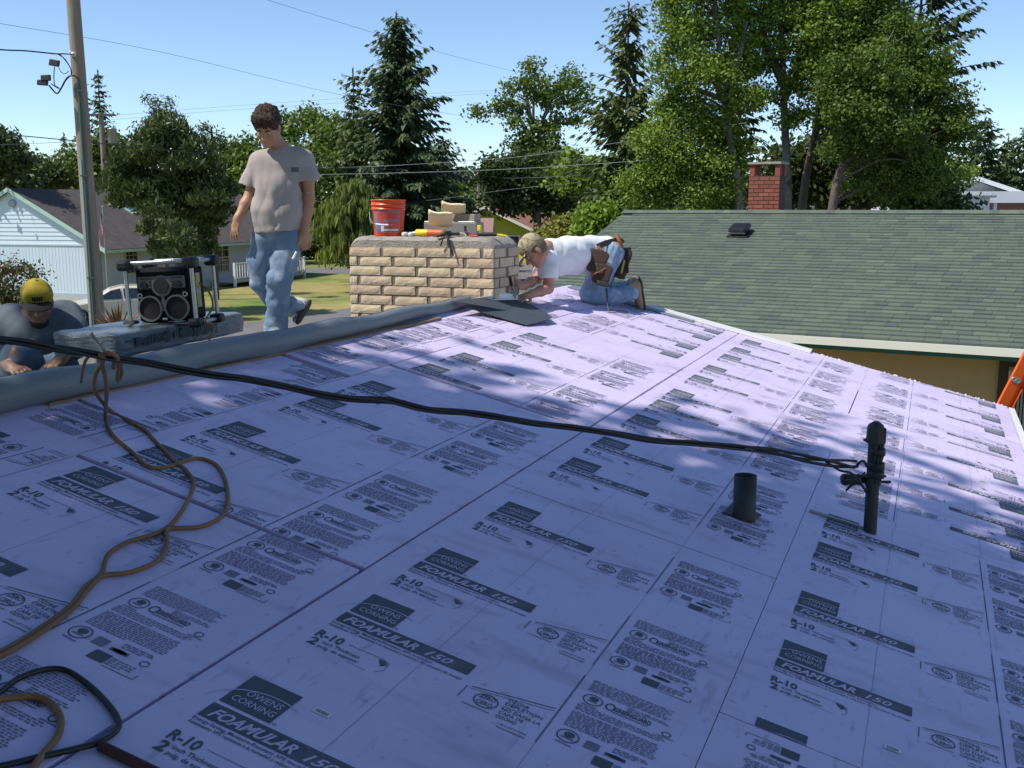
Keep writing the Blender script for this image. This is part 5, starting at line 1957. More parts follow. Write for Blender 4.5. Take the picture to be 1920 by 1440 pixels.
# red chimney on the ridge
k = ray(1437, 400)
A2 = np.array([[nx_[0], -k[0]], [nx_[1], -k[1]]])
s2 = np.linalg.solve(A2, (CAM_LOC - (gut + ny_ * (run + .25)))[:2])
rcx = s2[0]; dep = s2[1]
mpp = dep / FPX                                        # metres per picture pixel there
cwid = 58 * mpp
czt = CAM_LOC[2] + (405 - 318) * mpp
cc = gut + nx_ * rcx + ny_ * (run + .25)
q = MB()
zb, zo = 0.6, CAM_LOC[2] + (405 - 345) * mpp
c2 = cc.copy(); c2[2] = (zb + zo) / 2
q.box(c2, (cwid - .02, .42, zo - zb), Rn)
rch = q.build('chimney', M['redmortar'], nh)
rowh = .0775
me_b = MB(); me_b.box((0, 0, 0), (.205, .02, .064)); me_b = me_b
bm = bmesh.new(); bmesh.ops.create_cube(bm, size=1); bm.transform(Matrix.Diagonal((.198, .03, .066, 1))); bmesh.ops.bevel(bm, geom=bm.edges[:], offset=.004, segments=1, affect='EDGES')
me_full = bpy.data.meshes.new('brick'); bm.to_mesh(me_full); bm.free(); me_full.materials.append(M['redbrick'])


def half_of(sx):
    m2 = me_full.copy(); m2.transform(Matrix.Diagonal((sx, 1, 1, 1))); return m2


me_half, me_e = half_of(.5), half_of(.46)
nrow = int((zo - zb) / rowh)
for r_ in range(nrow):
    z = zo - .036 - r_ * rowh
    L_ = cwid; x = -L_ / 2
    wds = [.198, .198, .198] if r_ % 2 == 0 else [.099, .198, .198, .099]
    sc_ = (L_ - .009 * (len(wds) - 1)) / sum(wds)
    for wd in wds:
        o = bpy.data.objects.new('brick', me_full if wd > .15 else me_half)
        COL.objects.link(o); o.parent = rch
        p = cc + nx_ * (x + wd * sc_ / 2) - ny_ * .205; p[2] = z
        o.matrix_local = wmat(nh).inverted() @ (Matrix.Translation(Vector(p)) @ Matrix.Rotation(GA, 4, 'Z') @ Matrix.Diagonal((sc_, 1, 1, 1)))
        x += wd * sc_ + .009
q = MB()
for sx in (-1, 1):
    for sy in (-1, 1):
        q = MB()
        c3 = cc + nx_ * sx * (cwid / 2 - .055) + ny_ * sy * .15; c3[2] = (zo + czt - .04) / 2
        q.box(c3, (.10, .12, czt - .04 - zo), Rn)
        q.build('corner_pier', M['redbrick'], rch)
q = MB(); c3 = cc.copy(); c3[2] = czt - .02; q.box(c3, (cwid + .06, .50, .045), Rn, 0, .006); q.build('cap_slab', M['crown'], rch)
q = MB(); c3 = cc.copy(); c3[2] = zo + .01; q.box(c3, (cwid + .01, .43, .02), Rn); q.build('flue_ledge', M['redmortar'], rch)

# ------------------------------------------------------------------ the pale blue house on the left
A0 = g(192, 563)                                       # near corner
B0 = g(566, 516)                                       # far corner of the long wall
lx = nrm((B0 - A0) * [1, 1, 0]); lyy = np.array([-lx[1], lx[0], 0]) # lyy points away to the back left
if lyy @ _R > 0: lyy = -lyy
LEN = np.linalg.norm(B0 - A0)
zE = -.40
apx = ray(20, 353)
# apex: lies on the gable plane through A0 with direction lyy
A2 = np.array([[lyy[0], -apx[0]], [lyy[1], -apx[1]]])
s2 = np.linalg.solve(A2, (CAM_LOC - A0)[:2])
half_w = s2[0]; apz = CAM_LOC[2] + s2[1] * apx[2]
HB = thing('pale_house', A0 + lyy * half_w, 'pale blue house with a brown mossy roof and horizontal siding in its gable', 'house')
HP = lambda a, b, z: A0 + lx * a + lyy * b + np.array([0, 0, z - GZ])
pit = (apz - zE) / half_w
q = MB()
q.prism([HP(0, 0, GZ), HP(0, 0, zE), HP(0, half_w, apz - .10), HP(0, 2 * half_w, zE), HP(0, 2 * half_w, GZ)], lx * LEN)
hw = q.build('wall', [M['siding_grey']], HB)
# gable siding: horizontal boards above, vertical below
eR = basis(lyy, lx, UPV)
zmid = CAM_LOC[2] + (405 - 466) / FPX * np.linalg.norm(A0 - CAM_LOC) * .97
nb = 13
hstep = (apz - zmid) / nb * .98
for i in range(nb):
    z0 = zmid + i * hstep
    half_ = (apz - .12 - z0) / pit
    half_ = min(half_, half_w)
    if half_ < .15: continue
    P = []
    half2 = max(.05, half_ - hstep / pit)
    c_ = half_w
    V = [HP(-.035, c_ - half_, z0), HP(-.035, c_ + half_, z0), HP(-.008, c_ + half2, z0 + hstep), HP(-.008, c_ - half2, z0 + hstep), HP(0, c_ - half_, z0), HP(0, c_ + half_, z0)]
    q = MB().add(V, [(0, 1, 2, 3), (0, 4, 5, 1)])
    q.build('siding_board', M['siding'], hw)
wv = .19
b = 0.0
while b < 2 * half_w - .02:
    q = MB(); c_ = HP(-.010, b + wv / 2, (GZ + .3 + zmid - .05) / 2); q.box(c_, (wv - .02, .02, zmid - .05 - GZ - .3), eR); q.build('siding_board', M['siding'], hw)
    b += wv
q = MB(); q.box(HP(-.005, half_w, (GZ + zmid) / 2), (2 * half_w, .012, zmid - GZ), eR); q.box(HP(-.03, half_w, zmid - .02), (2 * half_w, .06, .07), eR); q.build('gable_backing', M['siding'], HB)
q = MB(); q.box(HP(-.03, half_w, GZ + .15), (2 * half_w, .05, .3), eR); q.build('foundation', M['siding_grey'], HB)
OV = .22
q = MB()
for sgn in (-1, 1):
    e_b = half_w + sgn * (half_w + .55); e_z = apz - pit * (half_w + .55)
    q.prism([HP(-OV, half_w, apz + .02), HP(-OV, e_b, e_z + .02), HP(-OV, e_b, e_z - .10), HP(-OV, half_w, apz - .10)], lx * (LEN + OV + .8))
hr = q.build('roof', M['brown_roof'], HB)
q = MB()
for sgn in (-1, 1):
    e_b = half_w + sgn * (half_w + .56); e_z = apz - pit * (half_w + .56)
    q.prism([HP(-OV - .05, half_w, apz + .035), HP(-OV - .05, e_b, e_z + .035), HP(-OV - .05, e_b, e_z - .17), HP(-OV - .05, half_w, apz - .17)], lx * .05)
    q.prism([HP(-OV - .08, e_b, e_z + .0), HP(-OV - .08, e_b, e_z - .14), HP(-OV - .08, e_b - sgn * .1, e_z - .14), HP(-OV - .08, e_b - sgn * .1, e_z)], lx * (LEN + OV + .8))
q.build('fascia', M['trim_green'], HB)
q = MB()
q.lathe([(.0, .02), (.17, .02), (.17, .0), (.21, .0), (.21, .03)], HP(-.05, half_w * .985, apz - .72), 20, R=basis(lyy, UPV, -lx)); q.build('gable_vent', M['siding_grey'], HB)
q = MB(); q.tube([HP(-.06, -.06, GZ), HP(-.06, -.06, zE)], .06, 8); q.build('downspout', mat('teal_pipe', (.02, .22, .20), .4), HB)
q = MB(); q.box(HP(-.02, .02, (GZ + zE) / 2), (.16, .14, zE - GZ), eR); q.build('corner_board', M['white_paint'], HB)
# skylights on the long slope
for a0, bb in ((LEN * .30, .22), (LEN * .52, .46)):
    q = MB()
    pz = lambda a, t, h: HP(a, half_w * (1 - t), apz - pit * half_w * t + h)
    for t0, t1 in ((bb, bb + .27),):
        q.add([pz(a0, t0, .10), pz(a0 + 1.3, t0, .10), pz(a0 + 1.3, t1, .10), pz(a0, t1, .10), pz(a0, t0, 0), pz(a0 + 1.3, t0, 0), pz(a0 + 1.3, t1, 0), pz(a0, t1, 0)], [(0, 1, 2, 3), (0, 4, 5, 1), (1, 5, 6, 2), (2, 6, 7, 3), (3, 7, 4, 0)])
    sk = q.build('skylight', M['trim_green'], hr)
    q = MB(); q.add([pz(a0 + .1, t0 + .02, .11), pz(a0 + 1.2, t0 + .02, .11), pz(a0 + 1.2, t1 - .02, .11), pz(a0 + .1, t1 - .02, .11)], [(0, 1, 2, 3)]); q.build('pane', mat('sky_glass', (.10, .16, .20), .08), sk)


def lwin(a0, a1, z0, z1, two=False):
    """window in the long wall (facing -lyy)"""
    R_ = basis(lx, lyy, UPV)
    q_ = MB()
    q_.box(HP((a0 + a1) / 2, -.02, z1), (a1 - a0 + .16, .06, .08), R_); q_.box(HP((a0 + a1) / 2, -.02, z0), (a1 - a0 + .16, .06, .08), R_)
    for a_ in ((a0, a1) if not two else (a0, (a0 + a1) / 2, a1)): q_.box(HP(a_, -.02, (z0 + z1) / 2), (.08, .06, z1 - z0), R_)
    q_.box(HP((a0 + a1) / 2, -.018, (z0 + z1) / 2), (a1 - a0, .045, .06), R_)
    w_ = q_.build('window', M['cream'], HB)
    q_ = MB(); q_.box(HP((a0 + a1) / 2, -.008, (z0 + z1) / 2), (a1 - a0, .012, z1 - z0), R_); q_.build('pane', M['glass'], w_)
    q_ = MB()
    for i in range(1, 3):
        q_.box(HP(a0 + (a1 - a0) * i / 3, -.016, (z0 + z1) / 2), (.025, .01, z1 - z0), R_)
    for i in range(1, 4):
        q_.box(HP((a0 + a1) / 2, -.0165, z0 + (z1 - z0) * i / 4), (a1 - a0, .01, .025), R_)
    q_.build('glazing_bar', M['cream'], w_)


def lwall_a(px):
    k_ = ray(px, 480); A3 = np.array([[lx[0], -k_[0]], [lx[1], -k_[1]]])
    return np.linalg.solve(A3, (CAM_LOC - A0)[:2])[0]


lwin(lwall_a(234), lwall_a(257), -1.95, -.75)
lwin(lwall_a(403), lwall_a(428), -2.35, -.65, True)
# porch railing
ra0, ra1 = lwall_a(392), lwall_a(528)
R_ = basis(lx, lyy, UPV)
q = MB(); q.box(HP((ra0 + ra1) / 2, -.8, GZ + .30), (ra1 - ra0, 1.6, .12), R_); pd = q.build('porch_deck', M['siding_grey'], HB)
q = MB()
for z in (GZ + 1.30, GZ + .50): q.box(HP((ra0 + ra1) / 2, -1.58, z), (ra1 - ra0, .06, .07), R_)
rl = q.build('porch_rail', M['white_paint'], HB)
nbal = 30
me0 = None
for i in range(nbal + 1):
    a_ = ra0 + (ra1 - ra0) * i / nbal
    q = MB(); thick = .13 if i % 10 == 0 else .045
    q.box(HP(a_, -1.58, GZ + (.9 if i % 10 else .68)), (thick, thick, .82 if i % 10 else 1.36), R_); q.build('baluster' if i % 10 else 'rail_post', M['white_paint'], rl)

# flag on its pole in front of the house
fb = at(203, 560, 47); fb[2] = GZ
fl = thing('flagpole', fb, 'thin flagpole with a drooping striped flag half behind the utility pole', 'flagpole')
ft_ = at(198, 390, 47)
q = MB(); q.tube([fb, np.array([fb[0], fb[1], ft_[2]])], .025, 8); q.lathe([(0, -.05), (.05, 0), (0, .05)], (fb[0], fb[1], ft_[2] + .04), 10); q.build('pole', M['alu'], fl)


def flag_cloth(mb_, u0, u1, v0, v1, mi):
    n_ = 10
    P = []
    for v_ in (v0, v1):
        for i in range(n_ + 1):
            u_ = u0 + (u1 - u0) * i / n_
            drop = 1.15 * u_ * (1 - .25 * v_)
            x = .30 * u_ * (1.1 - .2 * v_) + .05
            y = .10 * math.sin(9 * u_ + 2 * v_)
            P.append(np.array([fb[0], fb[1], ft_[2] - .2]) - _R * x * .75 + Ch * y * .8 + np.array([0, 0, -v_ * 1.0 - drop * .9]))
    mb_.add(P, [(i, i + 1, n_ + 2 + i, n_ + 1 + i) for i in range(n_)], mi, True)


q = MB()
for s_ in range(13):
    flag_cloth(q, 0 if s_ >= 7 else .42, 1.0, s_ / 13, (s_ + 1) / 13, s_ % 2)
flag_cloth(q, 0, .42, 0, 7 / 13, 2)
fo = q.build('flag', [mat('flag_red', (.50, .06, .06), .8), mat('flag_white', (.75, .72, .70), .8), mat('flag_blue', (.02, .03, .12), .8)], fl)
q = MB()
for j in range(5):
    for i in range(5):
        u_, v_ = .04 + i * .08, .04 + j * .1
        drop = 1.15 * u_ * (1 - .25 * v_)
        p = np.array([fb[0], fb[1], ft_[2] - .2]) - _R * (.30 * u_ * (1.1 - .2 * v_) + .05) * .75 + Ch * (.10 * math.sin(9 * u_ + 2 * v_) * .8 + .006) + np.array([0, 0, -v_ - drop * .9])
        q.box(p, (.02, .004, .02), basis(_R, Ch, UPV))
q.build('flag_star', M['paper'], fo)

# car in the drive
cr0 = g(152, 611)
crd = nrm((g(330, 604) - g(120, 611)) * [1, 1, 0])
crl = np.array([-crd[1], crd[0], 0])
car = thing('parked_car', cr0 + crd * 1.3 + crl * .75, 'champagne coloured sedan parked behind the utility pole', 'car')
CW = lambda x, y, z: cr0 + crd * x + crl * y + np.array([0, 0, z])
prof = [(-.82, .30), (-.85, .50), (-.78, .66), (-.30, .80), (.38, .92), (1.05, 1.34), (1.5, 1.44), (2.2, 1.43), (2.85, 1.16), (3.15, 1.02), (3.62, .95), (3.68, .60), (3.62, .32)]
sec = [(0.0, 1.0, 0), (.03, 1.0, 0)]
V, F = [], []
ys = [(-.06, .92), (.0, .98), (.04, 1.0), (1.60, 1.0), (1.64, .98), (1.70, .92)]
cen = np.array([1.4, .75])
for y, s_ in ys:
    for x, z in prof:
        inset = .0
        if z > 1.0: inset = (z - 1.0) * .38
        yy = y + inset if y < .8 else y - inset
        V.append(CW(cen[0] + (x - cen[0]) * s_, yy, cen[1] + (z - cen[1]) * s_))
np_ = len(prof)
for j in range(len(ys) - 1):
    for i in range(np_ - 1):
        F.append((j * np_ + i, j * np_ + i + 1, (j + 1) * np_ + i + 1, (j + 1) * np_ + i))
F.append(list(range(np_))); F.append(list(range((len(ys) - 1) * np_, len(ys) * np_))[::-1])
q = MB().add(V, F); body = q.build('body', M['car'], car)
bv = body.modifiers.new('soft', 'BEVEL'); bv.width = .05; bv.segments = 2
q = MB()
for y, o_y in ((-.075, 1), (1.715, -1)):
    for poly in ([(.55, .96), (1.10, 1.28), (1.45, 1.36), (1.50, .98)], [(1.58, .98), (1.55, 1.36), (2.12, 1.36), (2.62, 1.14), (2.70, 1.02)]):
        q = MB(); q.add([CW(x, y + o_y * max(0, (z - 1.0)) * .38 + (.0), z) for x, z in poly], [list(range(len(poly)))]); q.build('side_window', M['glass'], car)
for x in (0, 2.72):
    for y in (-.03, 1.50):
        q = MB(); ax_ = basis(crd, UPV, crl)
        c_ = CW(x, y, .325)
        q.lathe([(0, .0), (.315, 0), (.325, .03), (.325, .17), (.315, .20), (0, .20)], c_ - crl * .07, 24, R=ax_)
        wh = q.build('wheel', M['tyre'], car)
        q = MB(); q.lathe([(.215, -.004), (.215, .005), (.185, .0), (.185, -.004)], c_ - crl * .073, 24, R=ax_)
        for t in range(5):
            a = t * 2 * math.pi / 5
            q.tube([c_ - crl * .078, c_ - crl * .078 + (crd * math.cos(a) + UPV * math.sin(a)) * .20], .028, 6)
        q.build('rim', M['rim'], wh)
        q = MB(); q.lathe([(.345, .0), (.40, .01), (.40, .06), (.345, .06)], c_ - crl * .085, 24, R=ax_); q.build('wheel_arch', M['black'], car) if False else None
for y in (.05, 1.45):
    q = MB(); q.box(CW(-.80, y, .62), (.12, .30, .12), basis(crd, crl, UPV), 0, .03); q.build('headlight', M['lamp'], car)

# ------------------------------------------------------------------ utility poles and wires
up0 = at(171, 400, 22.0); up0[2] = GZ
upole = thing('utility_pole', up0, 'tall weathered utility pole with a green conduit at the left', 'utility pole')
lean = np.array([-.12, 0, 9.4])
q = MB(); q.tube([up0 + np.array([0, 0, 0]), up0 + lean * .5, up0 + lean], [.168, .150, .130], 18); q.build('pole', M['pole'], upole)
pt = lambda y: at(160 + (y - 300) * .0635, y, 22.0)
fr = Ch * .165
q = MB(); q.tube([pt(150 + 0) + fr + _R * .03, pt(300) + fr + _R * .035, pt(640) + fr * 1.05 + _R * .045, up0 + fr * 1.1 + _R * .05], .036, 10); q.build('conduit', M['conduit'], upole)
q = MB(); q.tube([pt(300) + fr * 1.05 - _R * .02, pt(640) + fr * 1.05 - _R * .02], .022, 8); q.build('ground_strip', M['alu'], upole)
for y in (172, 330, 520):
    q = MB(); q.box(pt(y) + fr * 1.15 + _R * .035, (.15, .05, .035), basis(_R, Ch, UPV)); q.build('conduit_strap', M['conduit'], upole)
q = MB(); q.lathe([(0, -.05), (.05, -.04), (.06, 0), (.05, .04), (0, .05)], at(138, 102, 21.9), 12); q.lathe([(0, -.04), (.03, -.03), (.04, 0), (0, .03)], at(133, 98, 21.9), 10); q.build('insulator', M['porcelain'], upole)
dl = 21.75
q = MB()
for c_, w_, h_, ro in ((at(102, 118, dl), .19, .13, -.18), (at(86, 146, dl), .18, .12, .05), (at(80, 155, dl), .20, .11, -.08)):
    q = MB(); q.box(c_, (w_, .10, h_), basis(nrm(_R * math.cos(ro) + _U * math.sin(ro)), -Ch, nrm(_U * math.cos(ro) - _R * math.sin(ro))), 0, .012); q.build('splice_box', M['black'], upole)
q = MB()
for pts, rr in (([(148, 148), (138, 142), (128, 144), (120, 155), (115, 165), (108, 175), (102, 172), (92, 160)], .016), ([(148, 147), (136, 141), (124, 150), (116, 164), (110, 166), (96, 157)], .011),
                ([(102, 125), (101, 145), (103, 160), (110, 164)], .010), ([(110, 127), (116, 136), (123, 138), (129, 133)], .007), ([(133, 142), (133, 130), (124, 115), (112, 102), (106, 101)], .010), ([(133, 142), (134, 132), (122, 111), (107, 101)], .008)):
    q.tube(catmull([at(x, y, dl) for x, y in pts], 4), rr, 6)
q.build('cable_loop', M['cable'], upole)
q = MB(); q.tube(catmull([at(138, 102, 21.8), at(120, 101, 21.8), at(106, 101, 21.6), at(85, 99, 21.2), at(45, 95, 20.6), at(0, 93, 20), at(-120, 80, 18)], 5), .014, 6)
tag(q.build('overhead_wire', M['cable']), 'thick black overhead wire ending at the utility pole insulator', 'overhead wire')


def wire(pts, r_, label, m_=None, group='overhead wires'):
    q_ = MB(); q_.tube(catmull([at(x, y, d_) for x, y, d_ in pts], 6), r_ * .55, 5)
    return tag(q_.build('overhead_wire', m_ or M['cable']), label, 'overhead wire', group)


M['wire'] = mat('wire_grey', (.16, .18, .21), .6)
M['wire_pale'] = mat('wire_pale', (.20, .21, .22), .5, metal=.3)
wire([(-80, 244, 22), (0, 251, 24), (160, 266, 28), (400, 290, 36), (640, 315, 44), (760, 318, 48)], .022, 'black overhead line crossing behind the walking man at chest height')
wire([(-60, 30, 30), (0, 44, 32), (300, 97, 40), (640, 178, 50), (900, 223, 58)], .013, 'thin wire sloping over the sky from the upper left corner', M['wire'])
wire([(470, -10, 34), (640, 43, 42), (850, 105, 52), (1010, 145, 60)], .013, 'thin wire sloping down the sky above the walking man', M['wire'])
wire([(-40, 274, 40), (0, 272, 40), (120, 266, 44), (200, 258, 58)], .014, 'thin wire meeting the far pole with the transformer', M['wire'])
wire([(205, 217, 62), (420, 200, 66), (700, 181, 70), (960, 168, 74)], .012, 'faint wire running level across the sky towards the bare topped tree', M['wire'])
wire([(205, 225, 62), (420, 207, 66), (700, 189, 70), (960, 172, 74)], .012, 'faint second wire just under the level one in the sky', M['wire'])
wire([(560, 328, 46), (760, 324, 44), (960, 317, 42), (1180, 303, 40), (1420, 285, 38)], .020, 'pale line crossing low in front of the large spruce', M['wire_pale'])
wire([(560, 316, 46), (700, 312, 46), (860, 303, 44), (1000, 291, 42), (1220, 258, 40), (1400, 230, 38)], .018, 'pale line rising to the right above the low one', M['wire_pale'])
wire([(700, 335, 60), (897, 334, 66), (1010, 333, 52), (1180, 322, 44), (1300, 310, 40)], .016, 'pale line below the low one past the bare topped tree', M['wire_pale'])
wire([(640, 388, 60), (800, 376, 58), (950, 356, 54), (1068, 344, 50), (1090, 341, 49)], .018, 'pale sagging line that catches the sun near the tree', M['wire_pale'])
wire([(560, 382, 66), (720, 366, 66), (870, 372, 66), (960, 370, 66)], .014, 'pale lowest line in front of the far dark firs', M['wire_pale'])


def cross_pole(base_px, topy, dep, r_, arms, label, transformer=None):
    b = at(base_px, 405, dep); b[2] = GZ
    t = at(base_px, topy, dep)
    root = thing('utility_pole', b, label, 'utility pole')
    q_ = MB(); q_.tube([b, np.array([b[0], b[1], t[2]])], [r_ * 1.2, r_], 10); q_.build('pole', M['pole'], root)
    for y, w_ in arms:
        c_ = at(base_px, y, dep)
        c_ = np.array([b[0], b[1], c_[2]]) + Ch * (r_ + .06)
        q_ = MB(); q_.box(c_, (w_, .10, .12), basis(nrm(_R), -Ch, UPV)); ca = q_.build('crossarm', M['bark'], root)
        q_ = MB()
        for sx in (-.46, -.2, .2, .46):
            q_.lathe([(.02, 0), (.045, .06), (.045, .12), (0, .15)], c_ + _R * sx * w_ + [0, 0, .06], 8)
        q_.build('pin_insulator', M['porcelain'], ca)
    if transformer:
        c_ = at(*transformer, dep) + Ch * .1
        q_ = MB(); q_.lathe([(0, -.42), (.23, -.42), (.25, -.38), (.25, .34), (.27, .36), (.22, .42), (0, .45)], c_, 16)
        q_.lathe([(.03, .45), (.05, .5), (.03, .58), (0, .6)], c_ + _R * .1, 8); q_.build('transformer', M['alu'], root)
        q_ = MB(); q_.box(at(205, 302, dep) + Ch * .2, (.5, .3, .25), basis(_R, -Ch, UPV)); q_.build('junction_box', M['black'], root)
    return root


cross_pole(201, 212, 60, .14, [(216, 1.7)], 'far utility pole with a grey transformer between the spruce tops', (212, 255))
cross_pole(897, 322, 95, .13, [(335, 3.0)], 'small far utility pole with a wide crossarm above the yellow house')

# ------------------------------------------------------------------ far houses
def gable_house(name, label, c, ax, half_w_, length, z_e, z_r, m_wall, m_roof, ov=.6, trim=None, base=GZ, win=()):
    """gable faces -ax; c = middle of the gable at the ground"""
    ax = nrm(np.array(ax) * [1, 1, 0]); sd = np.array([-ax[1], ax[0], 0])
    root = thing(name, c, label, 'house')
    H = lambda a, b, z: np.array([c[0], c[1], 0]) + ax * a + sd * b + np.array([0, 0, z])
    q_ = MB(); q_.prism([H(0, -half_w_, base), H(0, -half_w_, z_e), H(0, 0, z_r - .15), H(0, half_w_, z_e), H(0, half_w_, base)], ax * length); q_.build('wall', m_wall, root)
    q_ = MB()
    p_ = (z_r - z_e) / half_w_
    for s_ in (-1, 1):
        e = half_w_ + .7
        q_.prism([H(-ov, 0, z_r), H(-ov, s_ * e, z_r - p_ * e), H(-ov, s_ * e, z_r - p_ * e - .12), H(-ov, 0, z_r - .12)], ax * (length + 2 * ov))
    q_.build('roof', m_roof, root)
    if trim:
        q_ = MB()
        for s_ in (-1, 1):
            e = half_w_ + .7
            q_.prism([H(-ov - .04, 0, z_r + .02), H(-ov - .04, s_ * e, z_r - p_ * e + .02), H(-ov - .04, s_ * e, z_r - p_ * e - .22), H(-ov - .04, 0, z_r - .22)], ax * .04)
        q_.build('rake_board', trim, root)
    for a0, a1, z0, z1, m2 in win:
        q_ = MB(); q_.box(H(-.03, (a0 + a1) / 2, (z0 + z1) / 2), (a1 - a0, .06, z1 - z0), basis(sd, ax, UPV)); w_ = q_.build('window', M['white_paint'], root)
        q_ = MB(); q_.box(H(-.065, (a0 + a1) / 2, (z0 + z1) / 2), (a1 - a0 - .2, .02, z1 - z0 - .2), basis(sd, ax, UPV)); q_.build('pane', m2, w_)
    return root


dY = 88.0
hz = lambda y, d_: CAM_LOC[2] + (405 - y) / FPX * d_
c = at(918, 430, dY); c[2] = GZ
gable_house('yellow_house', 'yellow green house with a rusty brown roof beyond the crossing', c, nrm(-Ch * .92 + Rh * .42), 5.6, 14, hz(452, dY), hz(398, dY), M['yellow_wall'], M['roof_rust'], .9, mat('pale_rake', (.62, .60, .52), .6), win=((-2.8, -1.4, -1.9, -.9, M['glass']),))
d2 = 112.0
c = at(880, 420, d2); c[2] = GZ
gable_house('grey_roofed_house', 'low house with a pale grey roof behind the yellow one', c + Rh * -6, Rh, 5, 22, hz(412, d2), hz(388, d2), M['siding_grey'], M['roof_grey'])
c = at(862, 420, 80); c[2] = GZ
gable_house('rose_roofed_house', 'low house with a dusty rose roof left of the yellow one', c + Rh * -2.2, Rh, 3.2, 4.2, hz(440, 80), hz(420, 80), M['cream'], M['roof_rose'])
c = at(1085, 420, 70); c[2] = GZ
gable_house('slate_house', 'long house with a dark grey roof behind the bushes left of the green roof', c, nrm(Rh * .97 - Ch * .2), 5.0, 16, hz(412, 70), hz(366, 70), M['siding_grey'], mat('slate_roof', (.13, .13, .135), .95, var=.1), trim=M['trim_green'])
c = at(1140, 400, 62); c[2] = GZ
gable_house('garden_shed', 'small pale green gabled shed just above the left end of the green roof', at(1184, 400, 58) * [1, 1, 0] + [0, 0, GZ], nrm(-Ch), 1.2, 3, hz(405, 58), hz(385, 58), M['trim_green'], M['roof_grey'], .3)
# garage left of the kneeling man's head
gpos = at(976, 480, 104); gpos[2] = GZ
gar = thing('garage', gpos, 'low garage with a slate blue band and pale door right of the chimney', 'garage')
q = MB(); q.box(gpos + [0, 0, 1.25], (5.5, 5, 2.5), basis(Rh, -Ch, UPV)); q.build('wall', M['teal_wall'], gar)
q = MB(); q.box(gpos + [0, 0, 2.62] , (6.4, 6, .25), basis(Rh, -Ch, UPV)); q.build('roof', M['roof_grey'], gar)
q = MB(); q.box(gpos + Ch * 2.53 + [0, 0, .85], (4.4, .06, 1.7), basis(Rh, -Ch, UPV)); q.build('garage_door', M['white_paint'], gar)
# white house at the right edge
dW = 58.0
c = at(1812, 400, dW); c[2] = GZ
wh = gable_house('white_house', 'white gabled house at the right edge beyond the green roof', c, nrm(-Ch * .98 - Rh * .1), 4.3, 12, hz(388, dW), hz(344, dW), mat('white_siding', (.70, .72, .74), .7), M['roof_grey'], .8, M['white_metal'], win=((-.2, .9, -1.2, -.2, M['glass']),))
c = at(1905, 400, 54); c[2] = GZ
cp = thing('carport', c, 'flat carport with a broad white fascia at the right edge', 'carport')
zc0, zc1 = hz(392, 54), hz(371, 54)
q = MB(); q.box(np.array([c[0], c[1], (zc0 + zc1) / 2]) - Ch * 1.5, (7.4, 4.0, zc1 - zc0), basis(Rh, -Ch, UPV)); q.build('fascia', M['white_metal'], cp)
q = MB(); q.box(np.array([c[0], c[1], (GZ + zc0) / 2]) - Ch * 2.2 + Rh * .6, (5.8, 2.6, zc0 - GZ), basis(Rh, -Ch, UPV)); q.build('wall', M['roof_rose'], cp)
q = MB()
for sx in (-3.4, -1.2): q.box(np.array([c[0], c[1], (GZ + zc0) / 2]) + Rh * sx + Ch * .2, (.14, .14, zc0 - GZ), basis(Rh, -Ch, UPV))
q.build('post', M['white_metal'], cp)
c = at(1690, 400, 50); c[2] = GZ
sh = thing('shed', c, 'pale shed glimpsed under the big alders above the green roof', 'shed')
q = MB(); q.box(np.array([c[0], c[1], (GZ + hz(382, 50)) / 2]) + Rh * 1.2, (4.6, 3, hz(382, 50) - GZ), basis(Rh, -Ch, UPV)); q.build('wall', M['white_paint'], sh)
q = MB(); q.box(np.array([c[0], c[1], (GZ + hz(385, 50)) / 2]) + Rh * -.1 + Ch * 1.53, (.9, .05, hz(385, 50) - GZ), basis(Rh, -Ch, UPV)); q.build('door', M['brown'], sh)
q = MB(); q.box(np.array([c[0], c[1], hz(381, 50)]) + Rh * 1.2, (5.0, 3.4, .10), basis(Rh, -Ch, UPV)); q.build('roof', M['roof_grey'], sh)
# stop sign seen from behind
sb = at(1015, 438, 96); sg0 = np.array([sb[0], sb[1], GZ])
sgn = thing('stop_sign', sg0, 'back of an eight sided road sign with a street name plate on top', 'road sign')
q = MB(); q.tube([sg0, np.array([sb[0], sb[1], sb[2] + .62])], .04, 6); q.build('post', M['galv'], sgn)
oc = [sb + Ch * .06 + _R * .45 * math.cos(a) * 1.0 + UPV * .45 * math.sin(a) for a in (math.pi / 8 + np.arange(8) * math.pi / 4)]
q = MB(); q.prism(oc, -Ch * .02); q.build('sign_plate', M['alu'], sgn)
q = MB(); q.box(sb + UPV * .62, (.85, .02, .18), basis(_R, -Ch, UPV)); q.build('name_plate', mat('street_green', (.03, .20, .14), .5), sgn)
# far blue hill
hb_ = [at(700, 405, 900), at(860, 372, 900), at(960, 362, 900), at(1060, 366, 900), at(1220, 405, 900)]
V = []
for p in hb_:
    V.append(np.array([p[0], p[1], GZ - 2])); V.append(p); V.append(p - Ch * 300 + np.array([0, 0, -p[2] + GZ]))
F = []
for i in range(4):
    F += [(i * 3, (i + 1) * 3, (i + 1) * 3 + 1, i * 3 + 1), (i * 3 + 1, (i + 1) * 3 + 1, (i + 1) * 3 + 2, i * 3 + 2)]
q = MB().add(V, F); q.build('far_hill', mat('blue_hill', (.10, .26, .30), .95), None, 'structure')

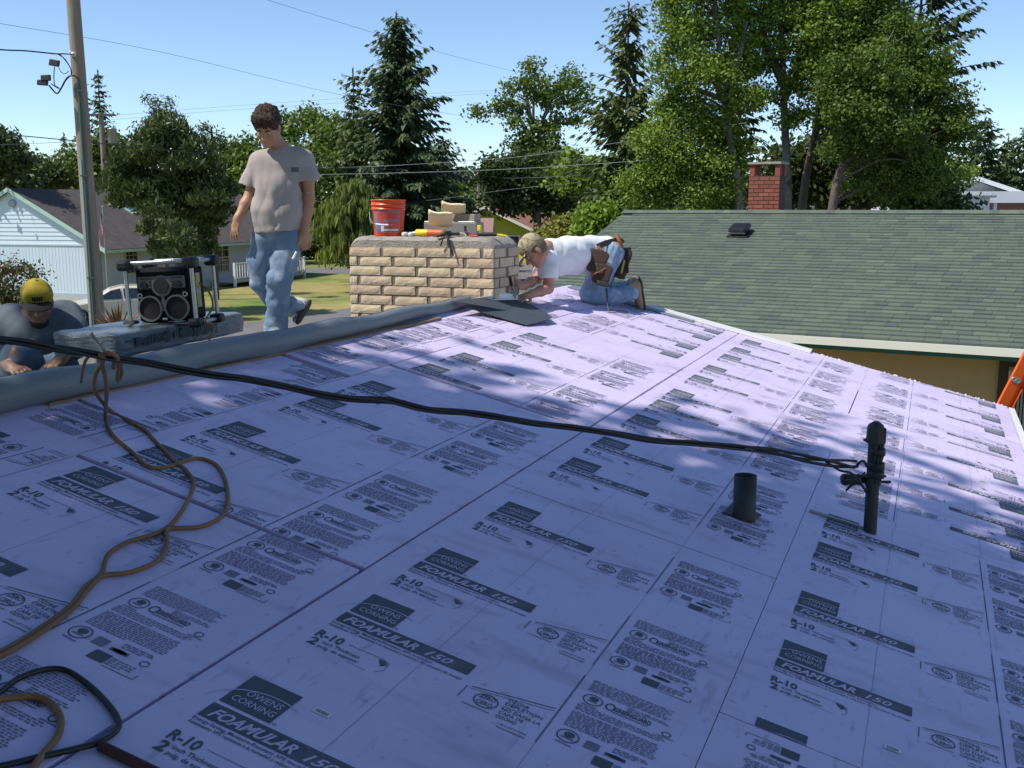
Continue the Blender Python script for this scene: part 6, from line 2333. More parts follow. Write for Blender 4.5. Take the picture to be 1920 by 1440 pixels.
# ------------------------------------------------------------------ vegetation
def quads(C, A, Bv, name, m_, parent=None, bend=.15):
    """C centres, A half length vectors, Bv half width vectors -> folded leaf quads as one mesh"""
    n = len(C)
    Nn = np.cross(A, Bv); Nn /= np.linalg.norm(Nn, axis=1)[:, None] + 1e-9
    L_ = np.linalg.norm(A, axis=1)[:, None]
    V = np.stack([C - A, C + Bv - Nn * L_ * bend, C + A, C - Bv - Nn * L_ * bend], 1).reshape(-1, 3)
    F = np.arange(4 * n).reshape(-1, 4)
    me = mesh_np(name, V, F, [m_])
    return obj(name, me, parent)


def unit(n):
    v = rng.normal(0, 1, (n, 3)); return v / np.linalg.norm(v, axis=1)[:, None]


def tree_root(name, base, label, cat='tree', group=None):
    b = np.array(base, float); b[2] = GZ
    return thing(name, b, label, cat, group)


def spruce(base, h, rmax, label, m_, seed=0, spacing=.42, leaf=.20, z0=.12, open_=0.0, droop=.35, shape=.85, group=None, name='spruce_tree', jag=.28, nb=6, lean=(0, 0), sprays=1.0, upsweep=.25):
    r = np.random.default_rng(seed)
    b = np.array(base, float); b[2] = GZ
    root = tree_root(name, b, label, 'tree', group)
    q = MB()
    tp = b + np.array([lean[0], lean[1], h])
    ts = [b + (tp - b) * t for t in np.linspace(0, 1, 6)]
    tr = max(.10, h * .013)
    q.tube(ts, [tr * (1 - .92 * t) + .01 for t in np.linspace(0, 1, 6)], 8)
    C, A, Bv = [], [], []
    z = h * z0
    while z < h * .985:
        t = (z - h * z0) / (h * (1 - z0))
        R0 = rmax * (1 - t) ** shape + .12
        R0 *= (.55 + .45 * min(1, t / .12)) if t < .12 else 1
        k = max(3, int(nb * (1 - .3 * t)))
        a0 = r.random() * 6.28
        for i in range(k):
            if r.random() < open_: continue
            a = a0 + 6.283 * i / k + r.normal(0, .25)
            L_ = R0 * (1 + r.normal(0, jag))
            L_ = max(.15, L_)
            d = np.array([math.cos(a), math.sin(a), 0])
            n_ = max(3, int(L_ / (leaf * 1.15) * sprays))
            tt = np.linspace(.12, 1, n_)
            zz = upsweep * L_ * tt * (.5 + t) - droop * L_ * tt ** 2 * (1 - t * .7)
            base_p = b + (tp - b) * (z / h)
            P = base_p + d * (L_ * tt)[:, None] + np.array([0, 0, 1]) * zz[:, None]
            if L_ > .5 and r.random() < .6:
                q.tube([base_p, P[n_ // 2], P[-1]], [.035 * h / 14, .02 * h / 14, .006], 4, 0, False)
            side = np.array([-d[1], d[0], 0])
            for p, u_ in zip(P, tt):
                w_ = leaf * (1.5 - .9 * u_) * (.8 + .5 * r.random()) * min(1.6, .5 + L_ / 2)
                for s_ in (-1, 1):
                    for rep in range(2):
                        dirv = nrm(d * (.55 + .4 * r.random()) + side * s_ * (.9 * r.random() + .15) + np.array([0, 0, -.30 - .5 * r.random()]))
                        C.append(p + dirv * w_ * .55 + r.normal(0, leaf * .14, 3)); A.append(dirv * w_ * .75)
                        wv = np.cross(dirv, [0, 0, 1.]) + r.normal(0, .45, 3); wv -= dirv * (wv @ dirv)
                        Bv.append(nrm(wv) * w_ * .26)
        z += spacing * (.8 + .4 * r.random()) * (1 - .35 * t)
    # leader tuft
    for i in range(14):
        p = tp + np.array([0, 0, -i * h * .004]); dirv = nrm(np.array([r.normal(0, .5), r.normal(0, .5), .8]))
        C.append(p); A.append(dirv * leaf * .6); Bv.append(nrm(np.cross(dirv, r.normal(0, 1, 3))) * leaf * .16)
    q.build('trunk', M['bark'], root)
    quads(np.array(C), np.array(A), np.array(Bv), 'crown', m_, root, .2)
    return root


def clusters(ells, n, r, gap=0.0, shell=.45):
    """points in a union of ellipsoids (centre, radii), denser towards the shell"""
    P = []
    vol = np.array([np.prod(e[1]) ** (2 / 3) for e in ells]); vol = vol / vol.sum()
    for (c, rad), w in zip(ells, vol):
        k = max(3, int(round(n * w)))
        u = unit2(k, r)
        rr = (shell + (1 - shell) * r.random(k)) ** .8
        P.append(np.array(c) + u * rr[:, None] * np.array(rad))
    return np.concatenate(P)


def unit2(n, r):
    v = r.normal(0, 1, (n, 3)); return v / np.linalg.norm(v, axis=1)[:, None]


def broadleaf(trunks, ells, label, m_, seed=0, ncl=150, per=120, cr=.45, leaf=.10, bark='bark', name='broadleaf_tree', group=None, limb=.5, tr=.16, cat='tree', flat=.75, aspect=.62):
    """trunks: list of polylines in world space; ells: crown lobes"""
    r = np.random.default_rng(seed)
    base = np.array(trunks[0][0], float)
    root = tree_root(name, base, label, cat, group)
    q = MB()
    allp = []
    for tk in trunks:
        P = catmull(tk, 4)
        n = len(P)
        rad = [tr * (1 - .75 * i / (n - 1)) for i in range(n)]
        q.tube(P, rad, 9)
        allp += [(p, rr) for p, rr in zip(P, rad)]
    K = clusters(ells, ncl, r)
    TP = np.array([p for p, _ in allp])
    for c in K:
        if r.random() < limb:
            lower = TP[:, 2] < c[2] - .15 * np.linalg.norm(TP[:, :2] - c[:2], axis=1)
            d_ = np.linalg.norm(TP - c, axis=1) + np.where(lower, 0, 50)
            i = int(np.argmin(d_))
            if d_[i] < 2.4 * (1 if leaf < .09 else 1.6):
                mid = (TP[i] * .45 + c * .55) + np.array([0, 0, .12 * d_[i]]) + r.normal(0, .1, 3)
                q.tube(catmull([TP[i], mid, c], 3), np.linspace(min(.05, allp[i][1] * .6), .010, 7), 5, 0, False)
    q.build('trunk', M[bark], root)
    n = len(K) * per
    off = r.normal(0, 1, (n, 3)) * np.array([cr, cr, cr * flat])
    cs = np.repeat(K, per, 0)
    C = cs + off
    out = off / (np.linalg.norm(off, axis=1)[:, None] + 1e-6)
    nd = unit2(n, r) + out * .6 + np.array([0, 0, .55])
    nd /= np.linalg.norm(nd, axis=1)[:, None]
    a = np.cross(nd, unit2(n, r)); a /= np.linalg.norm(a, axis=1)[:, None] + 1e-9
    bb = np.cross(nd, a)
    sz = leaf * r.uniform(.6, 1.25, n)[:, None]
    quads(C, a * sz, bb * sz * aspect, 'crown', m_, root, .12)
    return root


def pine(base, h, pads, label, m_, seed=0, leaf=.17, per=300):
    """layered pads of needle tufts: pads = (height, radius direction offset, radius, thickness)"""
    r = np.random.default_rng(seed)
    b = np.array(base, float); b[2] = GZ
    root = tree_root('pine_tree', b, label)
    q = MB()
    q.tube([b, b + [0.1, 0, h * .5], b + [0, 0, h * .97]], [.22, .15, .03], 9)
    C, A, Bv = [], [], []
    for c, rad, th in pads:
        c = np.array(c)
        foot = np.array([b[0], b[1], c[2] - .25 * np.linalg.norm((c - b)[:2]) - .1])
        q.tube(catmull([foot, (foot + c) / 2 + [0, 0, .15], c], 3), np.linspace(.06, .015, 7), 5, 0, False)
        n = int(per * rad * rad + 60)
        u = unit2(n, r) * (r.random(n) ** .4)[:, None]
        p = c + u * np.array([rad, rad, th])
        p[:, 2] -= .18 * (u[:, 0] ** 2 + u[:, 1] ** 2) * rad
        d = unit2(n, r) * .7 + u * .6 + np.array([0, 0, .55]); d /= np.linalg.norm(d, axis=1)[:, None]
        w = np.cross(d, unit2(n, r)); w /= np.linalg.norm(w, axis=1)[:, None] + 1e-9
        sz = leaf * r.uniform(.6, 1.3, n)[:, None]
        C.append(p); A.append(d * sz); Bv.append(w * sz * .30)
    q.build('trunk', M['bark'], root)
    quads(np.concatenate(C), np.concatenate(A), np.concatenate(Bv), 'crown', m_, root, .1)
    return root


gp = lambda x, d: at(x, 405, d) * [1, 1, 0] + [0, 0, GZ]
hh = lambda y, d: CAM_LOC[2] + (405 - y) / FPX * d - GZ           # height above the ground of picture row y at depth d

# big spruce left of the middle and its companions
spruce(gp(750, 60), hh(52, 60), 3.5, 'tall dark spruce standing alone above the bucket on the chimney', M['lf_spruce'], 1, spacing=.36, leaf=.31, z0=.10, open_=.08, droop=.28, shape=.62, jag=.30, nb=8, upsweep=.30)
spruce(gp(668, 62), hh(150, 62), 2.1, 'olive green spruce against the left side of the tall dark spruce', M['lf_spruce2'], 2, spacing=.45, leaf=.26, z0=.1, shape=.55, jag=.3)
spruce(gp(832, 72), hh(272, 72), 2.6, 'dark bushy fir right behind the foot of the tall spruce', M['lf_spruce'], 3, spacing=.42, leaf=.28, z0=.05, shape=.5)
spruce(gp(790, 66), hh(295, 66), 3.0, 'low dark fir under the tall spruce', M['lf_spruce'], 33, spacing=.42, leaf=.28, z0=.02, shape=.45)
spruce(gp(1172, 46), hh(34, 46), 2.25, 'tall open spruce whose trunk rises behind the left end of the green roof', M['lf_spruce2'], 4, spacing=.36, leaf=.25, z0=.28, open_=.30, droop=.20, shape=.50, jag=.38, nb=7, upsweep=.42)
spruce(gp(200, 74), hh(152, 74), 1.9, 'slim spire topped spruce behind the far transformer pole', M['lf_spruce'], 5, spacing=.50, leaf=.26, z0=.08, open_=.18, droop=.36, shape=.75, jag=.35)
spruce(gp(178, 70), hh(192, 70), 1.2, 'slim spruce with a bare tip directly behind the left utility pole', M['lf_spruce2'], 6, spacing=.5, leaf=.24, z0=.05, open_=.2, shape=.7)
spruce(gp(130, 72), hh(265, 72), 1.9, 'short ragged conifer left of the utility pole', M['lf_spruce2'], 7, spacing=.5, leaf=.26, z0=.05, open_=.15, shape=.6, jag=.4)
# wide pine in front of the pale house
dp = 43
pb = gp(330, dp)
pads = []
rr_ = np.random.default_rng(40)
for x, y, rad in [(300, 236, .75), (340, 240, .5), (275, 262, 1.0), (330, 262, 1.1), (365, 270, .9), (250, 290, 1.1), (300, 295, 1.3), (355, 298, 1.2), (395, 305, .7), (235, 318, 1.0), (290, 330, 1.4), (350, 332, 1.4), (400, 338, .9), (215, 345, .9), (265, 352, 1.2), (330, 362, 1.5), (395, 366, 1.0), (235, 372, .9), (300, 388, 1.1), (360, 398, 1.2), (410, 388, .8), (285, 425, .8), (330, 432, .9), (375, 430, .9), (400, 408, .7), (310, 455, .8), (345, 462, .9), (385, 462, .7), (298, 470, .5), (425, 352, .6), (222, 300, .6)]:
    pads.append((at(x, y, dp + rr_.normal(0, 1.1)), rad * .95, .34 + .14 * rr_.random()))
pine(pb, hh(215, dp), pads, 'broad layered pine in front of the pale house', M['lf_pine'], 41, leaf=.17, per=470)
broadleaf([[gp(305, 52), at(305, 300, 52), at(303, 205, 52)]], [(at(300, 208, 52), (.8, .8, .9)), (at(312, 232, 52), (.9, .9, .6)), (at(282, 232, 52), (.6, .6, .5))], 'sparse topped shore pine showing above the broad pine', M['lf_pine'], 42, ncl=26, per=60, cr=.22, leaf=.11, aspect=.3)
broadleaf([[gp(398, 50), at(400, 300, 50), at(396, 240, 50)]], [(at(394, 250, 50), (.6, .6, .5)), (at(408, 268, 50), (.5, .5, .4))], 'thin twiggy tree top right of the broad pine', M['lf_pine'], 43, ncl=14, per=45, cr=.2, leaf=.11, aspect=.3)

# broad green trees between the walking man and the big spruce
for i, (x, d, top, ell, mm, lab, sd) in enumerate([
    (455, 84, 258, [((455, 330), 1.8, 2.2), ((440, 280), .9, 1.0), ((470, 300), 1.3, 1.2), ((430, 400), 1.6, 1.6)], 'lf_mid', 'green broadleaf tree partly behind the walking man', 51),
    (565, 86, 205, [((575, 245), 1.6, 1.3), ((610, 262), 1.6, 1.4), ((545, 235), 1.2, 1.2), ((590, 330), 2.4, 2.2), ((640, 300), 1.5, 1.5), ((560, 400), 1.8, 1.8)], 'lf_mid', 'rounded green broadleaf tree right of the walking man\'s shoulder', 52),
    (640, 84, 250, [((650, 300), 2.2, 2.0), ((700, 330), 1.8, 2.0), ((640, 380), 2.0, 2.2), ((700, 400), 2.0, 1.8)], 'lf_mid', 'darker broadleaf tree filling the gap left of the big spruce', 53),
    (50, 60, 300, [((30, 330), 2.0, 1.2), ((75, 325), 1.3, 1.1), ((-20, 320), 1.8, 1.4), ((90, 345), .9, .7)], 'lf_pine', 'dark low tree row end beside the left house ridge', 54),
    (-8, 52, 255, [((-10, 285), 1.0, 1.0), ((8, 300), .8, .7)], 'lf_pine', 'dark tree cut by the left edge of the picture', 55),
    (128, 64, 320, [((110, 340), .9, .8), ((135, 318), 1.0, 1.2), ((225, 330), 1.4, 1.4), ((190, 300), 1.2, 1.6)], 'lf_mid', 'mid green tree clump behind the pale house roof at the pole', 56)]):
    broadleaf([[gp(x, d), at(x, 360, d), at(x, (top + 380) / 2, d)]], [(at(px, py, d + rr_.normal(0, .6)), (rx * d / 60, rx * d / 60, rz * d / 60)) for (px, py), rx, rz in ell], lab, M[mm], sd, ncl=85, per=95, cr=.42 * d / 60, leaf=.16 * (d / 60) ** .7)
# pale weeping cedar right of the walking man
r = np.random.default_rng(60)
DC = 54
FC = DC / 46
cb = gp(660, DC)
cd = thing('cedar_tree', cb, 'pale yellow green weeping cedar left of the brick chimney', 'tree')
q = MB(); q.tube([cb, cb + [0, 0, hh(346, DC)]], [.2, .03], 8); q.build('trunk', M['bark'], cd)
C, A, Bv = [], [], []
for i in range(190):
    t = r.random() ** .8
    z = hh(352, DC) * (1 - .62 * round(t * 11) / 11) + r.normal(0, .08)
    a = r.random() * 6.283
    L_ = (.5 + .95 * math.sin(min(1, t * 1.15) * 2.2) ** .8) * (.75 + .5 * r.random()) * FC
    p0 = cb + np.array([0, 0, z])
    d = np.array([math.cos(a), math.sin(a), 0])
    for k in range(16):
        u_ = (k + 1) / 16
        p = p0 + d * L_ * u_ + np.array([0, 0, .15 * L_ * u_ - .22 * u_ * u_ * L_])
        for m2 in range(4):
            dv = nrm(np.array([r.normal(0, .22), r.normal(0, .22), -1.0]))
            ln = (.09 + .15 * r.random()) * (.5 + u_) * FC
            C.append(p + dv * ln * .8 + r.normal(0, .06, 3)); A.append(dv * ln); Bv.append(nrm(np.cross(dv, r.normal(0, 1, 3))) * ln * .20)
quads(np.array(C), np.array(A), np.array(Bv), 'crown', M['lf_cedar'], cd, .1)

broadleaf([[gp(600, 92), at(600, 470, 92), at(600, 440, 92)]], [(at(x, y, 92), (2.6, 2.0, 1.7)) for x, y in ((560, 455), (600, 450), (640, 455), (690, 450), (520, 440), (730, 440))], 'hedge of broadleaf growth darkened as shade beneath the trees right of the pale house', M['lf_dark'], 66, ncl=80, per=90, cr=.6, leaf=.2, name='hedge', cat='hedge')  # dark leaf mass added for the shade beneath the trees behind the lawn
# bare topped alder in the middle
da = 66
T = lambda x, y, dd=0: at(x, y, da + dd)
tk = [[gp(1006, da), T(1005, 400), T(1003, 300), T(1000, 220), T(1003, 130)], [T(1003, 300), T(985, 240), T(950, 190)], [T(1003, 290), T(1020, 220), T(1045, 170)], [T(1001, 250), T(990, 200), T(985, 150)]]
ell = [(T(1000, 128), (.9, .9, .5)), (T(965, 162), (.9, .9, .5)), (T(1060, 150), (1.6, 1.6, .7)), (T(1085, 180, .5), (1.2, 1.2, .7)), (T(915, 212), (1.1, 1.1, .35)), (T(955, 200), (1.4, 1.4, .5)), (T(1020, 180), (1.2, 1.2, .8)), (T(1060, 225), (1.4, 1.4, .5)), (T(985, 265), (1.5, 1.5, .6)), (T(1020, 290), (2.0, 2.0, .9)), (T(1000, 155, -.5), (1.1, 1.1, .5)), (T(975, 235, -.5), (1.3, 1.0, .5)), (T(1025, 245, -.6), (1.2, 1.0, .6)), (T(1040, 190, -.5), (1.0, 1.0, .5))]
broadleaf(tk, ell, 'alder with bare upper limbs standing between the two spruces', M['lf_mid'], 70, ncl=135, per=60, cr=.30, leaf=.125, bark='bark_pale', limb=.6, tr=.20)
ell = [(T(1000, 335, -2), (3.6, 2.5, 1.5)), (T(960, 320, -2), (1.7, 1.7, 1.1)), (T(1060, 320, -2), (1.7, 1.7, 1.2)), (T(1000, 370, -2), (3.0, 2.2, .9)), (T(960, 368, -2), (1.3, 1.3, .9)), (T(1050, 372, -2), (1.5, 1.5, .9)), (T(930, 330, -2), (.9, .9, .7))]
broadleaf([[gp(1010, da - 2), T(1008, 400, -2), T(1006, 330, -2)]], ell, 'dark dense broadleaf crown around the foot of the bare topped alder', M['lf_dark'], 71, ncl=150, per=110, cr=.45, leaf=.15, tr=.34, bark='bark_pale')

# ---- the big alder group on the right
db = 31
T = lambda x, y, dd=0: at(x, y, db + dd)


def lobes(L_):
    return [(T(x, y, dd), (rx, rx * .9, rz)) for x, y, rx, rz, dd in L_]


broadleaf([[gp(1394, db), T(1385, 380), T(1368, 260), T(1356, 160), T(1345, 60), T(1338, -60)], [T(1360, 190), T(1335, 130), T(1310, 80)], [T(1357, 170), T(1385, 110), T(1400, 40)]],
          lobes([(1280, 40, .9, .8, 0), (1340, 20, 1.0, .9, .4), (1270, 120, .7, .6, 0), (1320, 130, .8, .6, -.4), (1375, 100, .9, .7, .3), (1250, 180, .55, .45, .2), (1300, 210, .7, .5, 0), (1390, 190, .6, .5, 0), (1300, -60, 1.0, .8, 0), (1380, -70, 1.0, .8, .3), (1345, 250, .6, .4, .3)]),
          'pale barked alder at the left of the big group with a slanting trunk', M['lf_alder'], 80, ncl=150, per=230, cr=.22, leaf=.056, bark='bark_pale', tr=.15, limb=.4)
broadleaf([[gp(1480, db + 1), T(1476, 380, 1), T(1470, 200, 1), T(1466, 60, 1), T(1462, -80, 1)], [T(1470, 180, 1), T(1500, 110, 1), T(1530, 50, 1)], [T(1468, 150, 1), T(1440, 90, 1), T(1425, 20, 1)]],
          lobes([(1440, 30, 1.0, .9, 1), (1500, 60, 1.0, .9, .6), (1470, -40, 1.2, .8, 1), (1540, 0, 1.0, .8, 1), (1420, 110, .6, .5, 1), (1520, 140, .8, .6, .6), (1560, 90, .8, .8, .4), (1440, 175, .5, .35, 1), (1500, 215, .5, .35, 1)]),
          'straight trunked alder right behind the red brick chimney', M['lf_alder'], 81, ncl=145, per=230, cr=.22, leaf=.056, bark='bark_pale', tr=.17, limb=.4)
broadleaf([[gp(1500, db + 2.5), T(1505, 380, 2.5), T(1530, 240, 2.5), T(1545, 130, 2.5), T(1560, 0, 2.5)], [T(1535, 210, 2.5), T(1570, 150, 2.5)]],
          lobes([(1590, 30, 1.2, .9, 2), (1640, 70, 1.1, .9, 1.6), (1600, 130, 1.1, .8, 1.5), (1560, 190, .8, .6, 2), (1660, 0, 1.0, .9, 2), (1610, -60, 1.2, .8, 2), (1580, 250, .7, .5, 2)]),
          'dark leaning alder with a forked trunk in the big group', M['lf_alder2'], 82, ncl=140, per=230, cr=.24, leaf=.060, bark='bark', tr=.17, limb=.4)
broadleaf([[gp(1555, db - .5), T(1562, 380, -.5), T(1590, 290, -.5), T(1625, 200, -.5), T(1650, 100, -.5)], [T(1585, 300, -.5), T(1640, 260, -.5), T(1700, 210, -.5)], [T(1610, 250, -.5), T(1690, 290, -.5)]],
          lobes([(1640, 200, 1.2, .8, 0), (1700, 190, 1.1, .9, 0), (1660, 280, 1.2, .8, -.3), (1740, 250, 1.0, .8, 0), (1720, 130, 1.0, .8, .3), (1775, 190, .6, .5, 0), (1790, 250, .6, .5, .2), (1745, 320, .9, .6, 0), (1620, 330, 1.0, .6, .2), (1690, 345, 1.0, .5, .3), (1800, 215, .35, .35, .2), (1690, 70, .8, .7, .3), (1650, 140, .8, .7, 0), (1600, 215, .8, .7, -1.3), (1640, 130, .8, .7, -1.3), (1575, 150, .7, .6, -1.0), (1580, 285, .6, .45, -1.2), (1660, 235, .8, .6, -1.3)]),
          'spreading alder on the right of the group leaning over the white house', M['lf_alder2'], 83, ncl=205, per=230, cr=.21, leaf=.058, bark='bark', tr=.16, limb=.4)
broadleaf([[gp(1255, db), T(1256, 370), T(1260, 300)]],
          lobes([(1240, 300, .9, .8, 0), (1300, 310, 1.0, .9, 0), (1260, 250, .8, .6, 0), (1350, 300, .8, .7, .5), (1215, 360, .8, .7, 0), (1280, 370, 1.0, .7, 0), (1350, 370, 1.0, .7, .4), (1330, 250, .6, .5, .4), (1225, 280, .6, .6, 0)]),
          'low bushy alder filling the left foot of the big group', M['lf_alder'], 84, ncl=130, per=220, cr=.24, leaf=.056, bark='bark', tr=.10, limb=.3)
broadleaf([[gp(1580, db + 5), T(1580, 360, 5), T(1580, 300, 5)]],
          lobes([(1420, 350, 1.6, .8, 5), (1520, 340, 1.6, .9, 5), (1620, 360, 1.6, .7, 5), (1720, 380, 1.2, .5, 3), (1560, 290, 1.0, .6, 5), (1780, 390, .7, .4, 3), (1460, 300, .8, .5, 5), (1700, 300, 1.2, .8, 4)]),
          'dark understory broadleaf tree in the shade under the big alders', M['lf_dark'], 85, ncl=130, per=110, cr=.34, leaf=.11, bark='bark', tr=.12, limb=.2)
spruce(at(1703, 405, 38) * [1, 1, 0] + [0, 0, GZ], 13.2, 2.2, 'dark conifer behind the alders with long branches to the right', M['lf_spruce'], 86, spacing=.46, leaf=.20, z0=.45, open_=.18, droop=.12, shape=.30, jag=.4, upsweep=.35)
spruce(at(1600, 405, 42) * [1, 1, 0] + [0, 0, GZ], 12.6, 2.4, 'dark conifer hidden deep inside the alder group', M['lf_spruce2'], 87, spacing=.5, leaf=.24, z0=.2, shape=.4, jag=.3)
spruce(at(1380, 405, 44) * [1, 1, 0] + [0, 0, GZ], 13.4, 1.9, 'shore conifer whose top shows at the upper left of the alder group', M['lf_pine'], 88, spacing=.5, leaf=.22, z0=.35, shape=.4, jag=.4, open_=.15, upsweep=.4)
broadleaf([[gp(1790, 44), at(1790, 380, 44), at(1780, 330, 44)]], [(at(1780, 345, 44), (1.2, 1, .8)), (at(1745, 375, 44), (1.0, 1, .7)), (at(1700, 385, 44), (.9, .9, .5))], 'bright leafy bush in front of the white house gable', M['lf_alder'], 89, ncl=50, per=110, cr=.25, leaf=.085, tr=.08)
# trees far right
for i, (x, d, top, rm) in enumerate([(1835, 85, 236, 3.6), (1880, 92, 272, 3.2), (1915, 85, 250, 3.2), (1800, 96, 285, 3.6), (1960, 88, 240, 3.6)]):
    spruce(gp(x, d), hh(top, d), rm, ['far spruce just right of the alders above the white gable', 'far spruce in the dip of the right hand tree line', 'far spruce at the right edge of the picture', 'far spruce half hidden by the alder on the right', 'far spruce cut off by the right edge'][i], M['lf_spruce2'] if i % 2 else M['lf_spruce'], 90 + i, spacing=.6, leaf=.34, z0=.03, shape=.55, jag=.25, group='far spruces at the right')
# bushes near the left end of the green roof
for x, y, d, rx, rz, mm, lab, sd in [(1118, 408, 40, .50, .42, 'lf_bright', 'bright green bush left of the green roof', 100), (1072, 428, 42, .50, .28, 'lf_yel', 'yellow green shrub above the kneeling man\'s back', 101), (1034, 446, 44, .48, .20, 'lf_yel', 'low yellow green shrub above the kneeling man\'s neck', 102),
                                     (1085, 318, 58, 1.5, .8, 'lf_alder', 'light green tree behind the pale wires right of the bare topped alder', 103), (1130, 322, 64, 1.5, .8, 'lf_mid', 'mid green tree in front of the dark grey roof', 104), (1108, 336, 66, .9, .4, 'lf_yel', 'yellow blossom coloured shrub above the dark grey roof', 105),
                                     (860, 380, 100, 2.2, 1.4, 'lf_mid', 'rounded far tree behind the grey roofed house', 106), (940, 395, 100, 2.4, 1.2, 'lf_mid', 'far tree right of the small utility pole', 107), (880, 350, 118, 2.6, 1.8, 'lf_spruce', 'dark far tree behind the small utility pole', 108)]:
    broadleaf([[gp(x, d), at(x, y + 12, d), at(x, y, d)]], [(at(x, y, d), (rx, rx, rz)), (at(x - 6, y + 18, d), (rx * 1.1, rx, rz * .9)), (at(x + 8, y + 14, d), (rx, rx, rz))], lab, M[mm], sd, ncl=45, per=90, cr=.045 * d ** .5, leaf=.0022 * d + .02, tr=.08, name='bush' if d < 50 else 'broadleaf_tree', cat='bush' if d < 50 else 'tree')
q = None
# reddish bush at the left edge
dq = 17.0
bq = at(20, 560, dq)
broadleaf([[bq * [1, 1, 0] + [0, 0, GZ], at(22, 580, dq), at(25, 540, dq)], [at(20, 600, dq), at(40, 550, dq)], [at(15, 600, dq), at(5, 540, dq)]],
          [(at(15, 530, dq), (.42, .42, .38)), (at(45, 520, dq), (.32, .32, .30)), (at(5, 580, dq), (.40, .40, .40)), (at(50, 570, dq), (.30, .30, .30)), (at(-20, 540, dq), (.45, .45, .5)), (at(20, 620, dq), (.45, .45, .45))],
          'reddish green bush at the left edge behind the man in the yellow cap', M['lf_bush'], 110, ncl=60, per=75, cr=.11, leaf=.032, tr=.04, name='bush', cat='bush')
# dry sword leaved plant beside the pole
r = np.random.default_rng(120)
yb = at(222, 615, 20); 
yu = thing('yucca_plant', yb * [1, 1, 0] + [0, 0, GZ], 'dry brown sword leaved plant between the pole and the radio', 'plant')
q = MB()
c0_ = np.array([yb[0], yb[1], yb[2] - .15])
q.tube([np.array([yb[0], yb[1], GZ]), c0_], [.12, .10], 8)
q.build('stem', M['bark'], yu)
nb_ = 60
for i in range(nb_):
    a = r.random() * 6.283; el = r.uniform(.35, 1.45); L_ = r.uniform(.55, .85)
    d = np.array([math.cos(a) * math.cos(el), math.sin(a) * math.cos(el), math.sin(el)])
    s_ = nrm(np.cross(d, [0, 0, 1.])) * .028
    P = [c0_ + d * L_ * t + np.array([0, 0, -.18 * (1 - el / 1.6) * t * t]) for t in (.02, .4, .75, 1.0)]
    V = [P[0] - s_ * .7, P[0] + s_ * .7, P[1] - s_, P[1] + s_, P[2] - s_ * .6, P[2] + s_ * .6, P[3]]
    V = V + [v + np.array([0, 0, .008]) for v in V]
    q = MB().add(V, [(0, 1, 3, 2), (2, 3, 5, 4), (4, 5, 6), (8, 7, 9, 10), (10, 9, 11, 12), (12, 11, 13), (0, 2, 9, 7), (2, 4, 11, 9), (4, 6, 13, 11), (1, 8, 10, 3), (3, 10, 12, 5), (5, 12, 13, 6)])
    q.build('leaf', M['lf_yucca'], yu)

# far tree line: three kinds, copied
protos = []
for i in range(3):
    protos.append(spruce(np.array([0, 0, 0]), 13 + i, 3.4, 'proto', M['lf_far'], 200 + i, spacing=.9, leaf=.55, z0=.03, shape=.6, jag=.25, nb=6, group='distant tree line', name='distant_tree'))
spots = []
for i in range(34):
    x = -260 + i * 68 + rr_.normal(0, 14)
    d = rr_.uniform(120, 150)
    top = 372 + 14 * math.sin(i * 1.3) + rr_.normal(0, 9)
    if x < 560: top -= 18
    if 900 < x < 960: top = 392
    if x > 1830: top -= 50
    spots.append((x, d, top))
used_p = set()
for i, (x, d, top) in enumerate(spots):
    src = protos[i % 3]
    if src.name not in used_p:
        o = src; used_p.add(src.name)
    else:
        o = src.copy(); COL.objects.link(o)
        for chd in src.children:
            c_ = chd.copy(); COL.objects.link(c_); c_.parent = o
    o.location = Vector(gp(x, d))
    s_ = hh(top, d) / (13 + i % 3)
    o.scale = (s_ * rr_.uniform(.9, 1.3), s_ * rr_.uniform(.9, 1.3), s_)
    o.rotation_euler = (0, 0, rr_.uniform(0, 6.28))
    o['label'] = 'distant dark conifer in the hazy tree line behind the houses'

# tall broadleaf trees standing behind and to the left of the roof: they shade the near boards, the last is added for that
def shade_tree(base, ells, label, seed, ncl, per=48, cr=.5, leaf=.17):
    b = np.array(base, float); b[2] = GZ
    top = max(e[0][2] for e in ells)
    return broadleaf([[b, b + [.2, .1, 4], b + [.1, -.2, top - GZ - 1]]], ells, label, M['lf_mid'], seed, ncl, per, cr, leaf, tr=.28, limb=.35)


def shade_lobe(x, y, H, rx, ry, rz):
    """lobe whose shadow centre falls on roof position x,y when H metres above the roof"""
    k_ = H / TO_SUN[2]
    return (np.array([x, y - .5, 0]) + TO_SUN * k_, (rx, ry, rz))


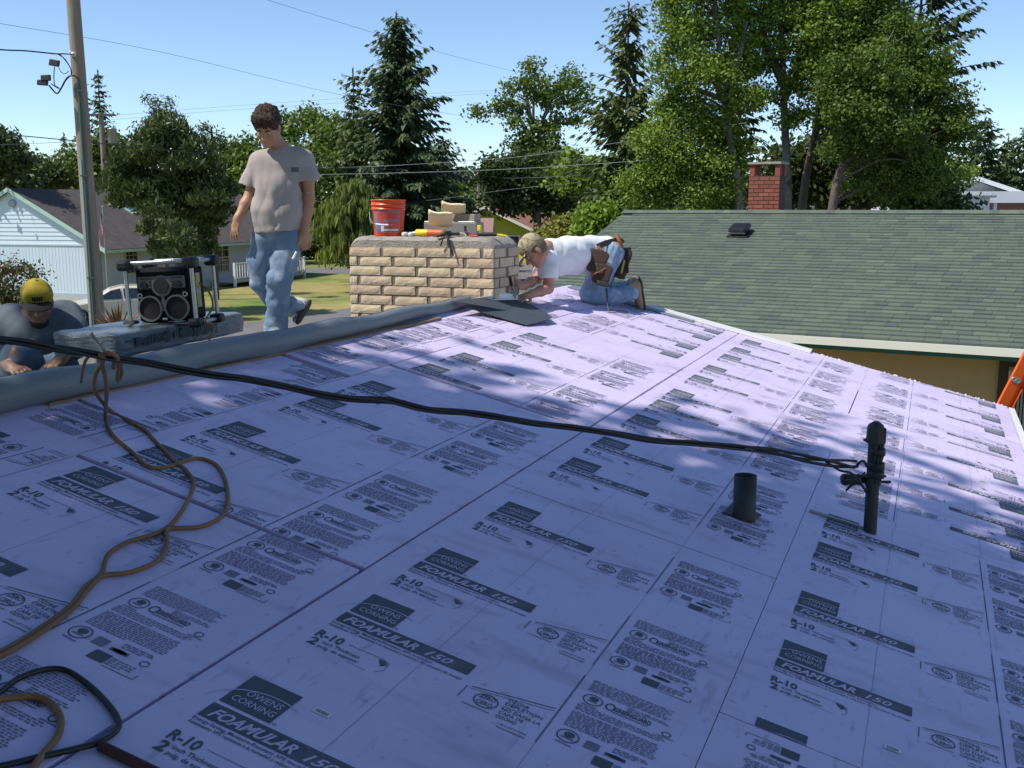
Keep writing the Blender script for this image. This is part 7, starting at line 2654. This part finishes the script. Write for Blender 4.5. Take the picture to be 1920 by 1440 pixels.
shade_tree(np.array([-10.5, -6.5, 0]), [shade_lobe(-3.2, -1.2, 8.5, 2.6, 2.3, 1.8), shade_lobe(-1.0, .4, 9.6, 2.6, 1.9, 1.6), shade_lobe(-3.8, .9, 9.0, 1.5, 1.0, 1.0), shade_lobe(-4.5, -4.0, 8.0, 2.5, 2.5, 2.0)], 'tall leafy tree beyond the left of the roof shading its ridge', 301, 190)
shade_tree(np.array([-8.5, -9.0, 0]), [shade_lobe(.9, 1.1, 11.5, 2.2, 1.5, 1.5), shade_lobe(1.8, -.8, 10.5, 2.8, 2.4, 2.0), shade_lobe(-.8, 2.3, 12.0, 1.5, .7, .8), shade_lobe(.3, -3.5, 9.5, 2.8, 2.6, 2.0)], 'tallest leafy tree behind the roof shading its middle', 302, 200)
shade_tree(np.array([-5.0, -10.5, 0]), [shade_lobe(3.6, .5, 11.5, 2.0, 1.5, 1.5), shade_lobe(4.4, -1.8, 10.0, 2.8, 2.6, 2.0), shade_lobe(1.9, 3.45, 12.5, 2.0, .35, .4)], 'leafy tree behind the camera shading the lower boards', 303, 135)
shade_tree(np.array([1.0, -13.0, 0]), [(np.array([0.5, -9.0, 6.5]), (3.4, 2.6, 3.2)), (np.array([4.5, -10.5, 6.0]), (3.2, 2.6, 3.4)), (np.array([-3.5, -10.0, 5.0]), (3.2, 2.8, 3.2)), (np.array([1.5, -8.0, 10.0]), (3.4, 2.6, 2.4)), (np.array([0.0, -4.5, 8.0]), (3.0, 2.4, 1.6)), (np.array([3.5, -5.5, 7.6]), (3.0, 2.4, 1.6)), (np.array([-2.5, -4.5, 8.0]), (2.6, 2.2, 1.6)), (np.array([0.6, -2.6, 6.6]), (2.4, 1.5, 1.0)), (np.array([-2.2, -2.2, 7.2]), (1.8, 1.5, 1.0))], 'unseen dense leafy tree added behind the camera to darken the near boards', 304, 560, per=60, cr=.6, leaf=.24)  # added out of view: canopy that cuts the skylight on the near boards
print('objects', len(SC.objects), 'tris', sum(len(o.data.loops) - 2 * len(o.data.polygons) for o in SC.objects if o.type == 'MESH'))
